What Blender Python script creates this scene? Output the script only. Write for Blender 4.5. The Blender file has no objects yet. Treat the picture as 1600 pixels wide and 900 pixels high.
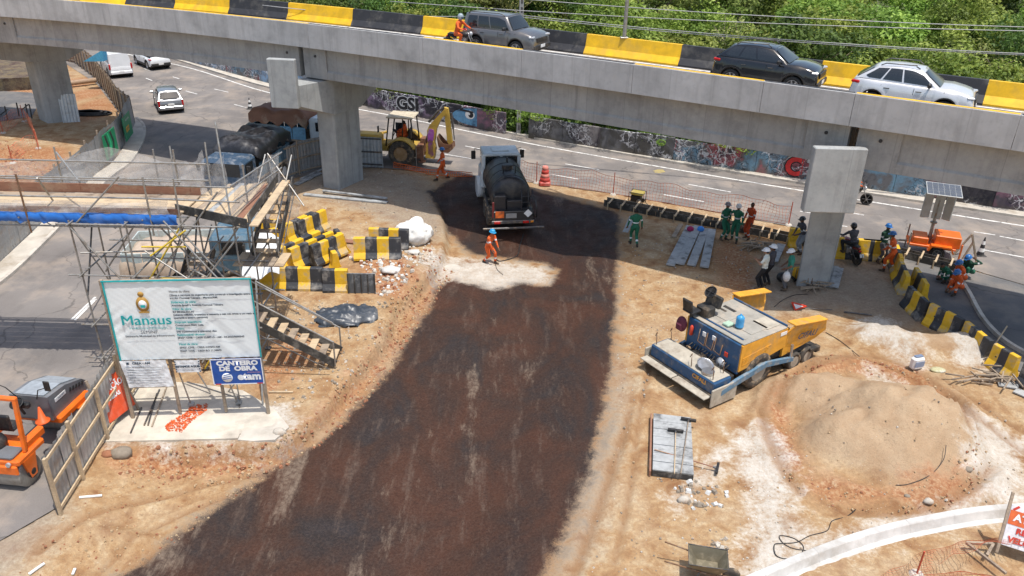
import bpy, bmesh, math, random
import numpy as np
from mathutils import Vector, Matrix, noise
from mathutils.geometry import tessellate_polygon
R_ = random.Random(7)
sc = bpy.context.scene
col = sc.collection
PI = math.pi
# ------------------------------------------------------------ camera
F_PX, TH, RO, H = 1242.0, math.radians(26.9), math.radians(1.29), 14.0
_c, _s = math.cos(TH), math.sin(TH)
FW = Vector((0, _c, -_s)); R0 = Vector((1, 0, 0)); U0 = Vector((0, _s, _c))
RT = R0 * math.cos(RO) + U0 * math.sin(RO); UP = U0 * math.cos(RO) - R0 * math.sin(RO)
cam_d = bpy.data.cameras.new('camera'); cam = bpy.data.objects.new('camera', cam_d); col.objects.link(cam)
cam.matrix_world = Matrix(((RT.x, UP.x, -FW.x, 0), (RT.y, UP.y, -FW.y, 0), (RT.z, UP.z, -FW.z, H), (0, 0, 0, 1)))
cam_d.sensor_width = 36; cam_d.lens = 36 * F_PX / 1600; cam_d.clip_end = 2000; cam_d.clip_start = .2
sc.camera = cam
# ------------------------------------------------------------ light
SUN = Vector((.17, -.19, 1)).normalized()          # direction towards the sun
el = math.asin(SUN.z)
w = bpy.data.worlds.new('World'); sc.world = w; w.use_nodes = True
nt = w.node_tree; bg = nt.nodes['Background']
sky = nt.nodes.new('ShaderNodeTexSky'); sky.sky_type = 'NISHITA'; sky.sun_disc = False
sky.sun_elevation = el; sky.sun_rotation = math.atan2(SUN.x, SUN.y); sky.air_density = 1.3; sky.dust_density = 2.5
nt.links.new(sky.outputs[0], bg.inputs[0]); bg.inputs[1].default_value = .15
sd = bpy.data.lights.new('sun', 'SUN'); sun = bpy.data.objects.new('sun', sd); col.objects.link(sun)
sd.energy = 3.7; sd.angle = math.radians(.6); sd.color = (1, .95, .87)
sun.rotation_euler = SUN.to_track_quat('Z', 'Y').to_euler()
sc.view_settings.view_transform = 'Standard'; sc.view_settings.look = 'None'
sc.view_settings.exposure = .22; sc.view_settings.gamma = 1

# ------------------------------------------------------------ survey helpers: a sight line of the camera cut with a real height / distance
def ray(x, y): return FW + RT * ((x - 800) / F_PX) - UP * ((y - 450) / F_PX)
def g(x, y, z=0.):
    d = ray(x, y); t = (z - H) / d.z
    return Vector((t * d.x, t * d.y, z))
def atY(x, y, Y):
    d = ray(x, y); t = Y / d.y
    return Vector((t * d.x, Y, H + t * d.z))
def G2(pts, z=0.): return [g(x, y, z).xy for x, y in pts]

# ------------------------------------------------------------ objects
def tag(o, label=None, cat=None, group=None, kind=None):
    if label: o['label'] = label
    if cat: o['category'] = cat
    if group: o['group'] = group
    if kind: o['kind'] = kind
    return o
def thing(name, label, cat, loc=(0, 0, 0), rz=0, group=None):
    o = bpy.data.objects.new(name, None); col.objects.link(o); o.empty_display_size = .2
    o.location = loc; o.rotation_euler = (0, 0, rz)
    return tag(o, label, cat, group)
def link(name, me, parent=None):
    o = bpy.data.objects.new(name, me); col.objects.link(o)
    if parent: o.parent = parent
    return o
def copy_tree(o, parent=None):
    c = o.copy(); col.objects.link(c)
    if parent: c.parent = parent
    for ch in list(o.children): copy_tree(ch, c)
    return c
class MB:
    def __init__(s): s.v = []; s.f = []; s.m = []; s.mi = 0; s.sm = []
    def add(s, vs, fs, smooth=False):
        b = len(s.v); s.v += [tuple(p) for p in vs]
        for f in fs: s.f.append(tuple(i + b for i in f)); s.m.append(s.mi); s.sm.append(smooth)
        return s
    def box(s, c, d, rot=None, ch=0.):
        hx, hy, hz = d[0] / 2, d[1] / 2, d[2] / 2
        if ch <= 0:
            vs = [Vector((x, y, z)) for z in (-hz, hz) for y in (-hy, hy) for x in (-hx, hx)]
            fs = [(0, 2, 3, 1), (4, 5, 7, 6), (0, 1, 5, 4), (2, 6, 7, 3), (0, 4, 6, 2), (1, 3, 7, 5)]
        else:
            ch = min(ch, hx * .9, hy * .9, hz * .9); vs = []; idx = {}
            for sx in (-1, 1):
                for sy in (-1, 1):
                    for sz in (-1, 1):
                        for a in range(3):
                            p = [sx * hx, sy * hy, sz * hz]
                            for k in range(3):
                                if k != a: p[k] -= (sx, sy, sz)[k] * ch
                            idx[(sx, sy, sz, a)] = len(vs); vs.append(Vector(p))
            fs = []
            for a in range(3):
                b, c2 = (a + 1) % 3, (a + 2) % 3
                for sg in (-1, 1):
                    q = []
                    for (u, t) in ((-1, -1), (1, -1), (1, 1), (-1, 1)):
                        k = [0, 0, 0]; k[a] = sg; k[b] = u; k[c2] = t; q.append(idx[(*k, a)])
                    fs.append(tuple(q if sg > 0 else q[::-1]))
                for u in (-1, 1):
                    for t in (-1, 1):
                        k0 = [0, 0, 0]; k0[b] = u; k0[c2] = t; k0[a] = -1; k1 = list(k0); k1[a] = 1
                        fs.append((idx[(*k0, b)], idx[(*k1, b)], idx[(*k1, c2)], idx[(*k0, c2)]))
            for sx in (-1, 1):
                for sy in (-1, 1):
                    for sz in (-1, 1): fs.append(tuple(idx[(sx, sy, sz, a)] for a in range(3)))
        M = rot if rot is not None else Matrix.Identity(3); c = Vector(c)
        return s.add([M @ p + c for p in vs], fs)
    def beam(s, a, b, wd, ht, up=(0, 0, 1), ch=0.):       # box from a to b
        a, b = Vector(a), Vector(b); x = (b - a); L = x.length; x = x / L
        z = Vector(up); z = (z - x * z.dot(x))
        if z.length < 1e-3: z = Vector((0, 1, 0)) - x * x.y
        z.normalize(); y = z.cross(x)
        M = Matrix((x, y, z)).transposed()
        return s.box((a + b) / 2, (L, wd, ht), M, ch)
    def cyl(s, a, b, r0, r1=None, n=10, cap=True, smooth=True):
        r1 = r0 if r1 is None else r1; a, b = Vector(a), Vector(b); d = (b - a).normalized()
        u = d.orthogonal().normalized(); w_ = d.cross(u)
        vs = [a + (u * math.cos(2 * PI * i / n) + w_ * math.sin(2 * PI * i / n)) * r0 for i in range(n)]
        vs += [b + (u * math.cos(2 * PI * i / n) + w_ * math.sin(2 * PI * i / n)) * r1 for i in range(n)]
        s.add(vs, [(i, (i + 1) % n, n + (i + 1) % n, n + i) for i in range(n)], smooth)
        if cap:
            s.add(vs[:n], [tuple(range(n))[::-1]]); s.add(vs[n:], [tuple(range(n))])
        return s
    def tube(s, pts, r, n=6, closed=False, smooth=True):
        pts = [Vector(p) for p in pts]; N = len(pts); vs = []; u = None
        rs = r if isinstance(r, (list, tuple)) else [r] * N
        for i, p in enumerate(pts):
            d = (pts[(i + 1) % N] - pts[i - 1]) if closed else (pts[min(i + 1, N - 1)] - pts[max(i - 1, 0)])
            d.normalize()
            if u is None: u = d.orthogonal()
            u = (u - d * u.dot(d)).normalized(); w_ = d.cross(u)
            vs += [p + (u * math.cos(2 * PI * k / n) + w_ * math.sin(2 * PI * k / n)) * rs[i] for k in range(n)]
        fs = [(i * n + k, i * n + (k + 1) % n, ((i + 1) % N) * n + (k + 1) % n, ((i + 1) % N) * n + k) for i in range(N if closed else N - 1) for k in range(n)]
        if not closed: fs += [tuple(range(n))[::-1], tuple(range((N - 1) * n, N * n))]
        return s.add(vs, fs, smooth)
    def prism(s, poly, z0, z1, M=None):                    # poly of 2D points in local xy; extruded in z; M 4x4
        n = len(poly); M = M or Matrix.Identity(4)
        vs = [M @ Vector((p[0], p[1], z0)) for p in poly] + [M @ Vector((p[0], p[1], z1)) for p in poly]
        tri = tessellate_polygon([[Vector((p[0], p[1], 0)) for p in poly]])
        fs = [tuple(t)[::-1] for t in tri] + [tuple(i + n for i in t) for t in tri] + [(i, (i + 1) % n, n + (i + 1) % n, n + i) for i in range(n)]
        return s.add(vs, fs)
    def lathe(s, prof, c=(0, 0, 0), n=16, M=None, smooth=True):     # prof of (r, z)
        c = Vector(c); M = M or Matrix.Identity(3); vs = []
        for r, z in prof: vs += [M @ Vector((r * math.cos(2 * PI * k / n), r * math.sin(2 * PI * k / n), z)) + c for k in range(n)]
        fs = [(i * n + k, i * n + (k + 1) % n, (i + 1) * n + (k + 1) % n, (i + 1) * n + k) for i in range(len(prof) - 1) for k in range(n)]
        s.add(vs, fs, smooth)
        if prof[0][0] > 1e-4: s.add(vs[:n], [tuple(range(n))[::-1]])
        if prof[-1][0] > 1e-4: s.add(vs[-n:], [tuple(range(n))])
        return s
    def ball(s, c, r, n=10, M=None):
        r = r if isinstance(r, (list, tuple)) else (r, r, r); M = M or Matrix.Identity(3)
        S = M @ Matrix.Diagonal(r)
        return s.lathe([(math.sin(PI * i / (n // 2 + 1)), -math.cos(PI * i / (n // 2 + 1))) for i in range(n // 2 + 2)], c, n, S)
    def sheet(s, poly, z):
        tri = tessellate_polygon([[Vector((p[0], p[1], 0)) for p in poly]])
        vs = [Vector((p[0], p[1], z)) for p in poly]
        fs = []
        for t in tri:
            a, b, c = (vs[i] for i in t)
            fs.append(tuple(t) if (b - a).cross(c - a).z > 0 else tuple(t)[::-1])
        return s.add(vs, fs)
    def mesh(s, name, mats):
        me = bpy.data.meshes.new(name); me.from_pydata(s.v, [], s.f)
        if not isinstance(mats, (list, tuple)): mats = [mats]
        for m in mats: me.materials.append(m)
        me.polygons.foreach_set('material_index', s.m); me.polygons.foreach_set('use_smooth', s.sm)
        me.update(); return me
    def build(s, name, mats, parent=None, label=None, cat=None, group=None, kind=None):
        o = link(name, s.mesh(name, mats), parent)
        bm = bmesh.new(); bm.from_mesh(o.data); bmesh.ops.recalc_face_normals(bm, faces=bm.faces); bm.to_mesh(o.data); bm.free()
        return tag(o, label, cat, group, kind)
def struct(name, mb, m, kind='structure'):
    return tag(mb.build(name, m), kind=kind)

# ------------------------------------------------------------ materials
class NT:
    def __init__(s, name):
        s.m = bpy.data.materials.new(name); s.m.use_nodes = True; s.t = s.m.node_tree; s.b = s.t.nodes['Principled BSDF']
        s.co = s.t.nodes.new('ShaderNodeTexCoord')
    def n(s, ty, **k):
        nd = s.t.nodes.new(ty)
        for a, b in k.items(): setattr(nd, a, b)
        return nd
    def L(s, a, b): s.t.links.new(a, b)
    def noise(s, scale, detail=4, rough=.55, vec=None, dist=0., stretch=None, kind='Object'):
        n = s.n('ShaderNodeTexNoise'); n.inputs['Scale'].default_value = scale; n.inputs['Detail'].default_value = detail
        n.inputs['Roughness'].default_value = rough; n.inputs['Distortion'].default_value = dist
        v = vec or s.co.outputs[kind]
        if stretch:
            mp = s.n('ShaderNodeMapping'); mp.inputs['Scale'].default_value = stretch[:3]
            if len(stretch) > 3: mp.inputs['Rotation'].default_value = (0, 0, stretch[3])
            s.L(v, mp.inputs[0]); v = mp.outputs[0]
        s.L(v, n.inputs['Vector']); return n.outputs[0]
    def ramp(s, fac, stops):
        r = s.n('ShaderNodeValToRGB'); e = r.color_ramp.elements
        while len(e) < len(stops): e.new(.5)
        for i, (p, c) in enumerate(stops): e[i].position = p; e[i].color = (*c, 1) if len(c) == 3 else c
        s.L(fac, r.inputs[0]); return r.outputs[0]
    def maprange(s, v, a, b, c=0., d=1.):
        n = s.n('ShaderNodeMapRange'); n.inputs[1].default_value = a; n.inputs[2].default_value = b; n.inputs[3].default_value = c; n.inputs[4].default_value = d
        s.L(v, n.inputs[0]); return n.outputs[0]
    def math(s, op, a, b=None):
        n = s.n('ShaderNodeMath', operation=op)
        for i, v in enumerate((a, b)):
            if v is None: continue
            if isinstance(v, (int, float)): n.inputs[i].default_value = v
            else: s.L(v, n.inputs[i])
        return n.outputs[0]
    def mix(s, fac, a, b, mode='MIX'):
        n = s.n('ShaderNodeMix', data_type='RGBA', blend_type=mode)
        for i, v in ((0, fac), (6, a), (7, b)):
            if isinstance(v, (int, float)): n.inputs[i].default_value = v
            elif isinstance(v, tuple): n.inputs[i].default_value = (*v, 1)
            else: s.L(v, n.inputs[i])
        return n.outputs[2]
    def bump(s, h, strength=.3, dist=.02):
        n = s.n('ShaderNodeBump'); n.inputs['Strength'].default_value = strength; n.inputs['Distance'].default_value = dist
        s.L(h, n.inputs['Height']); s.L(n.outputs[0], s.b.inputs['Normal']); return n
    def attr(s, name):
        n = s.n('ShaderNodeAttribute', attribute_name=name); return n.outputs['Fac']
    def out(s, c, rough=.8):
        if isinstance(c, tuple): s.b.inputs['Base Color'].default_value = (*c, 1)
        else: s.L(c, s.b.inputs['Base Color'])
        if isinstance(rough, (int, float)): s.b.inputs['Roughness'].default_value = rough
        else: s.L(rough, s.b.inputs['Roughness'])
        return s.m
def mat(name, c, rough=.6, metal=0., var=.18, scale=6., dirt=None, dirt_amt=.35, bump=0., spec=None, coat=0., stretch=None):
    t = NT(name); n1 = t.noise(scale, 5, .6, stretch=stretch)
    lo = tuple(x * (1 - var) for x in c); hi = tuple(min(1, x * (1 + var)) for x in c)
    cc = t.ramp(n1, [(.3, lo), (.7, hi)])
    if dirt:
        n2 = t.noise(scale * .45, 7, .68); cc = t.mix(t.maprange(n2, .5, .68, 0, dirt_amt * 2 if dirt_amt < .5 else 1), cc, dirt)
    if bump: t.bump(t.noise(scale * 5, 4, .6), bump, .01)
    t.b.inputs['Metallic'].default_value = metal
    if spec is not None: t.b.inputs['Specular IOR Level'].default_value = spec
    if coat: t.b.inputs['Coat Weight'].default_value = coat; t.b.inputs['Coat Roughness'].default_value = .05
    return t.out(cc, rough)
DUST = (.46, .33, .2)
def concrete(name, base=(.36, .36, .35), stain=(.2, .2, .195)):
    t = NT(name)
    a = t.noise(.9, 8, .62); b = t.noise(1.6, 6, .65, stretch=(2.2, 2.2, .16)); e2 = t.noise(4.5, 6, .7); c = t.noise(14, 4, .6)
    cc = t.ramp(a, [(.32, tuple(x * .72 for x in base)), (.48, base), (.66, tuple(x * 1.16 for x in base))])
    cc = t.mix(t.maprange(b, .5, .72, 0, .7), cc, stain); cc = t.mix(t.maprange(e2, .52, .66, 0, .35), cc, tuple(x * .7 for x in base)); cc = t.mix(t.maprange(e2, .46, .34, 0, .3), cc, (.5, .48, .44))
    cc = t.mix(t.maprange(c, .35, .7, 0, .14), cc, (.5, .49, .47))
    v = t.n('ShaderNodeTexVoronoi', feature='F1'); v.inputs['Scale'].default_value = 2.2; t.L(t.co.outputs['Object'], v.inputs['Vector'])
    cc = t.mix(t.maprange(v.outputs['Distance'], .02, .05, .5, 0), cc, stain)
    se = t.n('ShaderNodeSeparateXYZ'); t.L(t.co.outputs['Object'], se.inputs[0]); px_ = t.math('MULTIPLY', se.outputs[0], .72); wn = t.n('ShaderNodeTexWhiteNoise', noise_dimensions='1D'); t.L(t.math('FLOOR', px_), wn.inputs['W'])
    cc = t.mix(t.maprange(wn.outputs['Value'], 0, 1, 0, .28), cc, tuple(x * .6 for x in base)); fr = t.math('FRACT', px_); cc = t.mix(t.maprange(t.math('MINIMUM', fr, t.math('SUBTRACT', 1.0, fr)), .004, .012, .45, 0), cc, stain)
    t.bump(c, .25, .01); return t.out(cc, .85)
M = {}
M['conc'] = concrete('concrete'); M['conc_pier'] = concrete('pier_concrete', (.37, .385, .385)); M['conc_par'] = concrete('parapet_concrete', (.46, .465, .47), (.3, .3, .3))
M['yellow'] = mat('yellow_paint', (.80, .46, .008), .55, dirt=(.34, .24, .1), dirt_amt=.15, scale=2.5)
M['black'] = mat('black_paint', (.028, .028, .032), .6, dirt=(.22, .2, .17), dirt_amt=.2, scale=3)
M['yellow_old'] = mat('worn_yellow_paint', (.72, .43, .02), .6, dirt=(.4, .36, .3), dirt_amt=.5, scale=4)
M['black_old'] = mat('worn_black_paint', (.035, .038, .045), .6, dirt=(.32, .3, .27), dirt_amt=.4, scale=5)
M['line'] = mat('white_road_paint', (.72, .71, .68), .7, dirt=(.2, .19, .18), dirt_amt=.5, scale=9)
M['galv'] = mat('galvanised_tube', (.36, .35, .33), .45, .55, dirt=(.25, .18, .11), dirt_amt=.4, scale=9)
M['rusty'] = mat('rusty_steel', (.2, .11, .06), .8, .2, scale=12, dirt=(.35, .3, .25), dirt_amt=.3)
M['steel'] = mat('dark_steel', (.12, .12, .125), .5, .6, dirt=DUST, dirt_amt=.3, scale=8)
M['wood'] = mat('raw_plank', (.52, .40, .26), .8, dirt=(.27, .2, .14), dirt_amt=.45, scale=4, stretch=(1, 8, 8), bump=.2)
M['wood_old'] = mat('weathered_plank', (.34, .27, .2), .85, dirt=(.13, .1, .08), dirt_amt=.5, scale=4, stretch=(1, 8, 8), bump=.2)
M['wood_red'] = mat('red_brown_plank', (.27, .13, .08), .8, dirt=(.45, .33, .22), dirt_amt=.3, scale=4, stretch=(1, 8, 8))
M['wood_grey'] = mat('cement_stained_plank', (.36, .37, .37), .85, dirt=(.13, .13, .13), dirt_amt=.5, scale=5, bump=.2)
M['wood_dark'] = mat('black_stained_plank', (.05, .048, .045), .75, dirt=(.28, .26, .23), dirt_amt=.35, scale=6)
M['zinc'] = mat('zinc_sheet', (.50, .54, .57), .42, .45, dirt=(.3, .25, .2), dirt_amt=.35, scale=2.5)
M['zinc_d'] = mat('dull_zinc_sheet', (.34, .345, .35), .55, .35, dirt=(.3, .22, .15), dirt_amt=.45, scale=2.5)
M['tyre'] = mat('tyre_rubber', (.022, .022, .022), .85, dirt=(.25, .19, .13), dirt_amt=.25, scale=12)
M['tyre_d'] = mat('muddy_tyre', (.07, .06, .05), .9, dirt=(.4, .29, .18), dirt_amt=.6, scale=10)
M['blackpl'] = mat('black_plastic', (.02, .02, .021), .5, scale=8, dirt=(.2, .16, .12), dirt_amt=.15)
M['glass'] = mat('dark_glass', (.018, .022, .026), .06, spec=.8, var=.1)
M['orange'] = mat('orange_paint', (.78, .15, .012), .4, dirt=(.35, .2, .1), dirt_amt=.2, scale=3, coat=.2)
M['white'] = mat('white_paint', (.78, .78, .77), .45, dirt=(.5, .44, .36), dirt_amt=.15, scale=3)
M['redp'] = mat('red_paint', (.62, .05, .02), .5, dirt=(.4, .2, .14), dirt_amt=.2, scale=4)
M['bluetarp'] = mat('blue_tarpaulin', (.02, .14, .48), .4, scale=3, bump=.4, dirt=(.12, .2, .4), dirt_amt=.3)
M['redlight'] = mat('red_lens', (.5, .01, .01), .2); M['amber'] = mat('amber_lens', (.75, .25, .02), .25)
M['lens'] = mat('clear_lens', (.45, .46, .48), .18, metal=.2)
M['alloy'] = mat('alloy', (.5, .5, .5), .3, .8)

# ------------------------------------------------------------ plan of the site, in metres (surveyed along sight lines on the ground plane)
def sdist(P, poly, closed=True):
    """signed distance (positive inside) from points P (n,2) to polygon; unsigned for open lines"""
    poly = np.array([tuple(p) for p in poly]); n = len(poly); d = np.full(len(P), 1e9); ins = np.zeros(len(P), bool)
    for i in range(n if closed else n - 1):
        a, b = poly[i], poly[(i + 1) % n]; ab = b - a
        t = np.clip(((P - a) @ ab) / max(ab @ ab, 1e-9), 0, 1); q = P - (a + t[:, None] * ab)
        d = np.minimum(d, np.hypot(q[:, 0], q[:, 1]))
        if closed:
            c = ((a[1] > P[:, 1]) != (b[1] > P[:, 1])); den = (b[1] - a[1]) or 1e-9
            ins ^= c & (P[:, 0] < (b[0] - a[0]) * (P[:, 1] - a[1]) / den + a[0])
    return np.where(ins, d, -d) if closed else d
def ss(x): x = np.clip(x, 0, 1); return x * x * (3 - 2 * x)
LOWL = [(655, 262), (672, 300), (690, 340), (694, 372), (684, 400), (668, 430), (612, 482), (594, 530), (556, 572), (522, 612), (500, 642), (462, 675), (430, 692), (300, 700), (163, 702)]
LOWW = [(163, 702), (100, 805), (-20, 900), (-200, 1010)]
LOWR = [(965, 330), (966, 430), (956, 560), (938, 650), (905, 800), (850, 950), (820, 1010)]
LOW = G2(LOWL + LOWW[1:] + LOWR[::-1])
BIT = [G2([(755, 262), (668, 300), (700, 350), (740, 384), (855, 398), (876, 412), (862, 436)], -.1) + G2([(815, 440), (790, 447), (768, 452), (740, 442), (705, 436), (694, 438), (652, 508), (603, 583), (546, 648), (492, 692), (412, 741), (330, 796), (215, 880), (150, 925), (0, 1010), (600, 1010)], -.42) + G2([(800, 1010), (850, 900), (888, 820), (918, 740), (939, 650), (956, 560), (962, 430), (966, 335), (830, 300)], -.1)]
WHITE = [G2(p) for p in (
    [(655, 405), (700, 386), (760, 390), (850, 402), (866, 425), (812, 432), (790, 445), (745, 452), (730, 440), (680, 432), (658, 422)],
    [(1155, 672), (1190, 664), (1216, 700), (1238, 760), (1232, 800), (1262, 830), (1240, 868), (1180, 905), (1160, 900), (1180, 830), (1172, 770), (1150, 730)],
    [(1125, 700), (1140, 705), (1110, 745), (1080, 770), (1060, 790), (1050, 770), (1095, 735)],
    [(1370, 500), (1395, 505), (1435, 545), (1440, 570), (1425, 575), (1380, 545), (1330, 520), (1340, 505)],
    [(1490, 520), (1530, 525), (1560, 560), (1535, 578), (1500, 570), (1485, 545)],
    [(1355, 575), (1385, 585), (1425, 630), (1412, 634), (1380, 610)],
    [(200, 690), (430, 690), (470, 665), (445, 640), (418, 652), (300, 640), (200, 650)],
    [(1500, 640), (1600, 690), (1600, 780), (1530, 790), (1510, 740)],
    [(1330, 830), (1480, 800), (1600, 770), (1600, 795), (1450, 820), (1200, 890), (1190, 870)])]
RED = [G2(p) for p in (
    [(160, 700), (430, 694), (500, 644), (560, 574), (600, 530), (670, 430), (684, 395), (705, 420), (640, 500), (590, 575), (520, 640), (440, 712), (300, 722), (170, 726)],
    [(560, 385), (625, 400), (655, 440), (620, 470), (560, 450)],
    [(430, 530), (480, 520), (500, 560), (450, 590), (410, 620), (395, 600)],
    [(1240, 585), (1330, 560), (1430, 575), (1500, 640), (1510, 690), (1485, 660), (1440, 615), (1370, 585), (1290, 580)], [(1250, 745), (1300, 755), (1400, 770), (1480, 745), (1540, 770), (1500, 800), (1380, 795), (1280, 785)], [(1195, 620), (1215, 620), (1240, 680), (1260, 740), (1230, 740), (1205, 700)],
    [(1130, 370), (1180, 400), (1180, 460), (1140, 455), (1110, 400)],
    [(20, 230), (110, 230), (90, 300), (-100, 330), (-100, 210)], [(-200, 100), (60, 105), (60, 150), (-200, 160)], [(105, 100), (165, 115), (185, 170), (125, 200)])]
GREY = [G2(p) for p in (
    [(1195, 400), (1250, 415), (1400, 400), (1400, 440), (1470, 500), (1400, 520), (1320, 485), (1200, 490), (1180, 460)],
    [(180, 655), (300, 605), (420, 640), (440, 660), (410, 690), (170, 690)],
    [(470, 300), (570, 330), (680, 380), (700, 350), (655, 275), (590, 262), (480, 268)],
    [(920, 850), (870, 905), (900, 800), (955, 640), (966, 560), (985, 600), (950, 740)],
    [(-50, 620), (60, 720), (110, 790), (60, 860), (0, 905), (-200, 950), (-200, 600)])]
PILE_C = g(1372, 665); SPRK = g(290, 657)
ROADLESS = [G2([(1395, 405), (1530, 425), (1700, 470), (1700, 660), (1600, 590), (1545, 575), (1450, 490), (1405, 445)])]
def ground_h(P):
    """height of the site surface"""
    ins = sdist(P, LOW); dl = sdist(P, G2(LOWL), False); dw = sdist(P, G2(LOWW), False); dr = sdist(P, G2(LOWR), False); dt = sdist(P, G2([(655, 262), (965, 330)]), False)
    deep = np.minimum(np.minimum(ss(dl / .3), ss(dw / 2.2)), np.minimum(ss(dr / 3.2), ss(dt / 7)))
    h = np.where(ins > 0, -.5 * deep, 0.)
    # sand piles
    def mound(cx, cy, rx, ry, hh, a=0., pw=1.):
        dx, dy = P[:, 0] - cx, P[:, 1] - cy; u = (dx * math.cos(a) + dy * math.sin(a)) / rx; v = (-dx * math.sin(a) + dy * math.cos(a)) / ry
        return hh * ss(1 - np.sqrt(u * u + v * v)) ** pw
    c = PILE_C
    m = mound(c.x + .1, c.y - .5, 2.9, 3.3, 1.45, .3, .9) + mound(c.x - 1.7, c.y + 1.5, 1.7, 1.3, .6) + mound(c.x + 1.6, c.y - .4, 1.5, 2.2, .5) + mound(c.x - 1.9, c.y - 1.2, 1.3, 1.3, .45)
    ring = sdist(P, [(c.x + 3.1 * math.cos(t), c.y + 3.35 * math.sin(t)) for t in np.linspace(0, 2 * PI, 30)[:-1]], True)
    m += .2 * np.exp(-((ring + .15) / .28) ** 2) * (.6 + .4 * np.sin(np.arctan2(P[:, 1] - c.y, P[:, 0] - c.x) * 5))
    q = g(1395, 535); m += mound(q.x, q.y, 2.3, 1.2, .55, -.5)
    q = g(1505, 545); m += mound(q.x, q.y, 1.9, 1.2, .55, -.4)
    q = g(650, 425); m += mound(q.x, q.y, 1.3, 2.0, .32, .6)
    q = g(590, 415); m += mound(q.x, q.y, 1.8, .9, .3, 0)
    q = g(180, 825); m += mound(q.x, q.y, 1.6, .5, .2, .1)
    h = h + m
    return h, deep * (ins > 0), m
GROUND_CACHE = {}
def hz(p):
    P = np.array([[p[0], p[1]]]); h, a, b = ground_h(P); return float(h[0])
def gz(x, y):                                              # ground point on the sight line, following the surveyed relief
    z = 0.
    for _ in range(6): p = g(x, y, z); z = hz(p)
    return Vector((p.x, p.y, z))
# ============================================================ GROUND
ROAD1 = G2([(-260, 60), (60, 62), (150, 66), (190, 76), (300, 100), (425, 139), (600, 170), (842, 219), (1200, 280), (1600, 342), (1760, 366), (1900, 400), (1850, 520), (1600, 445), (1540, 428), (1440, 396), (1250, 357), (1100, 328), (960, 303), (840, 286), (740, 275), (640, 266), (590, 262), (503, 266), (450, 282), (425, 330), (380, 430), (300, 500), (195, 575), (130, 690), (95, 790), (-60, 880), (-420, 900), (-420, 640), (0, 447), (75, 378), (110, 342), (175, 279), (205, 256), (224, 225), (229, 200), (212, 192), (185, 175), (150, 130), (100, 98), (30, 86), (-260, 84)])
ROAD2 = G2([(-300, 135), (20, 143), (50, 145), (62, 160), (50, 182), (0, 190), (-300, 200)])
ROAD3 = G2([(1398, 405), (1440, 402), (1500, 418), (1600, 446), (1900, 520), (1900, 720), (1600, 585), (1560, 560), (1500, 530), (1440, 480), (1400, 440)])
ROADS = [ROAD1, ROAD2, ROAD3]
def smooth_path(pts, n=6):
    out = []; P_ = [Vector(p) for p in pts]
    for i in range(len(P_) - 1):
        p0, p1, p2, p3 = P_[max(i - 1, 0)], P_[i], P_[i + 1], P_[min(i + 2, len(P_) - 1)]
        for k in range(n):
            t = k / n; out.append(.5 * ((2 * p1) + (p2 - p0) * t + (2 * p0 - 5 * p1 + 4 * p2 - p3) * t * t + (3 * p1 - p0 - 3 * p2 + p3) * t ** 3))
    return out + [P_[-1]]
def grid(a, b, st, lo, hi):
    c = list(np.arange(a, b + 1e-6, st)); x = c[0]; d = st
    while x > lo: d *= 1.17; x -= d; c.insert(0, x)
    x = c[-1]; d = st
    while x < hi: d *= 1.17; x += d; c.append(x)
    return np.array(c)
gx = grid(-20, 21.5, .115, -500, 500); gy = grid(10.2, 33, .115, -60, 900)
PX, PY = np.meshgrid(gx, gy); P = np.stack([PX.ravel(), PY.ravel()], 1)
h, deep, mnd = ground_h(P)
rd = np.max([sdist(P, r) for r in ROADS], 0)
near = (np.abs(P[:, 0]) < 40) & (P[:, 1] < 70)
rough = np.zeros(len(P)); ix = np.where(near)[0]
bit = np.clip(np.max([sdist(P, p) for p in BIT], 0), -2, 2)
for i in ix:
    x, y = P[i]; v = Vector((x, y, 0))
    rough[i] = .55 * noise.noise(v * .9) + .45 * noise.noise(v * 2.3 + Vector((7, 0, 0))) + .3 * noise.noise(v * 5.1)
flat = np.clip(-rd / .4, 0, 1)
edge = np.exp(-((sdist(P, G2(LOWL), False)) / .45) ** 2) * (P[:, 1] < 36)
amp = .022 * flat * np.where(bit > 0, .25, 1) + .13 * edge * flat + .085 * np.clip(mnd * 3, 0, 1) + .16 * np.clip(mnd * 2 - .3, 0, 1)
h = h + np.where(rd > -.02, -.03, 0) + amp * rough
far = np.clip((P[:, 1] - 80) / 300, 0, 1) * 6 * (P[:, 1] > 80)
h = h + far
rut = np.zeros(len(P))
for px_, w_ in (([(1225, 620), (1240, 590), (1290, 562), (1360, 556), (1430, 580), (1490, 630), (1525, 690)], .16), ([(1215, 640), (1228, 600), (1280, 572), (1350, 566), (1415, 588), (1470, 640), (1500, 700)], .12), ([(1210, 610), (1190, 650), (1215, 720), (1250, 770)], .14), ([(1330, 800), (1420, 800), (1500, 780), (1545, 740)], .15), ([(1450, 600), (1530, 660), (1620, 720)], .13), ([(1470, 590), (1550, 645), (1640, 700)], .10), ([(985, 640), (960, 720), (925, 820), (890, 920)], .12), ([(1020, 560), (1000, 640), (985, 760), (960, 880)], .08), ([(60, 860), (160, 790), (300, 740), (420, 715)], .1), ([(140, 880), (240, 800), (380, 742)], .08)):
    d = sdist(P, smooth_path([g(*q_).xy for q_ in px_], 4), False); r_ = np.exp(-(d / w_) ** 2); rut = np.maximum(rut, r_); h = h - .05 * r_ * (bit < 0) + .05 * np.exp(-((d - w_ * 2) / .09) ** 2) * (bit < 0)
nx, ny = len(gx), len(gy)
fid = np.arange(nx * ny).reshape(ny, nx)
quads = np.stack([fid[:-1, :-1], fid[:-1, 1:], fid[1:, 1:], fid[1:, :-1]], -1).reshape(-1, 4)
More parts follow.
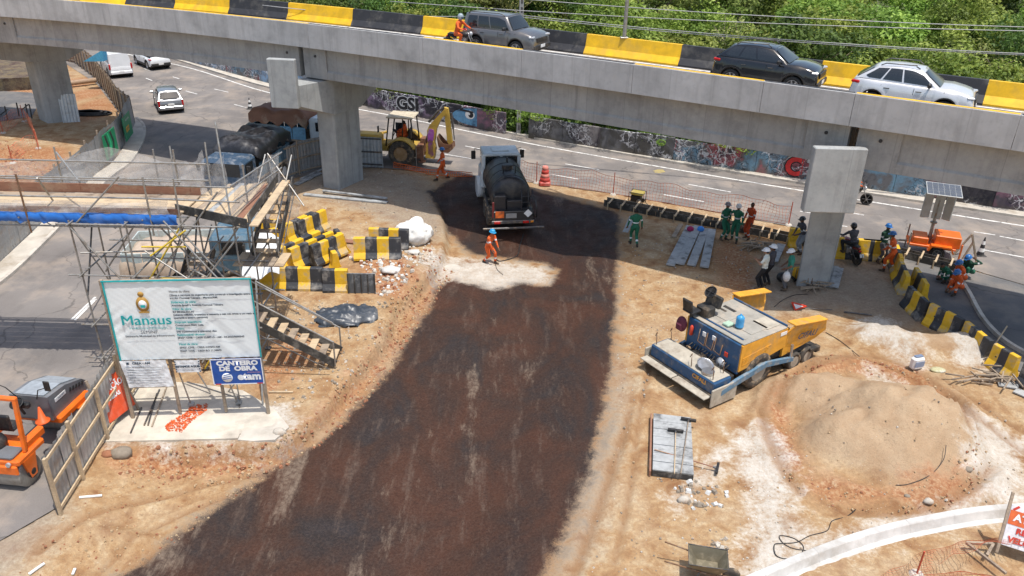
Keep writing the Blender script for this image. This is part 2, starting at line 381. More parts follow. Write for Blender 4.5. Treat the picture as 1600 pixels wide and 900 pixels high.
A = {'bit': bit, 'rut': rut, 'white': np.clip(np.max([sdist(P, p) for p in WHITE], 0), -2, 2), 'red': np.clip(np.max([sdist(P, p) for p in RED], 0), -2, 2),
     'grey': np.clip(np.max([sdist(P, p) for p in GREY], 0), -2, 2), 'pile': mnd, 'wild': np.clip(sdist(P, G2([(-900, 60), (150, 62), (265, 88), (425, 133), (600, 171), (842, 214), (1200, 272), (1600, 333), (1800, 360), (2600, 500), (2600, -60), (-900, -60)])), -2, 2) if False else np.where(sdist(P, G2([(150, 62), (265, 86), (425, 133), (600, 171), (842, 214), (1200, 272), (1600, 333), (1800, 362)]), False) < 1e8, 0, 0)}
# everything beyond the graffiti wall line is overgrown
WALLPTS = G2([(262, 89), (425, 133), (600, 171.5), (790, 209.5), (825, 215.5), (1000, 244), (1200, 275), (1400, 305), (1620, 337)])
wl = np.array([[p.x, p.y] for p in WALLPTS]); wy = np.interp(P[:, 0], wl[:, 0], wl[:, 1], left=92, right=33)
A['wild'] = np.clip(P[:, 1] - wy - .2 + .0, -2, 2)
cen = P[quads].mean(1); fb = bit[quads].mean(1); fp = mnd[quads].mean(1)
cls = np.where(fp > .12, 2, np.where(fb > 0, 1, 0))
def t_ground():
    t = NT('site_ground'); co = t.co.outputs['Object']
    n_big = t.noise(.35, 5, .6); n_mid = t.noise(1.5, 7, .62, dist=.4); n_f = t.noise(9, 6, .65); n_ff = t.noise(42, 3, .6); n_st = t.noise(2.4, 8, .72, stretch=(1, .16, 1, .28))
    w1 = t.math('ADD', t.math('MULTIPLY', t.math('SUBTRACT', n_mid, .5), 1.6), t.math('MULTIPLY', t.math('SUBTRACT', n_f, .5), .7))
    base = t.ramp(n_mid, [(.32, (.24, .115, .05)), (.43, (.37, .225, .11)), (.52, (.45, .305, .165)), (.60, (.51, .385, .235)), (.74, (.59, .48, .33))])
    base = t.mix(t.maprange(n_big, .5, .64, 0, .5), base, (.51, .41, .28)); base = t.mix(t.maprange(n_f, .42, .6, .45, 0), base, (.27, .16, .085))
    ap = t.attr('pile'); base = t.mix(t.maprange(ap, .1, .4), base, t.ramp(n_mid, [(.3, (.37, .25, .15)), (.7, (.47, .35, .23))]))
    def mask(name, soft, k=1.): return t.maprange(t.math('ADD', t.attr(name), t.math('MULTIPLY', w1, k)), -soft, soft)
    base = t.mix(t.math('MULTIPLY', mask('red', .3, 1.6), t.maprange(n_f, .35, .6, .9, .45)), base, t.ramp(n_f, [(.3, (.20, .055, .02)), (.5, (.36, .14, .055)), (.7, (.46, .27, .15))]))
    base = t.mix(t.math('MULTIPLY', mask('grey', .5), .6), base, t.ramp(n_f, [(.3, (.22, .195, .165)), (.7, (.36, .33, .285))]))
    base = t.mix(t.math('MULTIPLY', mask('white', .35, 1.5), t.maprange(n_f, .3, .65, .45, .95)), base, t.ramp(n_mid, [(.3, (.48, .45, .39)), (.7, (.64, .62, .58))]))
    rt = t.math('MULTIPLY', t.attr('rut'), t.maprange(n_f, .35, .6, .35, .9)); base = t.mix(rt, base, (.25, .135, .065))
    wild = t.ramp(n_mid, [(.3, (.035, .06, .018)), (.55, (.07, .10, .03)), (.75, (.16, .13, .07))])
    base = t.mix(t.maprange(t.attr('wild'), -.3, .3), base, wild)
    # pebbles and crumbs
    v = t.n('ShaderNodeTexVoronoi'); v.inputs['Scale'].default_value = 13; t.L(co, v.inputs['Vector'])
    sp = t.math('MULTIPLY', t.maprange(v.outputs['Distance'], .10, .2, 1, 0), t.maprange(t.noise(2.7, 3), .5, .6))
    base = t.mix(t.math('MULTIPLY', sp, .5), base, t.ramp(n_ff, [(.4, (.22, .13, .08)), (.6, (.72, .66, .58))]))
    base = t.mix(t.maprange(n_ff, .3, .7, .16, 0), base, (.16, .09, .05))
    # bitumen prime coat: brown where it has soaked in, blue-black where it is thick, scuffed by dust
    bb = t.ramp(t.noise(.55, 6, .6, dist=.5, stretch=(1, .6, 1, .45)), [(.38, (.062, .024, .013)), (.50, (.042, .020, .013)), (.62, (.026, .019, .018)), (.78, (.034, .031, .036))])
    bb = t.mix(t.math('MULTIPLY', t.maprange(n_st, .54, .66, 0, 1), t.maprange(n_f, .35, .62, .1, .75)), bb, (.13, .09, .068))
    gr = t.noise(19, 5, .75); bb = t.mix(t.maprange(gr, .48, .66, 0, .38), bb, (.095, .066, .05)); bb = t.mix(t.maprange(gr, .5, .36, 0, .45), bb, (.012, .008, .007)); base = t.mix(t.maprange(gr, .48, .34, 0, .28), base, (.13, .075, .04))
    wp = t.math('MULTIPLY', t.maprange(t.noise(.7, 8, .78, stretch=(1, .25, 1, .3)), .57, .66), t.maprange(n_f, .35, .6, .2, .9))
    bb = t.mix(t.math('MULTIPLY', wp, .8), bb, (.23, .175, .13))
    dth = t.math('ADD', t.math('MULTIPLY', w1, .5), t.math('MULTIPLY', t.math('SUBTRACT', n_ff, .5), .45)); mb_ = t.maprange(t.math('ADD', t.attr('bit'), dth), -.12, .12)
    base = t.mix(t.maprange(t.math('ADD', t.attr('bit'), t.math('ADD', w1, dth)), -.4, .05, 0, .55), base, (.17, .135, .11))
    gm = t.math('SUBTRACT', 1.0, mb_); mb_ = t.math('MULTIPLY', mb_, 1.0)
    base = t.mix(mb_, base, bb)
    hgt = t.math('ADD', t.math('ADD', t.math('MULTIPLY', n_mid, .9), t.math('MULTIPLY', n_f, .7)), t.math('MULTIPLY', n_ff, .35))
    t.bump(hgt, .9, .045)
    rough = t.maprange(t.math('MULTIPLY', mb_, n_mid), .2, .6, .95, .55)
    t.b.inputs['Specular IOR Level'].default_value = .3
    return t.out(base, rough)
M['ground'] = t_ground()
def submesh(name, sel, label=None, cat=None, kind=None):
    q = quads[sel]; u, inv = np.unique(q, return_inverse=True); inv = inv.reshape(q.shape)
    me = bpy.data.meshes.new(name); nv, nf = len(u), len(q)
    me.vertices.add(nv); me.vertices.foreach_set('co', np.column_stack([P[u], h[u]]).ravel())
    me.loops.add(nf * 4); me.loops.foreach_set('vertex_index', inv.ravel())
    me.polygons.add(nf); me.polygons.foreach_set('loop_start', np.arange(nf) * 4); me.polygons.foreach_set('loop_total', np.full(nf, 4))
    me.polygons.foreach_set('use_smooth', np.ones(nf, bool))
    for k, a in A.items():
        at = me.attributes.new(k, 'FLOAT', 'POINT'); at.data.foreach_set('value', a[u].astype(np.float32))
    me.materials.append(M['ground']); me.update(calc_edges=True); me.validate()
    return tag(link(name, me), label, cat, None, kind)
submesh('ground', cls == 0, kind='structure'); submesh('road_bed', cls == 1, kind='structure')
sel = cls == 2; cc = cen[sel]; d0 = np.hypot(cc[:, 0] - PILE_C.x, cc[:, 1] - PILE_C.y) < 5.2
idx = np.where(sel)[0]
a_ = np.zeros(len(cls), bool); a_[idx[d0]] = True; submesh('sand_pile', a_, 'large smooth brown sand pile beside the wheels of the paving machine', 'sand pile')
q1, q2, q3 = g(1395, 535), g(1505, 545), g(620, 420)
for q, lb in ((q1, 'low pale sand heap between the paver hopper and the white bag'), (q2, 'low pale sand heap against the striped barrier line on the right')):
    k = idx[(~d0) & (np.hypot(cc[:, 0] - q.x, cc[:, 1] - q.y) < 2.6)]
    if q is q2: k = k[np.hypot(cen[k][:, 0] - q1.x, cen[k][:, 1] - q1.y) >= np.hypot(cen[k][:, 0] - q2.x, cen[k][:, 1] - q2.y)]
    else: k = k[np.hypot(cen[k][:, 0] - q1.x, cen[k][:, 1] - q1.y) < np.hypot(cen[k][:, 0] - q2.x, cen[k][:, 1] - q2.y)]
    b_ = np.zeros(len(cls), bool); b_[k] = True; a_ |= b_; submesh('sand_heap', b_, lb, 'sand heap')
b_ = np.zeros(len(cls), bool); b_[idx] = True; submesh('soil_bank', b_ & ~a_, kind='structure')
# ------------------------------------------------------------ roads
def t_asphalt(name, c1, c2, dust):
    t = NT(name); a = t.noise(.25, 6, .6); b = t.noise(1.1, 6, .6, stretch=(1, .35, 1, -.5)); c = t.noise(60, 3, .6); d = t.noise(.5, 7, .66)
    cc = t.ramp(a, [(.35, c1), (.65, c2)]); cc = t.mix(t.maprange(b, .5, .7, 0, .5), cc, tuple(x * .62 for x in c1))
    cc = t.mix(t.maprange(c, .4, .7, 0, .3), cc, (.3, .29, .28)); cc = t.mix(t.maprange(d, .48, .72, 0, dust), cc, (.42, .33, .25))
    ck = t.n('ShaderNodeTexVoronoi', feature='DISTANCE_TO_EDGE'); ck.inputs['Scale'].default_value = .23
    mp = t.n('ShaderNodeMapping'); t.L(t.co.outputs['Object'], mp.inputs[0]); nz = t.n('ShaderNodeTexNoise'); nz.inputs['Scale'].default_value = .8; nz.inputs['Detail'].default_value = 6
    t.L(t.co.outputs['Object'], nz.inputs['Vector']); ad = t.n('ShaderNodeVectorMath', operation='MULTIPLY_ADD'); t.L(nz.outputs[1], ad.inputs[0]); ad.inputs[1].default_value = (1.6, 1.6, 0); t.L(t.co.outputs['Object'], ad.inputs[2]); t.L(ad.outputs[0], ck.inputs['Vector'])
    cc = t.mix(t.maprange(ck.outputs['Distance'], .002, .006, .45, 0), cc, (.05, .048, .045))
    t.bump(c, .4, .01); t.b.inputs['Specular IOR Level'].default_value = .3; return t.out(cc, .88)
M['asph'] = t_asphalt('grey_asphalt', (.155, .138, .128), (.235, .213, .197), .5)
M['asph_new'] = t_asphalt('fresh_asphalt', (.10, .10, .105), (.16, .158, .155), .35)
struct('road', MB().sheet(ROAD1, .012), M['asph'])
struct('side_road', MB().sheet(ROAD2, .012), M['asph_new']); struct('access_road', MB().sheet(ROAD3, .016), M['asph_new'])
def sweep(mb, pts, prof, closed_prof=True, smooth=False):
    """prof: list of (offset to the left-normal, z) ; pts: world xy(z)"""
    pts = [Vector((p[0], p[1], p[2] if len(p) > 2 else 0)) for p in pts]; N = len(pts); n = len(prof); vs = []
    for i, p in enumerate(pts):
        d = (pts[min(i + 1, N - 1)] - pts[max(i - 1, 0)]); d.z = 0; d.normalize(); nn = Vector((-d.y, d.x, 0))
        vs += [p + nn * o + Vector((0, 0, z)) for o, z in prof]
    k = n if closed_prof else n - 1
    fs = [(i * n + j, i * n + (j + 1) % n, (i + 1) * n + (j + 1) % n, (i + 1) * n + j) for i in range(N - 1) for j in range(k)]
    if closed_prof: fs += [tuple(range(n)), tuple(range((N - 1) * n, N * n))[::-1]]
    return mb.add(vs, fs, smooth)
def cut_path(pts, step):
    """walk along pts and return points each `step` metres"""
    pts = [Vector(p) for p in pts]; out = [pts[0]]; need = step
    for a, b in zip(pts, pts[1:]):
        L = (b - a).length; pos = 0
        while L - pos >= need: pos += need; out.append(a + (b - a) * (pos / L)); need = step
        need -= (L - pos)
    return out
def gpath(px, z=0., n=5): return smooth_path([g(x, y, z) for x, y in px], n)
EL = gpath([(120, 56), (190, 82), (300, 107), (425, 146), (600, 178), (842, 227), (1200, 289), (1600, 353), (1760, 377)], .017)
mk = MB(); sweep(mk, EL, [(-.07, 0), (.07, 0)], False); struct('edge_line', mk, M['line'])
def dashes(px, ln, gap, name='lane_dash', w_=.06, z=.017, start=0):
    pa = gpath(px, z); pts = cut_path(pa, .25); k = int(start / .25); a, b = int(ln / .25), int(gap / .25); mk = MB()
    while k + a < len(pts):
        sweep(mk, pts[k:k + a + 1], [(-w_, 0), (w_, 0)], False); k += a + b
    struct(name, mk, M['line'])
def line_px(segs, name='lane_dash', w_=.045, z=.017):
    mk = MB()
    for a, b in segs: sweep(mk, [g(*a, z), g(*b, z)], [(-w_, 0), (w_, 0)], False)
    struct(name, mk, M['line'])
line_px([((883, 256), (936, 265)), ((1076, 288), (1142, 300)), ((1037, 304), (1100, 315)), ((1322, 331), (1350, 336)), ((1310, 352), (1324, 354)), ((1522, 362), (1555, 367)), ((1562, 369), (1600, 376)), ((1535, 390), (1600, 402)),
         ((860, 272), (905, 280)), ((727, 228), (762, 235)), ((690, 240), (738, 248)), ((812, 232), (822, 234)), ((335, 139), (357, 144)), ((366, 163), (385, 168)), ((290, 142), (308, 147)), ((270, 120), (280, 123)), ((228, 122), (238, 126)), ((225, 107), (234, 110)), ((416, 160), (440, 165)),
         ((112, 499), (149, 464)), ((117, 500), (150, 467)), ((1250, 330), (1270, 333))])
# pavement by the graffiti wall with its kerb
KP = gpath([(40, 45), (120, 50), (190, 75), (265, 92), (425, 139.5), (600, 170), (842, 219), (1200, 280), (1600, 342), (1780, 370)])
mk = MB(); sweep(mk, KP, [(0, -.05), (0, .13), (.16, .13), (.16, -.05)]); M['kerb'] = mat('kerb_concrete', (.52, .48, .42), .85, dirt=(.3, .26, .22), dirt_amt=.4, scale=3); struct('kerb', mk, M['kerb'])
M['pave'] = mat('pavement_concrete', (.5, .46, .4), .88, dirt=(.3, .25, .19), dirt_amt=.5, scale=1.2, bump=.2)
mk = MB(); sweep(mk, KP, [(.163, -.05), (.163, .115), (1.5, .115), (1.5, -.05)]); struct('pavement', mk, M['pave'])
# kerb along the left road and its pavement
KL = gpath([(216, 186), (228, 200), (224, 225), (205, 256), (175, 279), (110, 342), (75, 378), (0, 447), (-150, 540)])
mk = MB(); sweep(mk, KL, [(0, -.05), (0, .14), (-.15, .14), (-.15, -.05)]); struct('left_kerb', mk, M['kerb'])
mk = MB(); sweep(mk, KL, [(-.153, -.05), (-.153, .12), (-.95, .12), (-.95, -.05)]); struct('left_pavement', mk, M['pave'])
# ------------------------------------------------------------ curved kerbs, right side
M['kerb_w'] = mat('fresh_kerb_concrete', (.56, .55, .53), .8, dirt=(.36, .33, .29), dirt_amt=.4, scale=2)
KR = gpath([(1130, 925), (1195, 897), (1290, 858), (1370, 832), (1450, 814), (1530, 801), (1620, 795), (1760, 792)], 0, 8)
for i in range(0, len(KR) - 1, 7):
    mk = MB(); sg = KR[i:i + 8]
    if len(sg) < 2: continue
    sg = [sg[0] + (sg[1] - sg[0]).normalized() * .006] + sg[1:]
    sweep(mk, sg, [(.0, -.1), (.0, .22), (-.02, .24), (-.17, .24), (-.19, .22), (-.27, 0.02), (-.40, 0.0), (-.40, -.1)]); struct('curved_kerb', mk, M['kerb_w'])
KR2 = gpath([(1497, 440), (1510, 460), (1532, 500), (1562, 532), (1600, 556), (1680, 600)], 0, 6)
mk = MB(); sweep(mk, KR2, [(0, -.02), (0, .15), (.14, .15), (.14, -.02)]); struct('access_kerb', mk, M['kerb'])
# cast concrete slab under the billboard
SL = G2([(163, 692), (372, 687), (375, 680), (425, 672), (440, 655), (428, 640), (380, 612), (300, 600), (215, 596), (190, 640)])
mk = MB(); mk.prism([(p.x, p.y) for p in SL], -.42, .05); struct('concrete_slab', mk, mat('old_slab', (.55, .50, .42), .9, dirt=(.34, .3, .25), dirt_amt=.45, scale=1.6, bump=.3))
mk = MB(); pl = G2([(372, 690), (395, 692), (430, 690), (452, 670), (440, 655), (425, 668), (380, 676)])
mk.prism([(p.x, p.y) for p in pl], .0, .07); struct('broken_slab', mk, M['pave'])
# pale strip between the works and the avenue
# ============================================================ GRAFFITI WALL
def t_graf(name, seed, cols, basec):
    t = NT(name)
    mp = t.n('ShaderNodeMapping'); mp.inputs['Location'].default_value = (seed * 13.7, seed * 3.1, seed); t.L(t.co.outputs['Object'], mp.inputs[0]); vec = mp.outputs[0]
    nz = t.n('ShaderNodeTexNoise'); nz.inputs['Scale'].default_value = 1.3; nz.inputs['Detail'].default_value = 3; t.L(vec, nz.inputs['Vector'])
    ad = t.n('ShaderNodeVectorMath', operation='MULTIPLY_ADD'); t.L(nz.outputs[1], ad.inputs[0]); ad.inputs[1].default_value = (.9, .9, .9); t.L(vec, ad.inputs[2]); v2 = ad.outputs[0]
    cc = t.ramp(t.noise(.45, 3, .5, vec=v2), [(.40, basec), (.47, cols[0]), (.54, basec), (.6, cols[1]), (.68, cols[2])])
    for sc_, wd, colr, th in ((1.5, .035, cols[3], .46), (2.6, .03, (.75, .75, .78), .5), (3.6, .03, (.02, .02, .03), .42), (2.1, .022, cols[1], .55)):
        v = t.n('ShaderNodeTexVoronoi', feature='DISTANCE_TO_EDGE'); v.inputs['Scale'].default_value = sc_; v.inputs['Randomness'].default_value = .9; t.L(v2, v.inputs['Vector'])
        mk_ = t.math('MULTIPLY', t.maprange(v.outputs['Distance'], wd, wd * 1.5, 1, 0), t.maprange(t.noise(.5, 2, .5, vec=vec), th, th + .04))
        cc = t.mix(t.math('MULTIPLY', mk_, .85), cc, colr)
    n = t.noise(7, 6, .7); cc = t.mix(t.maprange(n, .5, .66, 0, .6), cc, (.10, .095, .09))
    se = t.n('ShaderNodeSeparateXYZ'); t.L(t.co.outputs['Object'], se.inputs[0])
    cc = t.mix(t.maprange(t.math('ADD', se.outputs[2], t.math('MULTIPLY', t.noise(2.5, 4), .8)), .35, .75, .75, 0), cc, (.11, .095, .07))
    return t.out(cc, .85)
GRAF = [t_graf('graffiti_blue', 1, ((.25, .4, .6), (.55, .6, .68), (.08, .2, .42), (.7, .72, .75)), (.2, .22, .26)),
        t_graf('graffiti_black', 2, ((.02, .02, .03), (.28, .2, .3), (.05, .04, .06), (.7, .7, .74)), (.045, .04, .05)),
        t_graf('graffiti_grey', 3, ((.16, .16, .17), (.07, .06, .07), (.24, .22, .22), (.5, .5, .52)), (.075, .07, .065)),
        t_graf('graffiti_mixed', 4, ((.16, .3, .42), (.42, .1, .12), (.04, .04, .06), (.6, .62, .66)), (.15, .15, .16)),
        t_graf('graffiti_pink', 5, ((.3, .14, .2), (.08, .06, .09), (.45, .25, .3), (.5, .42, .46)), (.11, .09, .11))]
WP = {}
def wall_run(px, mi, label, hgt=1.35, step=2.3):
    t_ = thing('graffiti_wall', label, 'wall'); pts = [g(x, y) for x, y in px]
    pts = cut_path(smooth_path(pts, 8), step) + [pts[-1]]
    for i, (a, b) in enumerate(zip(pts, pts[1:])):
        d = (b - a).normalized(); mk = MB(); hh = hgt + R_.uniform(-.04, .04)
        mk.beam(a + d * .008 + Vector((0, 0, hh / 2)), b - d * .008 + Vector((0, 0, hh / 2)), .16, hh, ch=.015)
        o = mk.build('wall_panel', GRAF[mi[min(i * len(mi) // max(len(pts) - 1, 1), len(mi) - 1)]], t_)
    return t_, pts
W1 = wall_run([(262, 89), (425, 133)], [0, 0, 3, 0], 'low wall with blue and white graffiti at the far left end', 1.5)
W2 = wall_run([(425, 133), (600, 171.5), (790, 209.5)], [0, 1, 1, 4], 'low wall behind the backhoe with bubble letters and painted eyes')
W3 = wall_run([(826, 215.5), (1000, 244), (1250, 282)], [2, 2, 2, 3, 3, 3], 'low grey wall densely tagged in white and blue left of the near pier')
W4 = wall_run([(1250, 282), (1400, 304), (1680, 345)], [3, 3, 1, 4, 2], 'low wall with pink and blue tags behind the solar sign trailer')
def wall_frame(px, y):                                    # matrix on the wall face: x along, z up, origin at ground
    a, b = g(px - 20, y), g(px + 20, y + 5.2); d = (b - a).normalized(); return g(px, y), d
def emboss(parent, name, m, items, px, y):
    """flat painted shapes a few millimetres proud of the wall: items are lists of (u, v) outlines"""
    o_, d = wall_frame(px, y); nrm = Vector((d.y, -d.x, 0))
    if nrm.y > 0: nrm = -nrm
    mk = MB()
    for layer, poly in items:
        vs = [o_ + d * u + Vector((0, 0, v)) + nrm * (.095 + .004 * layer) for u, v in poly]
        tri = tessellate_polygon([[Vector((u, v, 0)) for u, v in poly]]); mk.add(vs, tri)
    return mk.build(name, m, parent)
def ell(cx, cy, rx, ry, n=20): return [(cx + rx * math.cos(2 * PI * i / n), cy + ry * math.sin(2 * PI * i / n)) for i in range(n)]
eb, ew, ek = mat('mural_blue', (.10, .25, .42), .8, dirt=(.03, .05, .08), dirt_amt=.5), mat('mural_white', (.62, .64, .66), .8), mat('mural_black', (.015, .015, .02), .8)
emboss(W2[0], 'mural_ground', eb, [(0, ell(-.1, .72, 1.9, .58, 26))], 752, 201.5)
emboss(W2[0], 'mural_eye', ew, [(1, ell(-.75, .85, .33, .28)), (1, ell(.85, .75, .36, .3))], 752, 201.5)
emboss(W2[0], 'mural_iris', ek, [(2, ell(-.68, .85, .18, .18)), (2, ell(.76, .75, .2, .2)), (2, [(-1.5, 1.05), (-1.4, 1.18), (-.5, 1.08), (-.5, .98)]), (2, [(.4, .95), (.4, 1.05), (1.5, 1.12), (1.5, 1.0)])], 752, 201.5)
emboss(W2[0], 'mural_glint', ew, [(3, ell(-.8, .9, .07, .07, 10)), (3, ell(.9, .8, .08, .08, 10))], 752, 201.5)
def text_mesh(txt, size, extrude=.0, offset=0., align='CENTER', bold=False):
    c = bpy.data.curves.new('t', 'FONT'); c.body = txt; c.size = size; c.extrude = extrude; c.offset = offset; c.align_x = align; c.align_y = 'CENTER'; c.resolution_u = 3
    o = bpy.data.objects.new('t', c); col.objects.link(o); dg = bpy.context.evaluated_depsgraph_get()
    me = bpy.data.meshes.new_from_object(o.evaluated_get(dg)); bpy.data.objects.remove(o); bpy.data.curves.remove(c); return me
def put_text(txt, size, m, origin, xdir, up, parent=None, name='lettering', offset=0., align='CENTER', lift=.004, sx=1.):
    me = text_mesh(txt, size, 0, offset, align); me.materials.clear(); me.materials.append(m)
    x = Vector(xdir).normalized(); u = Vector(up); u = (u - x * u.dot(x)).normalized(); n = x.cross(u)
    mt = Matrix((x * sx, u, n)).transposed().to_4x4(); mt.translation = Vector(origin) + n * lift
    me.transform(mt); o = link(name, me, parent)
    if parent: me.transform(Matrix(parent.matrix_basis).inverted())
    return o
def wall_text(W_, txt, px, y, size, z, m, offset, lift):
    o_, d = wall_frame(px, y); return put_text(txt, size, m, o_ + Vector((0, 0, z)), d, (0, 0, 1), W_, 'graffiti_letters', offset, lift=lift)
wall_text(W2[0], 'GSRY', 650, 182, 1.15, .78, ew, .10, .10); wall_text(W2[0], 'GSRY', 650, 182, 1.15, .78, ek, .05, .105)
gr_ = mat('mural_red', (.55, .03, .03), .8); wall_text(W4[0], 'ON', 1256, 282.5, 1.35, .7, ek, .12, .10); wall_text(W4[0], 'ON', 1256, 282.5, 1.35, .7, gr_, .06, .105)
# ============================================================ OVERPASS
CB = [8.34974730e-05, -2.32606085e-03, -5.65593501e-01, 3.22686983e+01]
def yb(x):
    if x < -34: return yb(-34) + (x + 34) * -.15
    if x > 24: return yb(24) + (x - 24) * -.53
    return ((CB[0] * x + CB[1]) * x + CB[2]) * x + CB[3]
def BP(x, off, z):                                        # point at plan position x of the near edge, `off` metres towards the far side
    sl = (yb(x + .01) - yb(x - .01)) / .02; L = math.hypot(1, sl)
    return Vector((x - sl / L * off, yb(x) + off / L, z))
def bdir(x): return (BP(x + .1, 0, 0) - BP(x - .1, 0, 0)).normalized()
def bx_at(px, z, off=0.):                                  # plan x whose edge point projects at image column px
    lo, hi = -75., 45.
    for _ in range(40):
        m = (lo + hi) / 2; p = BP(m, off, z) - Vector((0, 0, H)); u = 800 + F_PX * p.dot(RT) / p.dot(FW)
        if u < px: lo = m
        else: hi = m
    return lo
def bsweep(mb, x0, x1, prof, step=1.):
    n = max(2, int(abs(x1 - x0) / step) + 1); xs = [x0 + (x1 - x0) * i / (n - 1) for i in range(n)]; k = len(prof)
    vs = [BP(x, o, z) for x in xs for o, z in prof]
    fs = [(i * k + j, i * k + (j + 1) % k, (i + 1) * k + (j + 1) % k, (i + 1) * k + j) for i in range(n - 1) for j in range(k)]
    fs += [tuple(range(k))[::-1], tuple(range((n - 1) * k, n * k))]
    return mb.add(vs, fs)
DK, ZB, ZT, GB = 7.30, 7.13, 8.2, 5.65
ov = thing('overpass', 'curved grey concrete overpass crossing the top of the scene with traffic on its deck', 'overpass')
JX = [-70] + [bx_at(p, ZT) for p in (-60, 158, 480, 660, 815, 990, 1194, 1337, 1596)] + [35]
for a, b in zip(JX, JX[1:]):
    mk = MB(); bsweep(mk, a + .006, b - .006, [(0, ZB), (0, ZT - .015), (.015, ZT), (.17, ZT), (.23, DK + .3), (.42, DK + .1), (.42, DK - .02), (.5, DK - .02), (.5, ZB)]); mk.build('parapet_panel', M['conc_par'], ov)
for i, (a, b) in enumerate(zip(JX, JX[1:])):               # painted coping alternates yellow and black
    yel = i in (1, 2, 4, 6, 8, 0); mk = MB(); bsweep(mk, a + .02, b - .02, [(.03, ZT + .003), (.03, ZT + .012), (.18, ZT + .012), (.18, ZT + .003)]); mk.build('painted_coping', M['yellow' if yel else 'black'], ov)
mk = MB(); bsweep(mk, -70, 35, [(.503, ZB - .1), (.503, DK - .02), (5.9, DK - .02), (5.9, ZB - .1)]); mk.build('deck_slab', M['conc'], ov)
mk = MB(); bsweep(mk, -70, 35, [(.42, DK - .016), (.42, DK), (5.1, DK), (5.1, DK - .016)]); mk.build('deck_surface', M['asph'], ov)
mk = MB(); bsweep(mk, -70, 35, [(4.75, DK + .004), (4.75, DK + .008), (4.9, DK + .008), (4.9, DK + .004)]); mk.build('deck_edge_line', M['line'], ov)
mk = MB(); bsweep(mk, -70, 35, [(.62, DK + .004), (.62, DK + .008), (.74, DK + .008), (.74, DK + .004)]); mk.build('deck_edge_line', M['line'], ov)
# far barrier, painted lengths
FX = [-70] + [bx_at(p, 8.1, 5.3) for p in (-60, 10, 97, 124, 195, 272, 357, 449, 550, 660, 765, 916, 1065, 1285, 1412, 1545, 1700)] + [34]
for i, (a, b) in enumerate(zip(FX, FX[1:])):
    mk = MB(); bsweep(mk, a + .004, b - .004, [(5.08, DK - .01), (5.08, DK + .07), (5.27, DK + .33), (5.38, DK + .84), (5.54, DK + .84), (5.6, DK + .33), (5.8, DK + .07), (5.8, DK - .01)])
    mk.build('painted_barrier', M['black' if i in (3, 5, 7, 9, 11, 13, 15, 1) else 'yellow'], ov)
# girders between the piers, with thickened ends
PIERX = [bx_at(62, 6) - 3.2, bx_at(462, 6), bx_at(1322, 6), 36]
def gprof(o, s=1): w_ = .30; return [(o - w_ * .8, GB), (o - w_ * .8, GB + .28), (o - .1, GB + .5), (o - .1, ZB - .38), (o - .45, ZB - .22), (o - .45, ZB - .103), (o + .45, ZB - .103), (o + .45, ZB - .22), (o + .1, ZB - .38), (o + .1, GB + .5), (o + w_ * .8, GB + .28), (o + w_ * .8, GB)]
def gsolid(o): return [(o - .24, GB), (o - .24, ZB - .103), (o + .24, ZB - .103), (o + .24, GB)]
sp = [(-70, PIERX[0]), (PIERX[0], PIERX[1]), (PIERX[1], PIERX[2]), (PIERX[2], PIERX[3])]
for a, b in sp:
    for o in (.78, 2.4, 4.0, 5.3):
        mk = MB()
        if o < 1:                                          # the outer girder: a plain tall face with slightly proud end blocks
            pf = [(.50, GB), (.50, GB + .34), (.56, GB + .42), (.56, ZB - .103), (1.1, ZB - .103), (1.1, GB)]
            bsweep(mk, a + 1.3, b - 1.3, pf); pe = [(.485, GB), (.485, ZB - .103), (1.1, ZB - .103), (1.1, GB)]
            bsweep(mk, a + .12, a + 1.3, pe); bsweep(mk, b - 1.3, b - .12, pe)
        else: bsweep(mk, a + .12, b - .12, gsolid(o))
        gd = mk.build('girder', M['conc'], ov)
        if o < 1:
            for xx in (a + .75, b - .75):
                c = BP(xx, .47, ZB - .45); nn = (BP(xx, 0, 0) - BP(xx, 1, 0)).normalized(); mk = MB().cyl(c - nn * .02, c + nn * .022, .06, n=10); mk.build('lifting_hole', M['black'], gd)
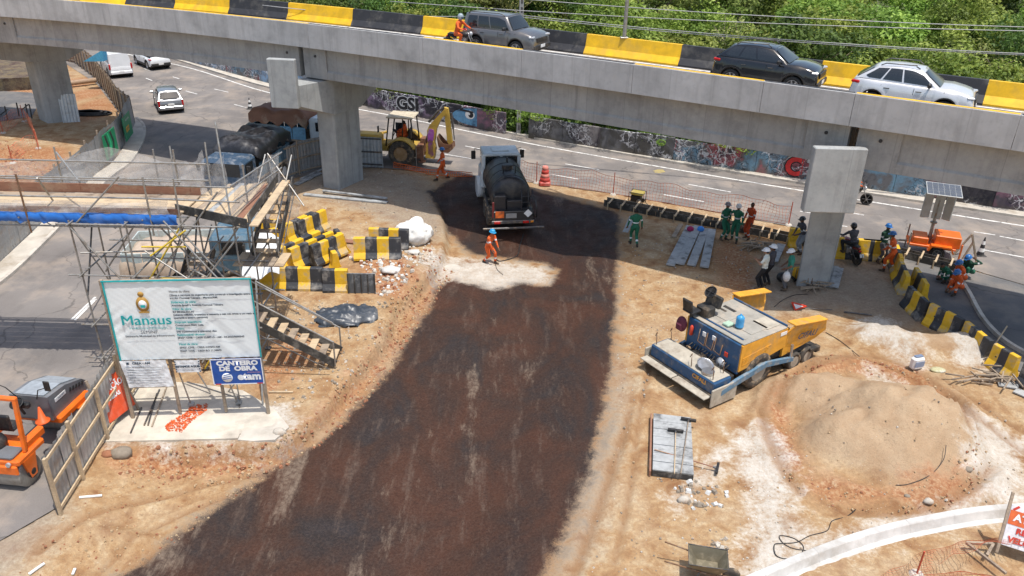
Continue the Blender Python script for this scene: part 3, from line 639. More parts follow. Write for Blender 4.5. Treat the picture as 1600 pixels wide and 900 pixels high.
# cast board marks: thin joints on parapet
def pier(label, cfoot, ztop, capbot, nose, nz0, nz1, tail, zb0=-.3, zcap=GB - .08):
    """cfoot: 4 plan corners (front-left, front-right, back-right, back-left); nose: cheek block plan corners"""
    t_ = thing('bridge_pier', label, 'bridge pier')
    mk = MB(); b0 = [Vector((p[0], p[1], zb0)) for p in cfoot]; b1 = [Vector((p[0], p[1], ztop)) for p in cfoot]
    # chamfered shaft
    def ch(q, c):
        out = []; n = len(q)
        for i in range(n):
            a, b, d = q[i - 1], q[i], q[(i + 1) % n]; out += [b + (a - b).normalized() * c, b + (d - b).normalized() * c]
        return out
    q0, q1 = ch(b0, .06), ch(b1, .06); n = 8
    mk.add(q0 + q1, [(i, (i + 1) % n, n + (i + 1) % n, n + i) for i in range(n)] + [tuple(range(n))[::-1], tuple(range(n, 2 * n))]); mk.build('pier_shaft', M['conc_pier'], t_)
    mk = MB(); fl, fr, br, bl = [Vector((p[0], p[1], 0)) for p in cfoot]
    nl, nr = [Vector((p[0], p[1], 0)) for p in nose]; tl, tr = [Vector((p[0], p[1], 0)) for p in tail]
    def ring(a, b, z0, z1): return [a + Vector((0, 0, z0)), b + Vector((0, 0, z0)), b + Vector((0, 0, z1)), a + Vector((0, 0, z1))]
    wv = (fr - fl) * .12
    secs = [ring(nl, nr, nz0, zcap), ring(fl - wv, fr + wv, capbot, zcap), ring(bl - wv, br + wv, capbot, zcap), ring(tl, tr, nz0 + .1, zcap)]
    vs = [p for s_ in secs for p in s_]; fs = [(0, 1, 2, 3), (12, 15, 14, 13)]
    for i in range(3): fs += [(i * 4 + j, i * 4 + (j + 1) % 4, (i + 1) * 4 + (j + 1) % 4, (i + 1) * 4 + j) for j in range(4)]
    mk.add(vs, fs); mk.build('pier_cap', M['conc_pier'], t_)
    # cheek block standing up in front of the girders
    d = (nr - nl).normalized(); fw = Vector((d.y, -d.x, 0))
    if fw.y > 0: fw = -fw
    mk = MB(); dz = Vector((0, 0, (nz0 + nz1) / 2 - .02))
    mk.beam(nl + fw * .16 + dz, nr + fw * .16 + dz, .32, nz1 - nz0 + .04, ch=.03); mk.build('cheek_block', M['conc_pier'], t_)
    mk = MB()
    for f in (.25, .75): c = fl.lerp(bl, f).lerp(fr.lerp(br, f), .5); mk.box((c.x, c.y, GB - .04), (.5, .5, .07))
    mk.build('bearing_pad', M['steel'], t_)
    return t_
q = [g(1243, 447), g(1293, 449)]; ax = Vector((.42, .907, 0))
pier('right hand concrete pier with a large square block above its narrow shaft', [q[0], q[1], q[1] + ax * 2.1, q[0] + ax * 2.1], 3.62, 3.55, [(9.86, 25.75), (11.6, 25.72)], 4.28, 6.5, [q[0] + ax * 3.6, q[1] + ax * 3.6])
q = [g(504.5, 292), g(530.7, 297), g(569, 280)]; v = q[2] - q[1]; ax = v.normalized(); bl = q[0] + v
pier('middle concrete pier with hammerhead cap beside the backhoe', [q[0], q[1], q[2], bl], 3.95, 3.87, [(-11.27, 36.75), (-9.98, 36.6)], 4.62, 6.80, [bl + ax * 1.9, q[2] + ax * 1.9])
q = [g(61, 186), g(75, 193), g(125, 188)]; v = q[2] - q[1]; ax = v.normalized(); bl = q[0] + v
pier('far left concrete pier with a zinc sheet leaning on its shaft', [q[0], q[1], q[2], bl], 3.9, 3.8, [q[0] - ax * 4.5, q[1] - ax * 4.4], 4.5, 5.5, [bl + ax * 1.6, q[2] + ax * 1.6])
# lamp post standing on the far barrier
def lamp_post(px, label):
    x = bx_at(px, 8.1, 5.45); b = BP(x, 5.46, DK + .84); t_ = thing('street_lamp', label, 'street lamp', b)
    MB().box((0, 0, .02), (.34, .3, .04), ch=.01).build('base_plate', M['galv'], t_)
    MB().cyl((0, 0, .02), (0, 0, 8.5), .085, .05, 12).build('pole', M['galv'], t_)
    d = bdir(x); n = Vector((d.y, -d.x, 0)); MB().tube([Vector((0, 0, 8.3)), n * .6 + Vector((0, 0, 8.8)), n * 1.5 + Vector((0, 0, 8.95))], .03, 8).build('arm', M['galv'], t_)
    MB().box(n * 1.8 + Vector((0, 0, 8.95)), (.6, .25, .1), ch=.03).build('lamp_head', M['white'], t_)
    for k in range(4): pass
lamp_post(975, 'tall galvanised lamp post standing on the yellow barrier length')
# ============================================================ VEGETATION
def t_leaf(name, c1, c2, c3):
    t = NT(name); oi = t.n('ShaderNodeObjectInfo'); a = t.n('ShaderNodeAttribute', attribute_name='lf')
    r = t.ramp(a.outputs['Fac'], [(0, c1), (.5, c2), (1, c3)]); hs = t.n('ShaderNodeHueSaturation')
    t.L(t.maprange(oi.outputs['Random'], 0, 1, .475, .515), hs.inputs['Hue']); t.L(t.maprange(oi.outputs['Random'], 0, 1, .75, 1.45), hs.inputs['Value']); t.L(r, hs.inputs['Color'])
    t.L(hs.outputs[0], t.b.inputs['Base Color']); t.b.inputs['Roughness'].default_value = .55; t.b.inputs['Specular IOR Level'].default_value = .3
    tr = t.n('ShaderNodeBsdfTranslucent'); t.L(hs.outputs[0], tr.inputs['Color']); mx = t.n('ShaderNodeMixShader'); mx.inputs[0].default_value = .35
    out = t.t.nodes['Material Output']; t.L(t.b.outputs[0], mx.inputs[1]); t.L(tr.outputs[0], mx.inputs[2]); t.L(mx.outputs[0], out.inputs['Surface']); return t.m
LEAF = [t_leaf('bright_foliage', (.06, .10, .018), (.18, .27, .045), (.36, .44, .09)), t_leaf('olive_foliage', (.065, .085, .025), (.18, .22, .055), (.36, .37, .12)), t_leaf('dark_foliage', (.04, .075, .02), (.08, .14, .03), (.17, .26, .05))]
BARK = mat('bark', (.2, .16, .12), .9, scale=8, bump=.4)
def tree_proto(seed, hgt, rad, leaves, size, mi, bare=.0):
    rr = np.random.RandomState(seed); rnd = random.Random(seed)
    root = bpy.data.objects.new('tree', None); col.objects.link(root)
    tk = MB(); tips = []
    lean = Vector((rnd.uniform(-.15, .15), rnd.uniform(-.15, .15), 1))
    top = lean * hgt * .55
    tk.tube([(0, 0, -.3), top * .5 + Vector((rnd.uniform(-.2, .2), 0, 0)), top], [.16, .11, .07], 7)
    for k in range(9):
        s0 = top * rnd.uniform(.45, 1); a = rnd.uniform(0, 2 * PI); L = rad * rnd.uniform(.6, 1.05); e = s0 + Vector((math.cos(a) * L, math.sin(a) * L, hgt * rnd.uniform(.12, .42)))
        m_ = s0.lerp(e, .5) + Vector((0, 0, .3)); tk.tube([s0, m_, e], [.06, .04, .015], 5); tips.append(e)
        for j in range(2):
            e2 = m_ + Vector((rnd.uniform(-1, 1), rnd.uniform(-1, 1), rnd.uniform(.4, 1.3))) * rad * .45; tk.tube([m_, e2], [.03, .008], 4); tips.append(e2)
    tk.build('trunk', BARK, root)
    # clumps of leaves around branch tips
    cl = [Vector((t.x, t.y, t.z)) for t in tips]
    cl += [Vector((rnd.gauss(0, rad * .45), rnd.gauss(0, rad * .45), hgt * rnd.uniform(.4, .98))) for _ in range(14)]
    nc = len(cl); pc = np.array([tuple(c) for c in cl]); cr = rr.uniform(.5, 1.05, nc) * rad * .42; tone = rr.uniform(0, 1, nc)
    k = rr.randint(0, nc, leaves); dv = rr.normal(size=(leaves, 3)); dv /= np.linalg.norm(dv, axis=1)[:, None]; rad_ = rr.uniform(.35, 1, leaves) ** .5
    pos = pc[k] + dv * (rad_ * cr[k])[:, None] * np.array([1, 1, .75])
    nrm = dv * .7 + rr.normal(size=(leaves, 3)) * .55 + np.array([0, 0, .5]); nrm /= np.linalg.norm(nrm, axis=1)[:, None]
    u = np.cross(nrm, rr.normal(size=(leaves, 3))); u /= np.linalg.norm(u, axis=1)[:, None]; v = np.cross(nrm, u)
    sz = size * rr.uniform(.55, 1.3, leaves)[:, None]
    q = np.stack([pos - u * sz, pos + v * sz * .5, pos + u * sz, pos - v * sz * .5], 1).reshape(-1, 3)
    me = bpy.data.meshes.new('crown'); me.vertices.add(leaves * 4); me.vertices.foreach_set('co', q.ravel()); me.loops.add(leaves * 4); me.loops.foreach_set('vertex_index', np.arange(leaves * 4))
    me.polygons.add(leaves); me.polygons.foreach_set('loop_start', np.arange(leaves) * 4); me.polygons.foreach_set('loop_total', np.full(leaves, 4))
    lf = np.clip(tone[k] * .75 + rr.uniform(0, .3, leaves), 0, 1); at = me.attributes.new('lf', 'FLOAT', 'POINT'); at.data.foreach_set('value', np.repeat(lf, 4).astype(np.float32))
    me.materials.append(LEAF[mi]); me.update(calc_edges=True); link('crown', me, root)
    return root
PROT = [tree_proto(1, 6.5, 2.9, 8500, .125, 0), tree_proto(2, 7.5, 2.7, 7500, .12, 1), tree_proto(3, 5.5, 2.5, 7500, .115, 0), tree_proto(4, 8, 3.0, 8500, .135, 2), tree_proto(5, 6.2, 2.3, 1600, .11, 1), tree_proto(6, 4.6, 2.6, 7500, .115, 0)]
TL = ['broad bright green tree beyond the graffiti wall', 'tall olive green tree beyond the graffiti wall', 'medium bright green tree beyond the graffiti wall', 'dark green tree beyond the graffiti wall', 'thin half bare tree with pale branches beyond the graffiti wall', 'low rounded light green tree beyond the graffiti wall']
used = set(); rt = random.Random(5)
def wall_y(x): return float(np.interp(x, wl[:, 0], wl[:, 1]))
rows = [(1.6, 2.4, .55), (4.0, 3.0, .8), (7.4, 3.4, .95), (11.5, 3.9, 1.05), (16.5, 4.6, 1.15), (22, 5.2, 1.25), (29, 6, 1.3), (38, 7.5, 1.45), (50, 9, 1.6)]
for dist, stp, scl in rows:
    x = -44 - dist * .5
    while x < 34 + dist * .75:
        xx = x + rt.uniform(-.8, .8); yy = (wall_y(xx) if xx > wl[0, 0] else wl[0, 1] + (wl[0, 0] - xx) * .55) + dist + rt.uniform(-1, 1); x += stp * rt.uniform(.8, 1.2)
        if dist < 2 and xx < -20: continue
        i = rt.choice([0, 0, 1, 2, 2, 3, 4, 5, 5]) if dist > 3 else rt.choice([2, 5, 3, 5])
        o = PROT[i] if i not in used else copy_tree(PROT[i]); used.add(i)
        o.location = (xx, yy, -.1 + max(0, dist - 6) * .06); k = scl * rt.uniform(.85, 1.2); o.scale = (k, k, k * rt.uniform(.85, 1.1)); o.rotation_euler = (0, 0, rt.uniform(0, 6.3))
        tag(o, TL[i], 'tree', 'trees beyond the graffiti wall')
# undergrowth: low leaves covering the ground behind the wall
rr = np.random.RandomState(3); n = 60000; ux = rr.uniform(-24, 40, n); dd = rr.uniform(0, 1, n) ** 1.6 * 12 + .35; uy = np.interp(ux, wl[:, 0], wl[:, 1]) + dd
uz = rr.uniform(0, 1, n) * (.4 + .7 * np.clip(np.sin(ux * 1.3) + np.sin(uy * 2.1 + ux * .4), 0, 1.4)); pos = np.stack([ux, uy, uz], 1)
nrm = rr.normal(size=(n, 3)) + np.array([0, -.3, .8]); nrm /= np.linalg.norm(nrm, axis=1)[:, None]; u = np.cross(nrm, rr.normal(size=(n, 3))); u /= np.linalg.norm(u, axis=1)[:, None]; v = np.cross(nrm, u)
sz = .15 * rr.uniform(.6, 1.5, n)[:, None]; q = np.stack([pos - u * sz, pos + v * sz * .45, pos + u * sz, pos - v * sz * .45], 1).reshape(-1, 3)
me = bpy.data.meshes.new('undergrowth'); me.vertices.add(n * 4); me.vertices.foreach_set('co', q.ravel()); me.loops.add(n * 4); me.loops.foreach_set('vertex_index', np.arange(n * 4)); me.polygons.add(n); me.polygons.foreach_set('loop_start', np.arange(n) * 4); me.polygons.foreach_set('loop_total', np.full(n, 4))
at = me.attributes.new('lf', 'FLOAT', 'POINT'); at.data.foreach_set('value', np.repeat(rr.uniform(0, 1, n), 4).astype(np.float32)); me.materials.append(LEAF[2]); me.update(calc_edges=True)
tag(link('undergrowth', me), 'dense low green undergrowth behind the graffiti wall', 'undergrowth', None, 'stuff')
# utility pole and overhead wires
def pole(b, hgt, label):
    t_ = thing('utility_pole', label, 'utility pole', b); mk = MB(); mk.box((0, 0, hgt / 2), (.26, .34, hgt), ch=.02)
    mk.build('shaft', M['conc'], t_); mk = MB()
    for k in range(int(hgt / .5)): mk.box((.02, -.172, .5 + k * .5), (.12, .01, .3))
    tag(mk.build('recesses', M['steel'], t_), kind='stuff'); mk = MB(); mk.beam((-1, 0, hgt - .4), (1, 0, hgt - .4), .1, .12); mk.build('crossarm', M['wood_old'], t_)
    for xx in (-.9, -.3, .3, .9): MB().cyl((xx, 0, hgt - .34), (xx, 0, hgt - .18), .04, .03, 8).build('insulator', M['white'], t_)
pole(g(810, 213) + Vector((0, .35, 0)), 9.5, 'rectangular concrete utility pole in the gap of the graffiti wall')
def wire(a, b, label, sag=.5, r=.018, gp='overhead wires'):
    a, b = Vector(a), Vector(b); mk = MB(); mk.tube([a.lerp(b, t / 14) - Vector((0, 0, sag * 4 * (t / 14) * (1 - t / 14))) for t in range(15)], r, 5); tag(mk.build('overhead_wire', mat_w), label, 'wire', gp)
mat_w = mat('wire_sheath', (.42, .42, .42), .5)
for (xa, ya), (xb, yb_), lb in (((610, 2, ), (1700, 50), 'upper overhead wire in front of the treetops'), ((700, -12), (1700, 45), 'upper overhead wire in front of the treetops'), ((800, 22), (1700, 88), 'middle overhead wire in front of the trees'), ((800, 25), (1700, 90), 'middle overhead wire in front of the trees'), ((1400, 118), (1700, 127), 'lowest overhead wire on the right above the barrier'), ((410, 8), (800, 24), 'overhead wire at the upper left in front of the trees')):
    wire(atY(xa, ya, 47 - xa * .006), atY(xb, yb_, 47 - xb * .006), lb, .25, .02 if ya < 100 else .025)
# ============================================================ VEHICLES
def paint(name, c, metal=.0, rough=.3, dust=.12):
    return mat(name, c, rough, metal, var=.05, scale=1.5, dirt=(.35, .28, .2), dirt_amt=dust, coat=.8)
def wheel(parent, c, r, w_, side, rim=None, spokes=5, tyre='tyre', rimr=.68, name='wheel'):
    """wheel with its tyre and rim; side = +1 when the outer face looks to local +y"""
    Mx = Matrix.Rotation(-PI / 2 * side, 3, 'X')
    t_ = MB().lathe([(r * rimr, -w_ / 2), (r * .93, -w_ / 2), (r, -w_ * .36), (r, w_ * .36), (r * .93, w_ / 2), (r * rimr, w_ / 2), (r * rimr, -w_ / 2)], (0, 0, 0), 24, Mx)
    o = t_.build(name, M[tyre], parent); o.location = c
    m2 = MB(); rr_ = r * rimr
    if spokes:
        m2.lathe([(rr_, w_ * .1), (rr_ * .99, w_ * .48), (rr_ * .9, w_ * .42), (rr_ * .88, w_ * .1)], (0, 0, 0), 20, Mx); m2.lathe([(.0, w_ * .36), (rr_ * .2, w_ * .36), (rr_ * .24, w_ * .1)], (0, 0, 0), 10, Mx)
        for k in range(spokes):
            a = 2 * PI * k / spokes; d = Vector((math.cos(a), 0, math.sin(a))); yy = Vector((0, side * w_ * .32, 0))
            m2.beam(d * rr_ * .15 + yy, d * rr_ * .93 + yy, .05 * r / .33, .03, up=(0, 1, 0))
        MB().lathe([(0, w_ * .08), (rr_ * .9, w_ * .1)], (0, 0, 0), 16, Mx).build('brake_disc', M['steel'], o)
    else:
        m2.lathe([(0, w_ * .38), (rr_ * .28, w_ * .38), (rr_ * .32, w_ * .15), (rr_ * .82, w_ * .12), (rr_ * .93, w_ * .48), (rr_, w_ * .48)], (0, 0, 0), 20, Mx)
    m2.build('rim', rim or M['alloy'], o)
    return o
def interp(x, pts):
    return float(np.interp(x, [p[0] for p in pts], [p[1] for p in pts]))
def car(name, label, cat, body, L=4.3, W=1.8, Hh=1.65, zs=.24, wr=.345, axf=.84, axr=.78, hood=1.0, belt=1.02, cowl=.62, rooff=.22, roofr=-.40, tail=-.475, clad=True, rails=True, spokes=5, front='suv', rearh=None, white_roof=None, gtop=.73, plate=True, panel_van=False, group=None, curve=.6):
    t_ = thing(name, label, cat, group=group); h2 = L / 2; xf, xr = h2 - axf, -h2 + axr; rb = rearh or belt
    top = [(-h2, zs + .42), (-h2 + .04, zs + .62), (-h2 + .10, rb - .04), (-h2 + .2, rb), (cowl * h2 - .25, belt), (cowl * h2, belt + .005), (cowl * h2 + .35, hood + .01), (h2 - .45, hood - .05), (h2 - .16, hood - .13), (h2 - .04, hood - .27), (h2, zs + .3)]
    xs = sorted(set([-h2, -h2 + .03, -h2 + .07, -h2 + .13, -h2 + .22] + [round(-h2 + .3 + i * .12, 3) for i in range(int((L - .55) / .12))] + [h2 - .22, h2 - .13, h2 - .07, h2 - .03, h2] + [xx + s_ * wr * k for xx in (xf, xr) for s_ in (-1, 1) for k in (.4, .75, .98, 1.13, 1.16)]))
    xs = [x for x in xs if -h2 <= x <= h2]
    mk = MB(); vs = []; K = 9
    def arch(x, R): return max([zs] + [wr + math.sqrt(max(0, R * R - (x - a) ** 2)) for a in (xf, xr) if abs(x - a) < R])
    def halfw(x): return W / 2 * (1 - .055 * abs(x / h2) ** 3.5 - .10 * max(0, abs(x / h2) - .93) / .07 * .8)
    for x in xs:
        w_ = halfw(x); zt = interp(x, top); zb = max(zs + (.10 if abs(x) > h2 - .08 else 0), arch(x, wr * 1.15)); zb = min(zb, zt - .12); z1 = zb + .02
        flare = .025 if zb > zs + .12 else 0
        prof = [(0, zb), (w_ * .92, zb), (w_ * .985 + flare, z1), (w_ + flare, zb + .07), (w_ + flare * .3, zb + (zt - zb) * .35), (w_ * .99, zb + (zt - zb) * .6), (w_ * .955, zt - .10), (w_ * .90, zt - .02), (w_ * .80, zt + .012), (0, zt + .035)]
        vs += [(x, y, z) for y, z in prof] + [(x, -y, z) for y, z in prof[-2:0:-1]]
    n = 18
    for i in range(len(xs) - 1):
        for j in range(n):
            a, b = i * n + j, i * n + (j + 1) % n; mk.mi = 1 if (j in (0, n - 1, 1, n - 2) or (clad and j in (2, n - 3))) else 0
            mk.add([], []); mk.f.append((a, b, b + n, a + n)); mk.m.append(mk.mi); mk.sm.append(True)
    mk.v = vs; mk.mi = 1
    mk.f += [tuple(range(n))[::-1], tuple(range((len(xs) - 1) * n, len(xs) * n))]; mk.m += [0, 0]; mk.sm += [False, False]
    bd = mk.build('body', [body, M['blackpl']], t_)
    # glasshouse hull
    xa, xb, xc, xd = tail * L, roofr * L, rooff * L, cowl * h2 + .05; yb0, yt0 = W / 2 * .90, W / 2 * gtop; zr = Hh
    def S(u, t, s_):                                       # side surface
        xx = (xa + (xd - xa) * u) * (1 - t) + (xb + (xc - xb) * u) * t
        zb_ = interp(xa + (xd - xa) * u, top) - .01; e = math.sin(PI * min(max(u, 0), 1)); zt_ = zr - .035 - .05 * (1 - e) * curve
        y = (yb0 * (1 - t) + yt0 * t) + .03 * math.sin(PI * t) - .05 * abs(2 * u - 1) ** 3 * (t * .6 + .4); return Vector((xx, s_ * y, zb_ + (zt_ - zb_) * t))
    U = [i / 14 for i in range(15)]; T = [0, .25, .5, .75, .93, 1]
    mk = MB(); vs = []
    for u in U:
        ring = [S(u, t, 1) for t in T]; zt_ = ring[-1].z; yy = ring[-1].y; xx = ring[-1].x
        ring += [Vector((xx, yy * .82, zt_ + .03)), Vector((xx, yy * .4, zt_ + .045)), Vector((xx, 0, zt_ + .05))]
        vs += ring + [Vector((p.x, -p.y, p.z)) for p in ring[-2::-1]]
    k = 2 * (len(T) + 3) - 1
    fs = [(i * k + j, i * k + j + 1, (i + 1) * k + j + 1, (i + 1) * k + j) for i in range(len(U) - 1) for j in range(k - 1)]
    fs += [tuple(range(k))[::-1], tuple(range((len(U) - 1) * k, len(U) * k))]
    mk.add(vs, fs, True); [mk.sm.__setitem__(-1 - q, False) for q in (0, 1)]; mk.build('roof_shell', white_roof or body, t_)
    def patch(fn, m_, nm, off, nu=4, nv=3):
        mk = MB(); vs = [fn(i / nu, j / nv) for i in range(nu + 1) for j in range(nv + 1)]
        nn = (vs[nv + 1] - vs[0]).cross(vs[1] - vs[0]).normalized(); c = sum(vs, Vector()) / len(vs)
        if nn.dot(c - Vector((0, 0, .9))) < 0: nn = -nn
        vs = [p + nn * off for p in vs] + [p - nn * .02 for p in vs]; q = (nu + 1) * (nv + 1)
        fs = [(i * (nv + 1) + j, i * (nv + 1) + j + 1, (i + 1) * (nv + 1) + j + 1, (i + 1) * (nv + 1) + j) for i in range(nu) for j in range(nv)]
        rim_ = [i * (nv + 1) for i in range(nu + 1)] + [nu * (nv + 1) + j for j in range(1, nv + 1)] + [i * (nv + 1) + nv for i in range(nu - 1, -1, -1)] + [j for j in range(nv - 1, 0, -1)]
        fs += [(a, b, b + q, a + q) for a, b in zip(rim_, rim_[1:] + rim_[:1])]
        mk.add(vs, fs); return mk.build(nm, m_, t_)
    wins = [(.085, .30), (.325, .56), (.585, .93)] if not panel_van else [(.62, .93)]
    if not panel_van and front == 'hatch': wins = [(.10, .46), (.49, .93)]
    for s_ in (1, -1):
        for i, (u0, u1) in enumerate(wins):
            def f(a, b, u0=u0, u1=u1, s_=s_):
                u = u0 + (u1 - u0) * a; t = .10 + .80 * b
                if u1 > .9 and a > .6: t = .10 + .80 * b * (1 - (a - .6) * .55)
                if u0 < .15 and a < .3: t = .10 + (.80 * b) * (1 - (.3 - a) * .7) + (.3 - a) * .5
                return S(u, min(t, .9), s_)
            patch(f, M['glass'], 'side_window', .008, 6, 4)
    def wsf(u0, a, b, ins):
        y = (a * 2 - 1); t = ins + (1 - 2 * ins) * b; p = S(u0, t, 1); q_ = .06 * (1 - y * y) * (1 if u0 > .5 else -1); return Vector((p.x + q_ * .5, p.y * y * .90, p.z + .03 * (1 - y * y) * t))
    patch(lambda a, b: wsf(1.0, a, b, .07), M['glass'], 'windscreen', .028, 8, 3)
    if not panel_van: patch(lambda a, b: wsf(0.0, a, b, .14), M['glass'], 'rear_window', .026, 8, 3)
    # doors: seams, handles
    if front == 'hatch': seams = (-.02 * L, .235 * L)
    else: seams = (-.245 * L, .02 * L, .255 * L)
    for s_ in (1, -1):
        for x in seams:
            w_ = halfw(x); zb = max(zs + .1, arch(x, wr * 1.2) + .02)
            mk = MB(); z1 = belt - .07; mk.beam((x, s_ * (w_ - .002), zb + .02), (x + .01, s_ * (w_ * .975), z1), .008, .012, up=(1, 0, 0)); mk.build('door_seam', M['blackpl'], t_)
        for x in (seams[-2] + .16, seams[-2] - L * .215) if front != 'hatch' else (seams[0] + .15,):
            mk = MB(); mk.box((x, s_ * (halfw(x) * .992), belt - .17), (.19, .03, .03), ch=.01); mk.build('door_handle', body if not clad else M['blackpl'], t_)
        mk = MB(); mx_ = cowl * h2 - .28; mk.box((mx_, s_ * (W / 2 + .10), belt + .09), (.13, .22, .15), ch=.04); mk.beam((mx_, s_ * (W / 2 - .08), belt + .02), (mx_, s_ * (W / 2 + .06), belt + .06), .05, .04); mk.build('wing_mirror', body if not clad else M['blackpl'], t_)
        if clad: MB().box((0, s_ * (W / 2 + .004), zs + .13), (xf - xr - 2.35 * wr, .03, .17), ch=.012).build('side_cladding', M['blackpl'], t_)
        if rails:
            mk = MB(); mk.tube([(xb + .1, s_ * yt0 * .9, zr - .03), (xb + .25, s_ * yt0 * .92, zr + .045), (0, s_ * yt0 * .93, zr + .07), (xc - .25, s_ * yt0 * .92, zr + .04), (xc - .12, s_ * yt0 * .9, zr - .03)], .02, 6); mk.build('roof_rail', M['steel'] if rails is True else rails, t_)
        for x, nm in ((xf, 1), (xr, 0)): wheel(t_, (x, s_ * (W / 2 - .115), wr), wr, .22, s_, spokes=spokes)
        # lamps
        lz = hood - .25
        MB().box((h2 - .17, s_ * (W * .37), lz + .05), (.24, .32, .09), Matrix.Rotation(s_ * -.32, 3, 'Z'), ch=.03).build('headlight', M['lens'], t_)
        if front == 'van' or front == 'hatch': MB().box((-h2 + .06, s_ * (W * .445), rb - .22), (.12, .13, .42), ch=.03).build('tail_light', M['redlight'], t_)
        else: MB().box((-h2 + .19, s_ * (W * .40), rb - .15), (.28, .28, .10), Matrix.Rotation(s_ * .3, 3, 'Z'), ch=.03).build('tail_light', M['redlight'], t_)
    MB().box((h2 - .01, 0, hood - .33), (.06, W * .55, .20), ch=.02).build('grille', M['blackpl'], t_)
    MB().box((h2 - .005, 0, zs + .2), (.09, W * .86, .20), ch=.03).build('front_bumper', M['blackpl'] if clad else body, t_)
    MB().box((-h2 + .0, 0, zs + .2), (.10, W * .88, .22), ch=.03).build('rear_bumper', M['blackpl'] if clad else body, t_)
    MB().box((h2 + .045, 0, zs + .24), (.012, .40, .13), ch=.004).build('number_plate', M['white'], t_); MB().box((-h2 - .03, 0, (zs + .24) if front != 'hatch' else zs + .42), (.05, .40, .13), ch=.004).build('number_plate', M['white'], t_)
    return t_
def on_deck(o, px, off, flip=False, dz=0.):
    x = bx_at(px, DK, off); p = BP(x, off, DK + .004 + dz); d = bdir(x); o.location = p; o.rotation_euler = (0, 0, math.atan2(d.y, d.x) + (PI if flip else 0)); return x
GREYC = paint('grey_car_paint', (.15, .145, .145), .5, .3); BLKC = paint('black_car_paint', (.01, .0105, .012), .2, .15, .04); SILC = paint('silver_white_car_paint', (.66, .66, .67), .3, .28); WHC = paint('white_car_paint', (.78, .79, .8), 0, .3, .06); SIL2 = paint('silver_car_paint', (.27, .28, .30), .5, .3)
c1 = car('grey_suv', 'boxy grey off-road SUV on the overpass behind the motorcyclist', 'car', GREYC, L=3.65, W=1.76, Hh=1.64, hood=1.07, belt=1.06, cowl=.40, rooff=.11, roofr=-.46, tail=-.485, group='cars on the overpass', curve=.3)
on_deck(c1, 790, 3.5)
c2 = car('black_suv', 'glossy black SUV in the middle of the overpass', 'car', BLKC, L=3.9, W=1.83, Hh=1.60, hood=1.08, belt=1.08, rearh=1.14, cowl=.42, rooff=.06, roofr=-.33, tail=-.475, gtop=.66, curve=1.1, group='cars on the overpass', spokes=7, wr=.35)
on_deck(c2, 1197, 3.25)
c3 = car('silver_suv', 'silver white SUV rightmost on the overpass, half behind the parapet', 'car', SILC, L=3.85, W=1.76, Hh=1.57, hood=1.04, belt=1.04, rearh=1.12, cowl=.42, rooff=.06, roofr=-.31, tail=-.475, gtop=.66, curve=1.1, group='cars on the overpass', wr=.34)
on_deck(c3, 1418, 2.45)
def on_ground(o, rear_px, front_px, z=.016, L=4.2):
    a, b = g(*rear_px, z), g(*front_px, z); d = (b - a).normalized(); o.location = a + d * (L / 2); o.rotation_euler = (0, 0, math.atan2(d.y, d.x))
c4 = car('white_van', 'white panel van driving away on the far left road beside the hoarding', 'van', WHC, L=4.3, W=1.75, Hh=1.85, hood=1.05, belt=1.08, rearh=1.12, cowl=.56, rooff=.17, roofr=-.475, tail=-.49, clad=False, rails=False, front='van', panel_van=True, gtop=.82, curve=.1)
on_ground(c4, (192, 122), (176, 107))
c5 = car('white_compact_suv', 'white compact SUV with a dark roof leading the cars at the far left', 'car', WHC, L=4.1, W=1.75, Hh=1.5, hood=.98, belt=1.0, cowl=.45, rooff=.12, roofr=-.30, tail=-.46, white_roof=BLKC, front='suv')
on_ground(c5, (253, 109), (230, 99), L=4.0)
c6 = car('silver_hatchback', 'small silver hatchback seen from behind on the left road', 'car', SIL2, L=3.7, W=1.63, Hh=1.43, hood=.9, belt=.93, cowl=.45, rooff=.10, roofr=-.34, tail=-.455, clad=False, rails=False, front='hatch', wr=.29, zs=.2)
on_ground(c6, (270, 178), (257, 153), L=3.7)
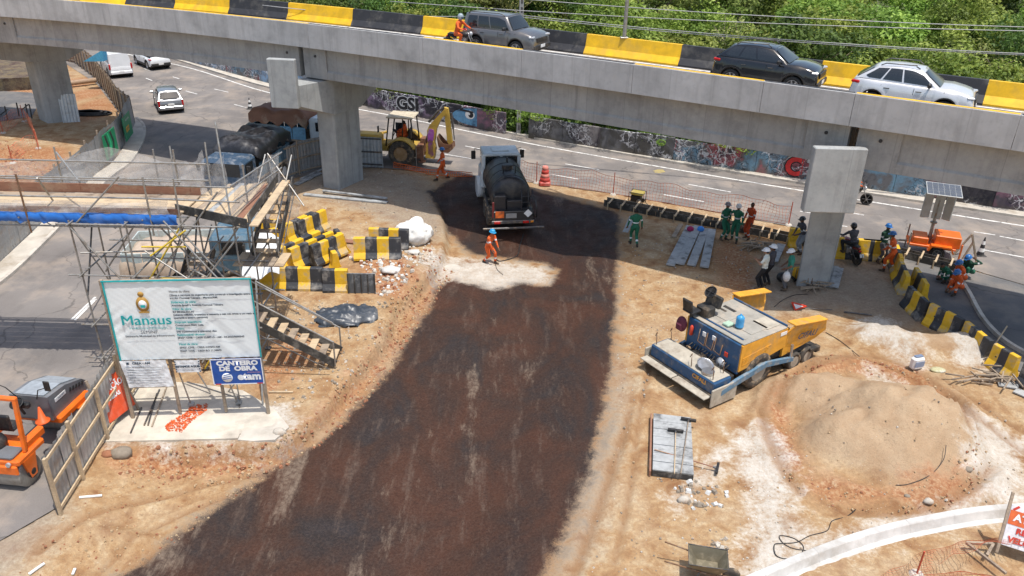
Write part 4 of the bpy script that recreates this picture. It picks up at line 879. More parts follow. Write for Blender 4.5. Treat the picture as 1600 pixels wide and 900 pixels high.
# ------------------------------------------------------------ motorcycle
def motorcycle(label, body, plate=True, box_=False):
    t_ = thing('motorcycle', label, 'motorcycle'); r = .30
    for x in (.66, -.64):
        w_ = MB().lathe([(r * .78, -.05), (r * .93, -.05), (r, -.02), (r, .02), (r * .93, .05), (r * .78, .05), (r * .78, -.05)], (0, 0, 0), 22, Matrix.Rotation(PI / 2, 3, 'X')).build('wheel', M['tyre'], t_); w_.location = (x, 0, r)
        mk = MB()
        for k in range(6): a = PI / 3 * k; mk.cyl((0, 0, 0), (math.cos(a) * r * .8, 0, math.sin(a) * r * .8), .011, n=5)
        mk.cyl((0, -.06, 0), (0, .06, 0), .045, n=10); mk.build('spokes', M['alloy'], w_)
    mk = MB(); mk.tube([(.66, .075, r), (.42, .075, .82), (.38, .07, .92)], .024, 7); mk.tube([(.66, -.075, r), (.42, -.075, .82), (.38, -.07, .92)], .024, 7); mk.build('fork', M['alloy'], t_)
    mk = MB(); mk.tube([(.40, 0, .80), (.15, 0, .45), (-.15, 0, .32), (-.30, 0, .45), (-.25, 0, .68), (.36, 0, .78)], .025, 6); mk.tube([(-.3, .08, .66), (-.64, .1, r)], .02, 6); mk.tube([(-.3, -.08, .66), (-.64, -.1, r)], .02, 6); mk.build('frame', M['steel'], t_)
    mk = MB(); mk.box((.06, 0, .42), (.32, .24, .28), ch=.05); mk.cyl((.12, 0, .5), (.24, 0, .68), .09, n=10); mk.build('engine', M['alloy'], t_)
    mk = MB(); mk.ball((.15, 0, .80), (.26, .14, .13), 12); mk.build('fuel_tank', body, t_)
    mk = MB(); mk.box((-.32, 0, .78), (.62, .22, .09), Matrix.Rotation(.06, 3, 'Y'), ch=.04); mk.build('seat', M['blackpl'], t_)
    mk = MB(); mk.box((-.5, 0, .70), (.42, .17, .12), Matrix.Rotation(.25, 3, 'Y'), ch=.04); mk.build('tail_fairing', body, t_)
    mk = MB(); mk.tube([(-.62, 0, .62), (-.86, 0, .52), (-.93, 0, .40)], [.07, .06, .03], 6); mk.build('rear_fender', M['blackpl'], t_)
    mk = MB(); mk.tube([(.36, -.34, .98), (.34, -.28, 1.02), (.38, -.1, .98), (.38, .1, .98), (.34, .28, 1.02), (.36, .34, .98)], .014, 6); mk.build('handlebar', M['steel'], t_)
    for s_ in (1, -1): mk = MB(); mk.cyl((.36, s_ * .26, 1.0), (.36, s_ * .32, 1.14), .007, n=5); mk.box((.36, s_ * .33, 1.16), (.03, .12, .08), ch=.01); mk.build('mirror', M['blackpl'], t_)
    mk = MB(); mk.ball((.50, 0, .86), (.08, .09, .10), 10); mk.build('headlight', M['lens'], t_); mk = MB(); mk.box((-.74, 0, .66), (.05, .13, .06), ch=.015); mk.build('tail_light', M['redlight'], t_)
    mk = MB(); mk.tube([(.2, -.12, .42), (.1, -.13, .2), (-.3, -.14, .26), (-.75, -.16, .40)], [.02, .025, .035, .045], 8); mk.build('exhaust', M['alloy'], t_)
    MB().box((-.90, 0, .52), (.015, .19, .15), Matrix.Rotation(.35, 3, 'Y'), ch=.004).build('number_plate', M['white'], t_)
    for s_ in (1, -1): MB().cyl((.0, s_ * .12, .32), (.0, s_ * .27, .30), .016, n=6).build('foot_peg', M['steel'], t_)
    return t_
mo1 = motorcycle('small motorcycle on the overpass ahead of the grey SUV, ridden in orange', M['blackpl']); bx = on_deck(mo1, 721, 2.2); MO1 = (mo1.location.copy(), mo1.rotation_euler.z)
mo2 = motorcycle('dark red motorcycle waiting beside the right hand pier', paint('maroon_paint', (.18, .012, .015))); mo2.location = g(1322, 404, 0); mo2.rotation_euler = (0, 0, math.radians(105))
mo3 = motorcycle('motorcycle passing on the avenue behind the square block of the right pier', M['blackpl']); mo3.location = g(1330, 317, .02); mo3.rotation_euler = (0, 0, math.radians(-20))
# ------------------------------------------------------------ bitumen tanker truck
tk = thing('tanker_truck', 'bitumen tanker truck with white cab and black tarred tank parked on the prime coat', 'truck'); ra, rb_ = g(802, 362, -.15), g(772, 300, -.1)
dv_ = Vector((-.06, 1, 0)).normalized(); tk.location = Vector((-.02, 33.3, -.12)); tk.rotation_euler = (0, 0, math.atan2(dv_.y, dv_.x) + .10); tk.scale = (.93, .93, .93)
TANK = mat('tarred_tank', (.022, .022, .026), .42, scale=2.5, dirt=(.10, .085, .07), dirt_amt=.4, bump=.2)
MB().lathe([(0, 0), (.75, .02), (.96, .14), (1.0, .3), (1.0, 3.3), (.96, 3.5), (.7, 3.62), (0, 3.64)], (.6, 0, 1.62), 28, Matrix.Rotation(PI / 2, 3, 'Y')).build('tank', TANK, tk)
mk = MB(); mk.cyl((2.2, 0, 2.6), (2.2, 0, 2.78), .28, n=14); mk.build('manhole', TANK, tk)
mk = MB(); mk.tube([(1.5, -.3, 2.58), (1.5, -.3, 2.95), (1.5, .3, 2.95), (1.5, .3, 2.58)], .03, 6); mk.tube([(2.9, -.12, 2.6), (2.9, -.12, 2.85), (3.2, -.12, 2.85), (3.2, -.12, 2.6)], .025, 6); mk.build('top_rail', TANK, tk)
for k in range(4): MB().lathe([(1.0, -.03), (1.018, -.03), (1.018, .03), (1.0, .03)], (1.1 + k * .93, 0, 1.62), 26, Matrix.Rotation(PI / 2, 3, 'Y')).build('tank_band', TANK, tk)
MB().box((3.0, 0, .72), (6.0, .8, .22), ch=.02).build('chassis', M['steel'], tk)
mk = MB(); mk.box((.28, 0, .92), (.62, 2.0, .5), ch=.04); mk.box((.35, .62, 1.5), (.4, .6, .8), ch=.05); mk.box((.42, -.1, 1.35), (.3, .8, .5), ch=.04); mk.build('pump_box', TANK, tk)
mk = MB()
for y in (-.95, -.72, -.4): mk.tube([(.02, y, .55), (.0, y, 1.9), (.3, y, 2.15)], .025, 6)
for z in (.9, 1.25, 1.6, 1.9): mk.tube([(.02, -.98, z), (.0, -.4, z)], .02, 6)
mk.build('rear_ladder', TANK, tk); tag(tk.children[-1], kind=None)
mk = MB()
for k in range(4): mk.tube([(.1, -1.0 - .04 * k, 1.9 - .05 * k), (-.05 - .04 * k, -1.12, 1.3), (.05, -1.15, .8), (.5 + .1 * k, -1.12, .7)], .028, 6)
mk.build('hose_bundle', TANK, tk)
mk = MB(); mk.box((-.22, 0, .38), (.1, 3.0, .1), ch=.02); mk.build('spray_bar', M['steel'], tk)
mk = MB(); mk.box((-.02, 0, .62), (.08, 2.1, .16), ch=.02); mk.build('rear_bumper', M['steel'], tk)
for y, z, w2, h2_, mm, nm in ((.78, .62, .3, .12, 'redlight', 'tail_light'), (-.62, .62, .3, .12, 'redlight', 'tail_light'), (-.92, .63, .14, .1, 'amber', 'turn_signal')): MB().box((-.075, y, z), (.05, w2, h2_), ch=.01).build(nm, M[mm], tk)
MB().box((-.045, .66, 1.02), (.012, .42, .34), ch=.003).build('hazard_panel', mat('orange_panel', (.7, .14, .02), .5, dirt=(.1, .05, .03), dirt_amt=.4), tk)
mk = MB(); mk.box((-.045, -.72, 1.05), (.012, .3, .3), Matrix.Rotation(PI / 4, 3, 'X'), ch=.003); mk.build('hazard_diamond', M['white'], tk)
MB().box((-.05, .1, .95), (.012, .52, .24), ch=.003).build('number_plate', M['zinc_d'], tk); MB().box((.0, .98, 1.25), (.06, .10, .8), ch=.02).build('reflector_post', mat('maroon_strip', (.16, .02, .02), .6), tk)
for s_ in (1, -1):
    MB().box((2.3, s_ * 1.02, .75), (1.8, .1, .5), ch=.03).build('side_guard', TANK, tk)
    for x in (1.25, 2.35): wheel(tk, (x, s_ * .92, .5), .5, .42, s_, M['steel'], 0, 'tyre_d', .5)
    wheel(tk, (5.5, s_ * .98, .5), .5, .28, s_, M['white'], 0, 'tyre_d', .55)
    MB().lathe([(.56, -.2), (.6, -.2), (.6, .2), (.56, .2)], (5.5, s_ * .98, .5), 22, Matrix.Rotation(PI / 2, 3, 'X')).build('front_mudguard', M['white'], tk)
CABW = mat('truck_cab_white', (.62, .67, .70), .4, scale=2, dirt=(.4, .35, .3), dirt_amt=.15, coat=.3)
# cab as a shell with real window openings at the back
mk = MB(); mk.box((5.05, 0, 1.28), (1.5, 2.1, .95), ch=.08); mk.box((5.0, 0, 2.62), (1.5, 1.96, .16), ch=.06); mk.box((6.15, 0, 1.25), (.9, 1.6, .8), ch=.16)
for s_ in (1, -1): mk.box((4.32, s_ * .93, 2.16), (.1, .18, .86), ch=.02); mk.box((5.72, s_ * .9, 2.16), (.1, .12, .86), Matrix.Rotation(-.14, 3, 'Y'), ch=.02); mk.box((4.75, s_ * .96, 2.16), (.1, .08, .86), ch=.015)
mk.box((4.32, 0, 2.16), (.09, .14, .86), ch=.02); mk.box((4.31, 0, 1.84), (.1, 2.0, .24), ch=.02); mk.build('cab', CABW, tk)
MB().box((5.0, 0, 2.72), (.7, .9, .05), ch=.02).build('roof_hatch', CABW, tk)
for s_ in (1, -1):
    MB().box((4.31, s_ * .46, 2.24), (.03, .8, .58), ch=.005).build('rear_window', M['glass'], tk); MB().box((5.22, s_ * .955, 2.22), (.84, .02, .62), ch=.005).build('side_window', M['glass'], tk)
    mk = MB(); mk.tube([(5.7, s_ * .95, 2.5), (5.75, s_ * 1.25, 2.55), (5.72, s_ * 1.3, 2.3)], .018, 6); mk.box((5.7, s_ * 1.32, 2.22), (.08, .24, .46), ch=.03); mk.build('wing_mirror', M['blackpl'], tk)
MB().box((5.78, 0, 2.18), (.03, 1.7, .66), Matrix.Rotation(-.14, 3, 'Y'), ch=.005).build('windscreen', M['glass'], tk)
for s_ in (1, -1): MB().cyl((6.58, s_ * .6, 1.1), (6.63, s_ * .6, 1.1), .12, n=14).build('headlight', M['lens'], tk)
# ------------------------------------------------------------ backhoe loader
bh = thing('backhoe_loader', 'dusty yellow backhoe loader with open cab and raised arm at the edge of the avenue', 'backhoe'); a, b = g(622, 256), g(598, 252); bh.location = g(634, 254) + Vector((0, .3, 0)); bh.rotation_euler = (0, 0, math.radians(172))
YM = mat('backhoe_yellow', (.52, .34, .06), .55, scale=2.5, dirt=(.22, .13, .07), dirt_amt=.5); BR = mat('rust_brown_paint', (.2, .09, .05), .7, scale=4, dirt=(.36, .25, .15), dirt_amt=.5)
for s_ in (1, -1):
    wheel(bh, (0, s_ * .88, .72), .72, .46, s_, mat('dusty_rim', (.34, .2, .09), .7, dirt=(.4, .3, .2), dirt_amt=.4), 0, 'tyre_d', .55); wheel(bh, (2.15, s_ * .85, .45), .45, .3, s_, YM, 0, 'tyre_d', .55)
    pts = [(math.cos(t) * .84, math.sin(t) * .84) for t in np.linspace(.25, 2.75, 14)]; mk = MB()
    mk.prism([(x, z) for x, z in pts] + [(x * .93, z * .93) for x, z in pts[::-1]], -.28, .28, Matrix.Translation((0, s_ * .88, .72)) @ Matrix.Rotation(PI / 2, 4, 'X')); mk.build('rear_fender', YM, bh)
    mk = MB(); mk.tube([(-.62, s_ * .60, 1.25), (-.5, s_ * .6, 2.55)], .045, 6); mk.tube([(.0, s_ * .62, 1.5), (-.05, s_ * .62, 2.55)], .035, 6); mk.tube([(.95, s_ * .62, 1.0), (.72, s_ * .62, 2.55)], .045, 6); mk.build('cab_post', M['blackpl'], bh)
    MB().box((.42, s_ * .63, 1.6), (.62, .015, .8), ch=.004).build('cab_glass', M['glass'], bh) if s_ < 0 else None
MB().box((.12, 0, 2.6), (1.5, 1.4, .1), ch=.04).build('roof', mat('dusty_cab_roof', (.55, .48, .36), .8, dirt=(.35, .27, .18), dirt_amt=.4), bh)
mk = MB(); mk.box((.35, 0, .85), (2.4, .9, .45), ch=.05); mk.box((2.1, 0, 1.2), (1.5, .85, .6), ch=.1); mk.build('body', YM, bh)
mk = MB(); mk.box((-.05, 0, 1.3), (.5, .5, .14), ch=.04); mk.box((-.3, 0, 1.62), (.14, .48, .6), ch=.04); mk.build('seat', M['blackpl'], bh); mk = MB(); mk.lathe([(.19, -.012), (.205, 0), (.19, .012), (.175, 0), (.19, -.012)], (.55, 0, 1.68), 16, Matrix.Rotation(-.6, 3, 'Y')); mk.cyl((.55, 0, 1.68), (.75, 0, 1.3), .025, n=6); mk.build('steering_wheel', M['blackpl'], bh)
mk = MB(); mk.tube([(2.75, .5, 1.2), (2.9, .5, 2.1)], .05, 7); mk.build('exhaust_stack', M['steel'], bh)
for s_ in (1, -1): mk = MB(); mk.tube([(1.2, s_ * .55, 1.45), (2.6, s_ * .55, 1.1), (3.3, s_ * .55, .5)], .09, 4); mk.build('loader_arm', YM, bh)
mk = MB(); mk.prism([(3.2, .1), (4.0, .08), (4.05, .14), (3.35, .25), (3.25, .8), (3.15, .8)], -1.05, 1.05, Matrix.Rotation(PI / 2, 4, 'X')); mk.build('loader_bucket', YM, bh)
mk = MB(); mk.box((-.95, 0, .8), (.35, 1.7, .7), ch=.04); mk.box((-1.05, 0, 1.05), (.3, .5, .8), ch=.04); mk.build('rear_frame', BR, bh)
PU = mat('purple_cover', (.36, .10, .42), .5, scale=3, dirt=(.6, .45, .6), dirt_amt=.35)
def aw(x, z): return (x if x > -1.2 else -1.2 + (x + 1.2) * .60, z * .92)
def arm_poly(pl, half, m_, nm, y=0):
    pl = [aw(x, z) for x, z in pl]
    mk = MB(); mk.prism(pl, -half, half, Matrix.Translation((0, y, 0)) @ Matrix.Rotation(PI / 2, 4, 'X')); return mk.build(nm, m_, bh)
# swing post and boom (bent up and back), dipper hanging down, bucket curled under
arm_poly([(-1.15, .35), (-1.95, .3), (-2.1, .9), (-1.95, 1.4), (-1.55, 1.5), (-1.15, 1.1)], .18, YM, 'swing_post')
boom = [(-1.35, .5), (-1.32, 2.0), (-1.55, 2.35), (-2.9, 3.3), (-3.15, 3.35), (-3.2, 3.1), (-2.65, 2.75), (-2.2, 2.1), (-2.0, 1.3), (-2.05, .6), (-1.7, .35)]
arm_poly(boom, .15, YM, 'boom')
for s_ in (1, -1): arm_poly([(-1.4, .6), (-1.38, 1.95), (-1.6, 2.15), (-1.95, 2.1), (-2.0, 1.9), (-1.85, 1.3), (-1.9, .55), (-1.7, .4)], .012, PU, 'boom_cover', s_ * .168)
arm_poly([(-2.95, 3.45), (-3.3, 3.4), (-3.5, 2.4), (-3.65, 1.35), (-3.4, 1.2), (-3.2, 1.4), (-3.05, 2.5)], .12, YM, 'dipper')
mk = MB(); mk.cyl((-1.35, 0, 2.3), (-1.9, 0, 2.95), .07, n=8); mk.cyl((-1.9, 0, 2.95), (-2.25, 0, 3.2), .035, n=8); mk.build('boom_cylinder', M['steel'], bh); mk = MB(); mk.cyl((-2.62, 0, 2.9), (-2.72, 0, 2.0), .06, n=8); mk.cyl((-2.72, 0, 2.0), (-2.78, 0, 1.4), .03, n=8); mk.build('bucket_cylinder', M['steel'], bh)
mk = MB(); bp = [aw(*q_) for q_ in [(-3.75, 1.35), (-3.35, 1.1), (-2.9, 1.0), (-2.5, 1.25), (-2.35, 1.75), (-2.28, 1.74), (-2.42, 1.15), (-2.8, .8), (-3.35, .78), (-3.8, 1.05)]]
mk.prism(bp, -.32, .32, Matrix.Rotation(PI / 2, 4, 'X'))
for s_ in (1, -1): mk.prism([aw(*q_) for q_ in [(-3.75, 1.35), (-3.35, 1.1), (-2.9, 1.0), (-2.5, 1.25), (-2.35, 1.75), (-2.9, 1.35), (-3.3, 1.3)]], s_ * .30, s_ * .33, Matrix.Rotation(PI / 2, 4, 'X'))
mk.build('digging_bucket', BR, bh)
for s_ in (1, -1):
    mk = MB(); mk.tube([(-1.1, s_ * .5, .9), (-1.5, s_ * .5, 2.1)], .022, 5); mk.build('control_lever', M['steel'], bh)
    mk = MB(); mk.box((-1.1, s_ * .75, .75), (.16, .16, .9), ch=.02); mk.box((-1.1, s_ * .75, .28), (.4, .35, .06), ch=.02); mk.build('stabiliser', BR, bh)
mk = MB(); mk.tube([(.95, .6, 1.9), (1.2, .85, 2.0)], .02, 6); mk.box((1.25, .92, 2.0), (.06, .18, .36), ch=.02); mk.build('mirror', M['blackpl'], bh)
# ------------------------------------------------------------ asphalt paver
pv = thing('asphalt_paver', 'blue and yellow asphalt paver with raised hopper wings parked on the sand', 'paver', (7.72, 21.09, 0), math.radians(34.5))
BLU = mat('paver_blue', (.02, .075, .17), .5, scale=4, dirt=(.25, .21, .16), dirt_amt=.4); YEL = mat('paver_yellow', (.72, .34, .035), .5, scale=3.5, dirt=(.42, .28, .14), dirt_amt=.4)
DP = mat('dusty_deck_plate', (.33, .31, .27), .75, .1, scale=3, dirt=(.5, .42, .33), dirt_amt=.5, bump=.2); DKS = mat('grimy_black_steel', (.03, .028, .026), .6, scale=6, dirt=(.2, .15, .1), dirt_amt=.4)
DUSTW = mat('dust_caked_plate', (.42, .38, .31), .85, scale=4, dirt=(.25, .2, .15), dirt_amt=.5, bump=.3)
def pb(c, d, m_, nm, rot=None, ch=.015): return MB().box(c, d, rot, ch).build(nm, m_, pv)
ZD = 1.80
pb((.25, 1.1, 1.2), (2.3, 2.05, .95), DKS, 'engine_block'); pb((.2, 1.1, .65), (3.6, 1.2, .35), DKS, 'chassis')
pb((-.93, 1.09, 1.28), (.08, 2.16, 1.02), BLU, 'rear_bulkhead')
pb((.10, 1.09, ZD + .02), (2.0, 2.24, .05), DP, 'deck_plate'); 
for k, (x, y, sx, sy) in enumerate(((-.55, 1.6, .25, .55), (.1, 1.7, .75, .95), (.12, .62, .8, .75), (-.60, .7, .16, 1.1))): pb((x, y, ZD + .055), (sx, sy, .03), DP, 'deck_cover')
pb((.42, 1.75, ZD + .075), (.13, .5, .02), DKS, 'deck_vent'); pb((.18, 1.8, ZD + .075), (.1, .26, .02), DKS, 'deck_vent'); pb((-.72, 1.0, ZD + .06), (.05, 1.7, .05), BLU, 'deck_edge_rail'); pb((1.12, 1.1, ZD + .05), (.06, 2.2, .1), BLU, 'deck_edge_rail')
pb((.72, .5, ZD + .06), (.62, .62, .02), DUSTW, 'sand_covered_plate')
mk = MB(); yv = -.03                                        # near side panel slopes down towards the rear wheel
def side(y0, s_):
    mk = MB(); mk.prism([(-.93, ZD - .02), (1.15, ZD - .02), (1.15, 1.05), (.8, 1.02), (-.93, .92)], y0 - .03, y0 + .03, Matrix.Rotation(PI / 2, 4, 'X') @ Matrix.Identity(4)); 
    return mk
for y0 in (0.0, 2.2):
    mk = MB(); mk.prism([(-.95, ZD - .01), (1.15, ZD - .01), (1.15, 1.12), (.2, .98), (-.95, .88)], -.035, .035, Matrix.Translation((0, y0, 0)) @ Matrix.Rotation(PI / 2, 4, 'X')); o = mk.build('side_panel', YEL, pv)
    for k in range(5): MB().beam((-.85, y0 - .045 if y0 < 1 else y0 + .045, 1.08 + k * .06), (.05 + k * .09, y0 - .045 if y0 < 1 else y0 + .045, 1.2 + k * .06), .012, .03, up=(0, 0, 1)).build('panel_rib', YEL, o)
# hopper wings
for s_, y0 in ((-1, .0), (1, 2.2)):
    mk = MB(); yo = y0 + s_ * .16
    A_ = [(1.12, y0, .75), (2.75, y0, .92), (3.0, yo, 1.25), (2.9, yo + s_ * .02, 1.62), (1.25, yo + s_ * .02, 1.88), (1.08, y0, 1.55)]
    inn = [Vector((x, y - s_ * .05, z)) for x, y, z in A_]; A_ = [Vector(p) for p in A_]
    mk.add(A_ + inn, [(0, 1, 2, 3, 4, 5), (11, 10, 9, 8, 7, 6)] + [(i, (i + 1) % 6, 6 + (i + 1) % 6, 6 + i) for i in range(6)]); mk.build('hopper_wing', YEL, pv)
    mk = MB(); mk.beam((1.25, yo - s_ * .12, 1.93), (2.92, yo - s_ * .12, 1.66), .34, .05, ch=.01); w1 = mk.build('wing_flange', YEL, pv)
    mk = MB(); mk.add([(1.2, y0 - s_ * .06, .62), (2.8, y0 - s_ * .06, .6), (2.8, y0 - s_ * .65, .48), (1.2, y0 - s_ * .65, .5)], [(0, 1, 2, 3)]); mk.build('hopper_floor', DKS, pv)
pb((1.16, 1.1, 1.25), (.08, 2.1, 1.1), YEL, 'hopper_back'); pb((2.0, 1.1, .48), (1.7, 2.1, .08), DKS, 'conveyor_floor')
pb((3.0, 1.1, .42), (.22, 2.3, .18), DKS, 'push_roller'); pb((2.75, -.02, .55), (.5, .2, .12), DKS, 'push_bar')
for y0, s_ in ((.12, -1), (2.08, 1)):
    wheel(pv, (-.02, y0, .62), .62, .42, s_, DUSTW, 0, 'tyre_d', .55)
    for x in (1.86, 2.52): wheel(pv, (x, y0, .32), .32, .3, s_, DUSTW, 0, 'tyre_d', .62)
# levelling arms
for y0 in (-.12, 2.34):
    mk = MB(); mk.prism([(-1.75, .55), (-1.1, .72), (.2, .92), (1.55, .66), (1.55, .52), (.2, .74), (-1.1, .52), (-1.75, .38)], -.05, .05, Matrix.Translation((0, y0, 0)) @ Matrix.Rotation(PI / 2, 4, 'X')); mk.build('levelling_arm', mat('dusty_blue', (.10, .20, .30), .6, dirt=(.4, .35, .28), dirt_amt=.4), pv)
    mk = MB(); mk.cyl((1.45, y0, .55), (1.4, y0, 1.15), .05, n=8); mk.build('lift_cylinder', M['alloy'], pv)
# screed
pb((-1.62, 1.32, .62), (.75, 2.75, .42), BLU, 'screed_box', ch=.03); pb((-1.60, 1.32, .845), (.72, 2.6, .03), DUSTW, 'screed_deck'); pb((-1.15, 1.2, .5), (.3, 2.3, .5), DKS, 'auger')
mk = MB()
for k in range(26): a = k * .7; mk.beam((-1.15 + math.cos(a) * .02, .15 + k * .085, .42 + .02), (-1.15 + math.cos(a) * .2, .15 + k * .085, .42 + math.sin(a) * .2), .05, .02)
tag(mk.build('auger_flights', M['rusty'], pv), kind='stuff')
pb((-2.2, .62, .40), (.36, 1.36, .04), DUSTW, 'walkway_plate', ch=.008); pb((-2.2, 2.04, .40), (.36, 1.4, .04), DUSTW, 'walkway_plate', ch=.008); pb((-2.05, 1.32, .32), (.1, 2.8, .22), DKS, 'screed_plate')
for y0 in (-.13, 2.78): pb((-1.6, y0, .38), (1.1, .06, .62), DUSTW, 'end_gate', ch=.02)
for k, (x, y) in enumerate(((-1.9, .1), (-1.9, 2.55), (-1.35, .2), (-1.3, 2.5), (-1.9, 1.0))):
    mk = MB(); mk.tube([(x, y, .8), (x - .03, y, 1.15), (x + .1, y + .12, 1.22), (x + .12, y + .2, 1.05)], .014, 5); mk.build('grab_handle', M['rusty'], pv)
mk = MB(); mk.lathe([(.02, .0), (.16, .02), (.26, .1), (.28, .12), (.25, .08)], (-1.6, .75, .88), 18, Matrix.Rotation(.35, 3, 'X')); mk.build('metal_basin', M['alloy'], pv)
mk = MB(); mk.cyl((-1.75, .45, .88), (-1.75, .45, .95), .2, n=16); mk.build('round_cover', M['alloy'], pv)
for y in (.95, 1.3, 1.62): mk = MB(); mk.tube([(-1.0, y, 1.62), (-1.06, y, 1.2), (-1.06, y - .28, 1.15), (-1.0, y - .28, 1.5)], .018, 6); mk.build('step_loop', M['rusty'], pv)
mk = MB(); mk.lathe([(0, 0), (.06, .01), (.06, .28), (.03, .34), (0, .36)], (-1.03, 1.95, 1.25), 12); mk.build('fire_extinguisher', M['redp'], pv)
mk = MB(); mk.lathe([(.12, 0), (.17, .02), (.15, .08), (.0, .1)], (-1.0, .62, .9), 16, Matrix.Rotation(-PI / 2.2, 3, 'Y')); mk.build('round_lamp', M['lens'], pv)
mk = MB()
for k in range(14): y = .3 + k * .12; mk.tube([(-.97, y, 1.0), (-1.1, y + .1, .8 + .1 * math.sin(k)), (-1.2, y - .05, .62)], .018, 5)
tag(mk.build('hydraulic_hoses', DKS, pv), kind='stuff')
for y, z in ((1.05, 1.55), (1.45, 1.5), (.5, 1.25)): pb((-.985, y, z), (.03, .14, .16), M['redp'] if y == .5 else M['white'], 'gauge_box', ch=.01)
# driver's station at the far left corner
mk = MB(); mk.box((-.55, 1.9, 2.02), (.4, .5, .35), ch=.04); mk.box((-.2, 1.9, 2.28), (.16, .6, .4), Matrix.Rotation(.3, 3, 'Y'), ch=.04); mk.build('driver_console', DKS, pv)
mk = MB(); mk.lathe([(.19, -.015), (.21, 0), (.19, .015), (.175, 0), (.19, -.015)], (-.38, 1.95, 2.62), 20, Matrix.Rotation(-.7, 3, 'Y')); mk.beam((-.5, 1.95, 2.5), (-.27, 1.95, 2.74), .03, .02); mk.beam((-.38, 1.76, 2.62), (-.38, 2.14, 2.62), .03, .02); mk.cyl((-.38, 1.95, 2.62), (-.25, 1.95, 2.4), .03, n=8); mk.build('steering_wheel', M['blackpl'], pv)
mk = MB(); mk.box((-.95, 2.12, 2.05), (.42, .44, .1), ch=.03); mk.box((-1.16, 2.12, 2.28), (.08, .42, .42), Matrix.Rotation(-.2, 3, 'Y'), ch=.03); mk.cyl((-.95, 2.12, 1.8), (-.95, 2.12, 2.0), .05, n=8); mk.build('driver_seat', M['blackpl'], pv)
o_ = pv.matrix_basis
def pl_(p): return o_ @ Vector(p)
xd = (o_.to_3x3() @ Vector((1, 0, 0))); yd = (o_.to_3x3() @ Vector((0, 1, 0)))
bpy.context.view_layer.update()
def local_text(txt, size, m, origin, xdir, up, parent, name='lettering', offset=0., sx=1., lift=.003):
    me = text_mesh(txt, size, 0, offset); me.materials.clear(); me.materials.append(m)
    x = Vector(xdir).normalized(); u = Vector(up); u = (u - x * u.dot(x)).normalized(); n = x.cross(u); mt = Matrix((x * sx, u, n)).transposed().to_4x4(); mt.translation = Vector(origin) + n * lift; me.transform(mt); return link(name, me, parent)
M['ink'] = mat('dark_lettering', (.05, .08, .14), .6)
local_text('CIFALI', .34, M['ink'], (2.05, -.13, 1.36), (1, .0, -.1), (0, -.17, 1), pv, offset=.008, lift=.03)
local_text('CIFALI', .20, YEL, (-2.0, .55, .68), (0, -1, 0), (0, 0, 1), pv, offset=.006)
local_text('CIBER', .12, M['ink'], (-.3, -.04, 1.10), (1, 0, .1), (0, 0, 1), pv)
MB().box((.95, -.045, 1.66), (.3, .012, .12), ch=.003).build('maker_plate', M['white'], pv)
# things lying on the paver
wb = MB(); wb.lathe([(0, 0), (.13, .01), (.135, .05), (.125, .12), (.135, .2), (.125, .28), (.13, .33), (.08, .39), (.03, .41), (.03, .45), (0, .46)], (0, 0, 0), 18); o = wb.build('water_jug', mat('blue_plastic', (.06, .32, .62), .2, scale=3)); o.location = pl_((-.25, .75, ZD + .085)); tag(o, 'translucent blue water jug standing on the deck of the paver', 'water jug')
mk = MB(); mk.ball((0, 0, .26), (.14, .2, .27), 14); mk.box((-.12, 0, .2), (.1, .26, .26), ch=.05); o = mk.build('backpack', mat('maroon_fabric', (.12, .02, .04), .8, scale=8, dirt=(.03, .01, .02), dirt_amt=.5)); o.location = pl_((-1.13, 2.3, 1.25)); o.rotation_euler = (0, 0, math.radians(34)); tag(o, 'maroon backpack hanging at the left rear corner of the paver', 'backpack')
mk = MB(); mk.box((0, 0, .04), (.3, .24, .08), ch=.02); o = mk.build('glass_box', mat('pale_green_plastic', (.4, .55, .42), .4)); o.location = pl_((-.45, 1.02, ZD + .08)); o.rotation_euler = (0, 0, .6); tag(o, 'pale green plastic tub beside the blue jug on the paver', 'plastic tub')
# ------------------------------------------------------------ tandem roller (lower left, partly out of frame)
rl = thing('road_roller', 'orange and grey tandem roller cut by the left edge behind the zinc hoarding', 'road roller', (-12.85, 15.95, 0), math.radians(84)); rl.scale = (.9, .9, .9)
OR = M['orange']; GRY = mat('roller_grey', (.15, .155, .165), .45, scale=2, dirt=(.4, .35, .3), dirt_amt=.15, coat=.3); DRM = mat('polished_drum', (.34, .33, .31), .45, .5, scale=4, dirt=(.16, .13, .1), dirt_amt=.4, stretch=(8, 1, 1))
for x in (.0, 2.6):
    d = MB().lathe([(.1, -.74), (.42, -.74), (.45, -.72), (.45, -.02), (.43, 0), (.45, .02), (.45, .72), (.42, .74), (.1, .74)], (x, 0, .45), 34, Matrix.Rotation(PI / 2, 3, 'X')).build('drum', DRM, rl)
    for s_ in (1, -1): MB().lathe([(.0, .0), (.18, .0), (.2, .05), (.0, .06)], (x, s_ * .78, .45), 16, Matrix.Rotation(-s_ * PI / 2, 3, 'X')).build('drum_hub', M['blackpl'], d)
    for s_ in (1, -1):
        mk = MB(); mk.prism([(x - .12, .3), (x + .12, .3), (x + .26, .95), (x - .26, .95)], -.035, .035, Matrix.Translation((0, s_ * .80, 0)) @ Matrix.Rotation(PI / 2, 4, 'X')); mk.build('drum_yoke', OR, rl)
def rbx(c, d, m_, nm, ch=.03, rot=None): return MB().box(c, d, rot, ch).build(nm, m_, rl)
rbx((.15, 0, 1.0), (1.15, 1.66, .22), OR, 'rear_frame', .06); rbx((-.42, 0, .78), (.10, 1.5, .32), OR, 'rear_bumper', .04); rbx((2.35, 0, 1.0), (1.5, 1.5, .24), OR, 'front_frame', .05)
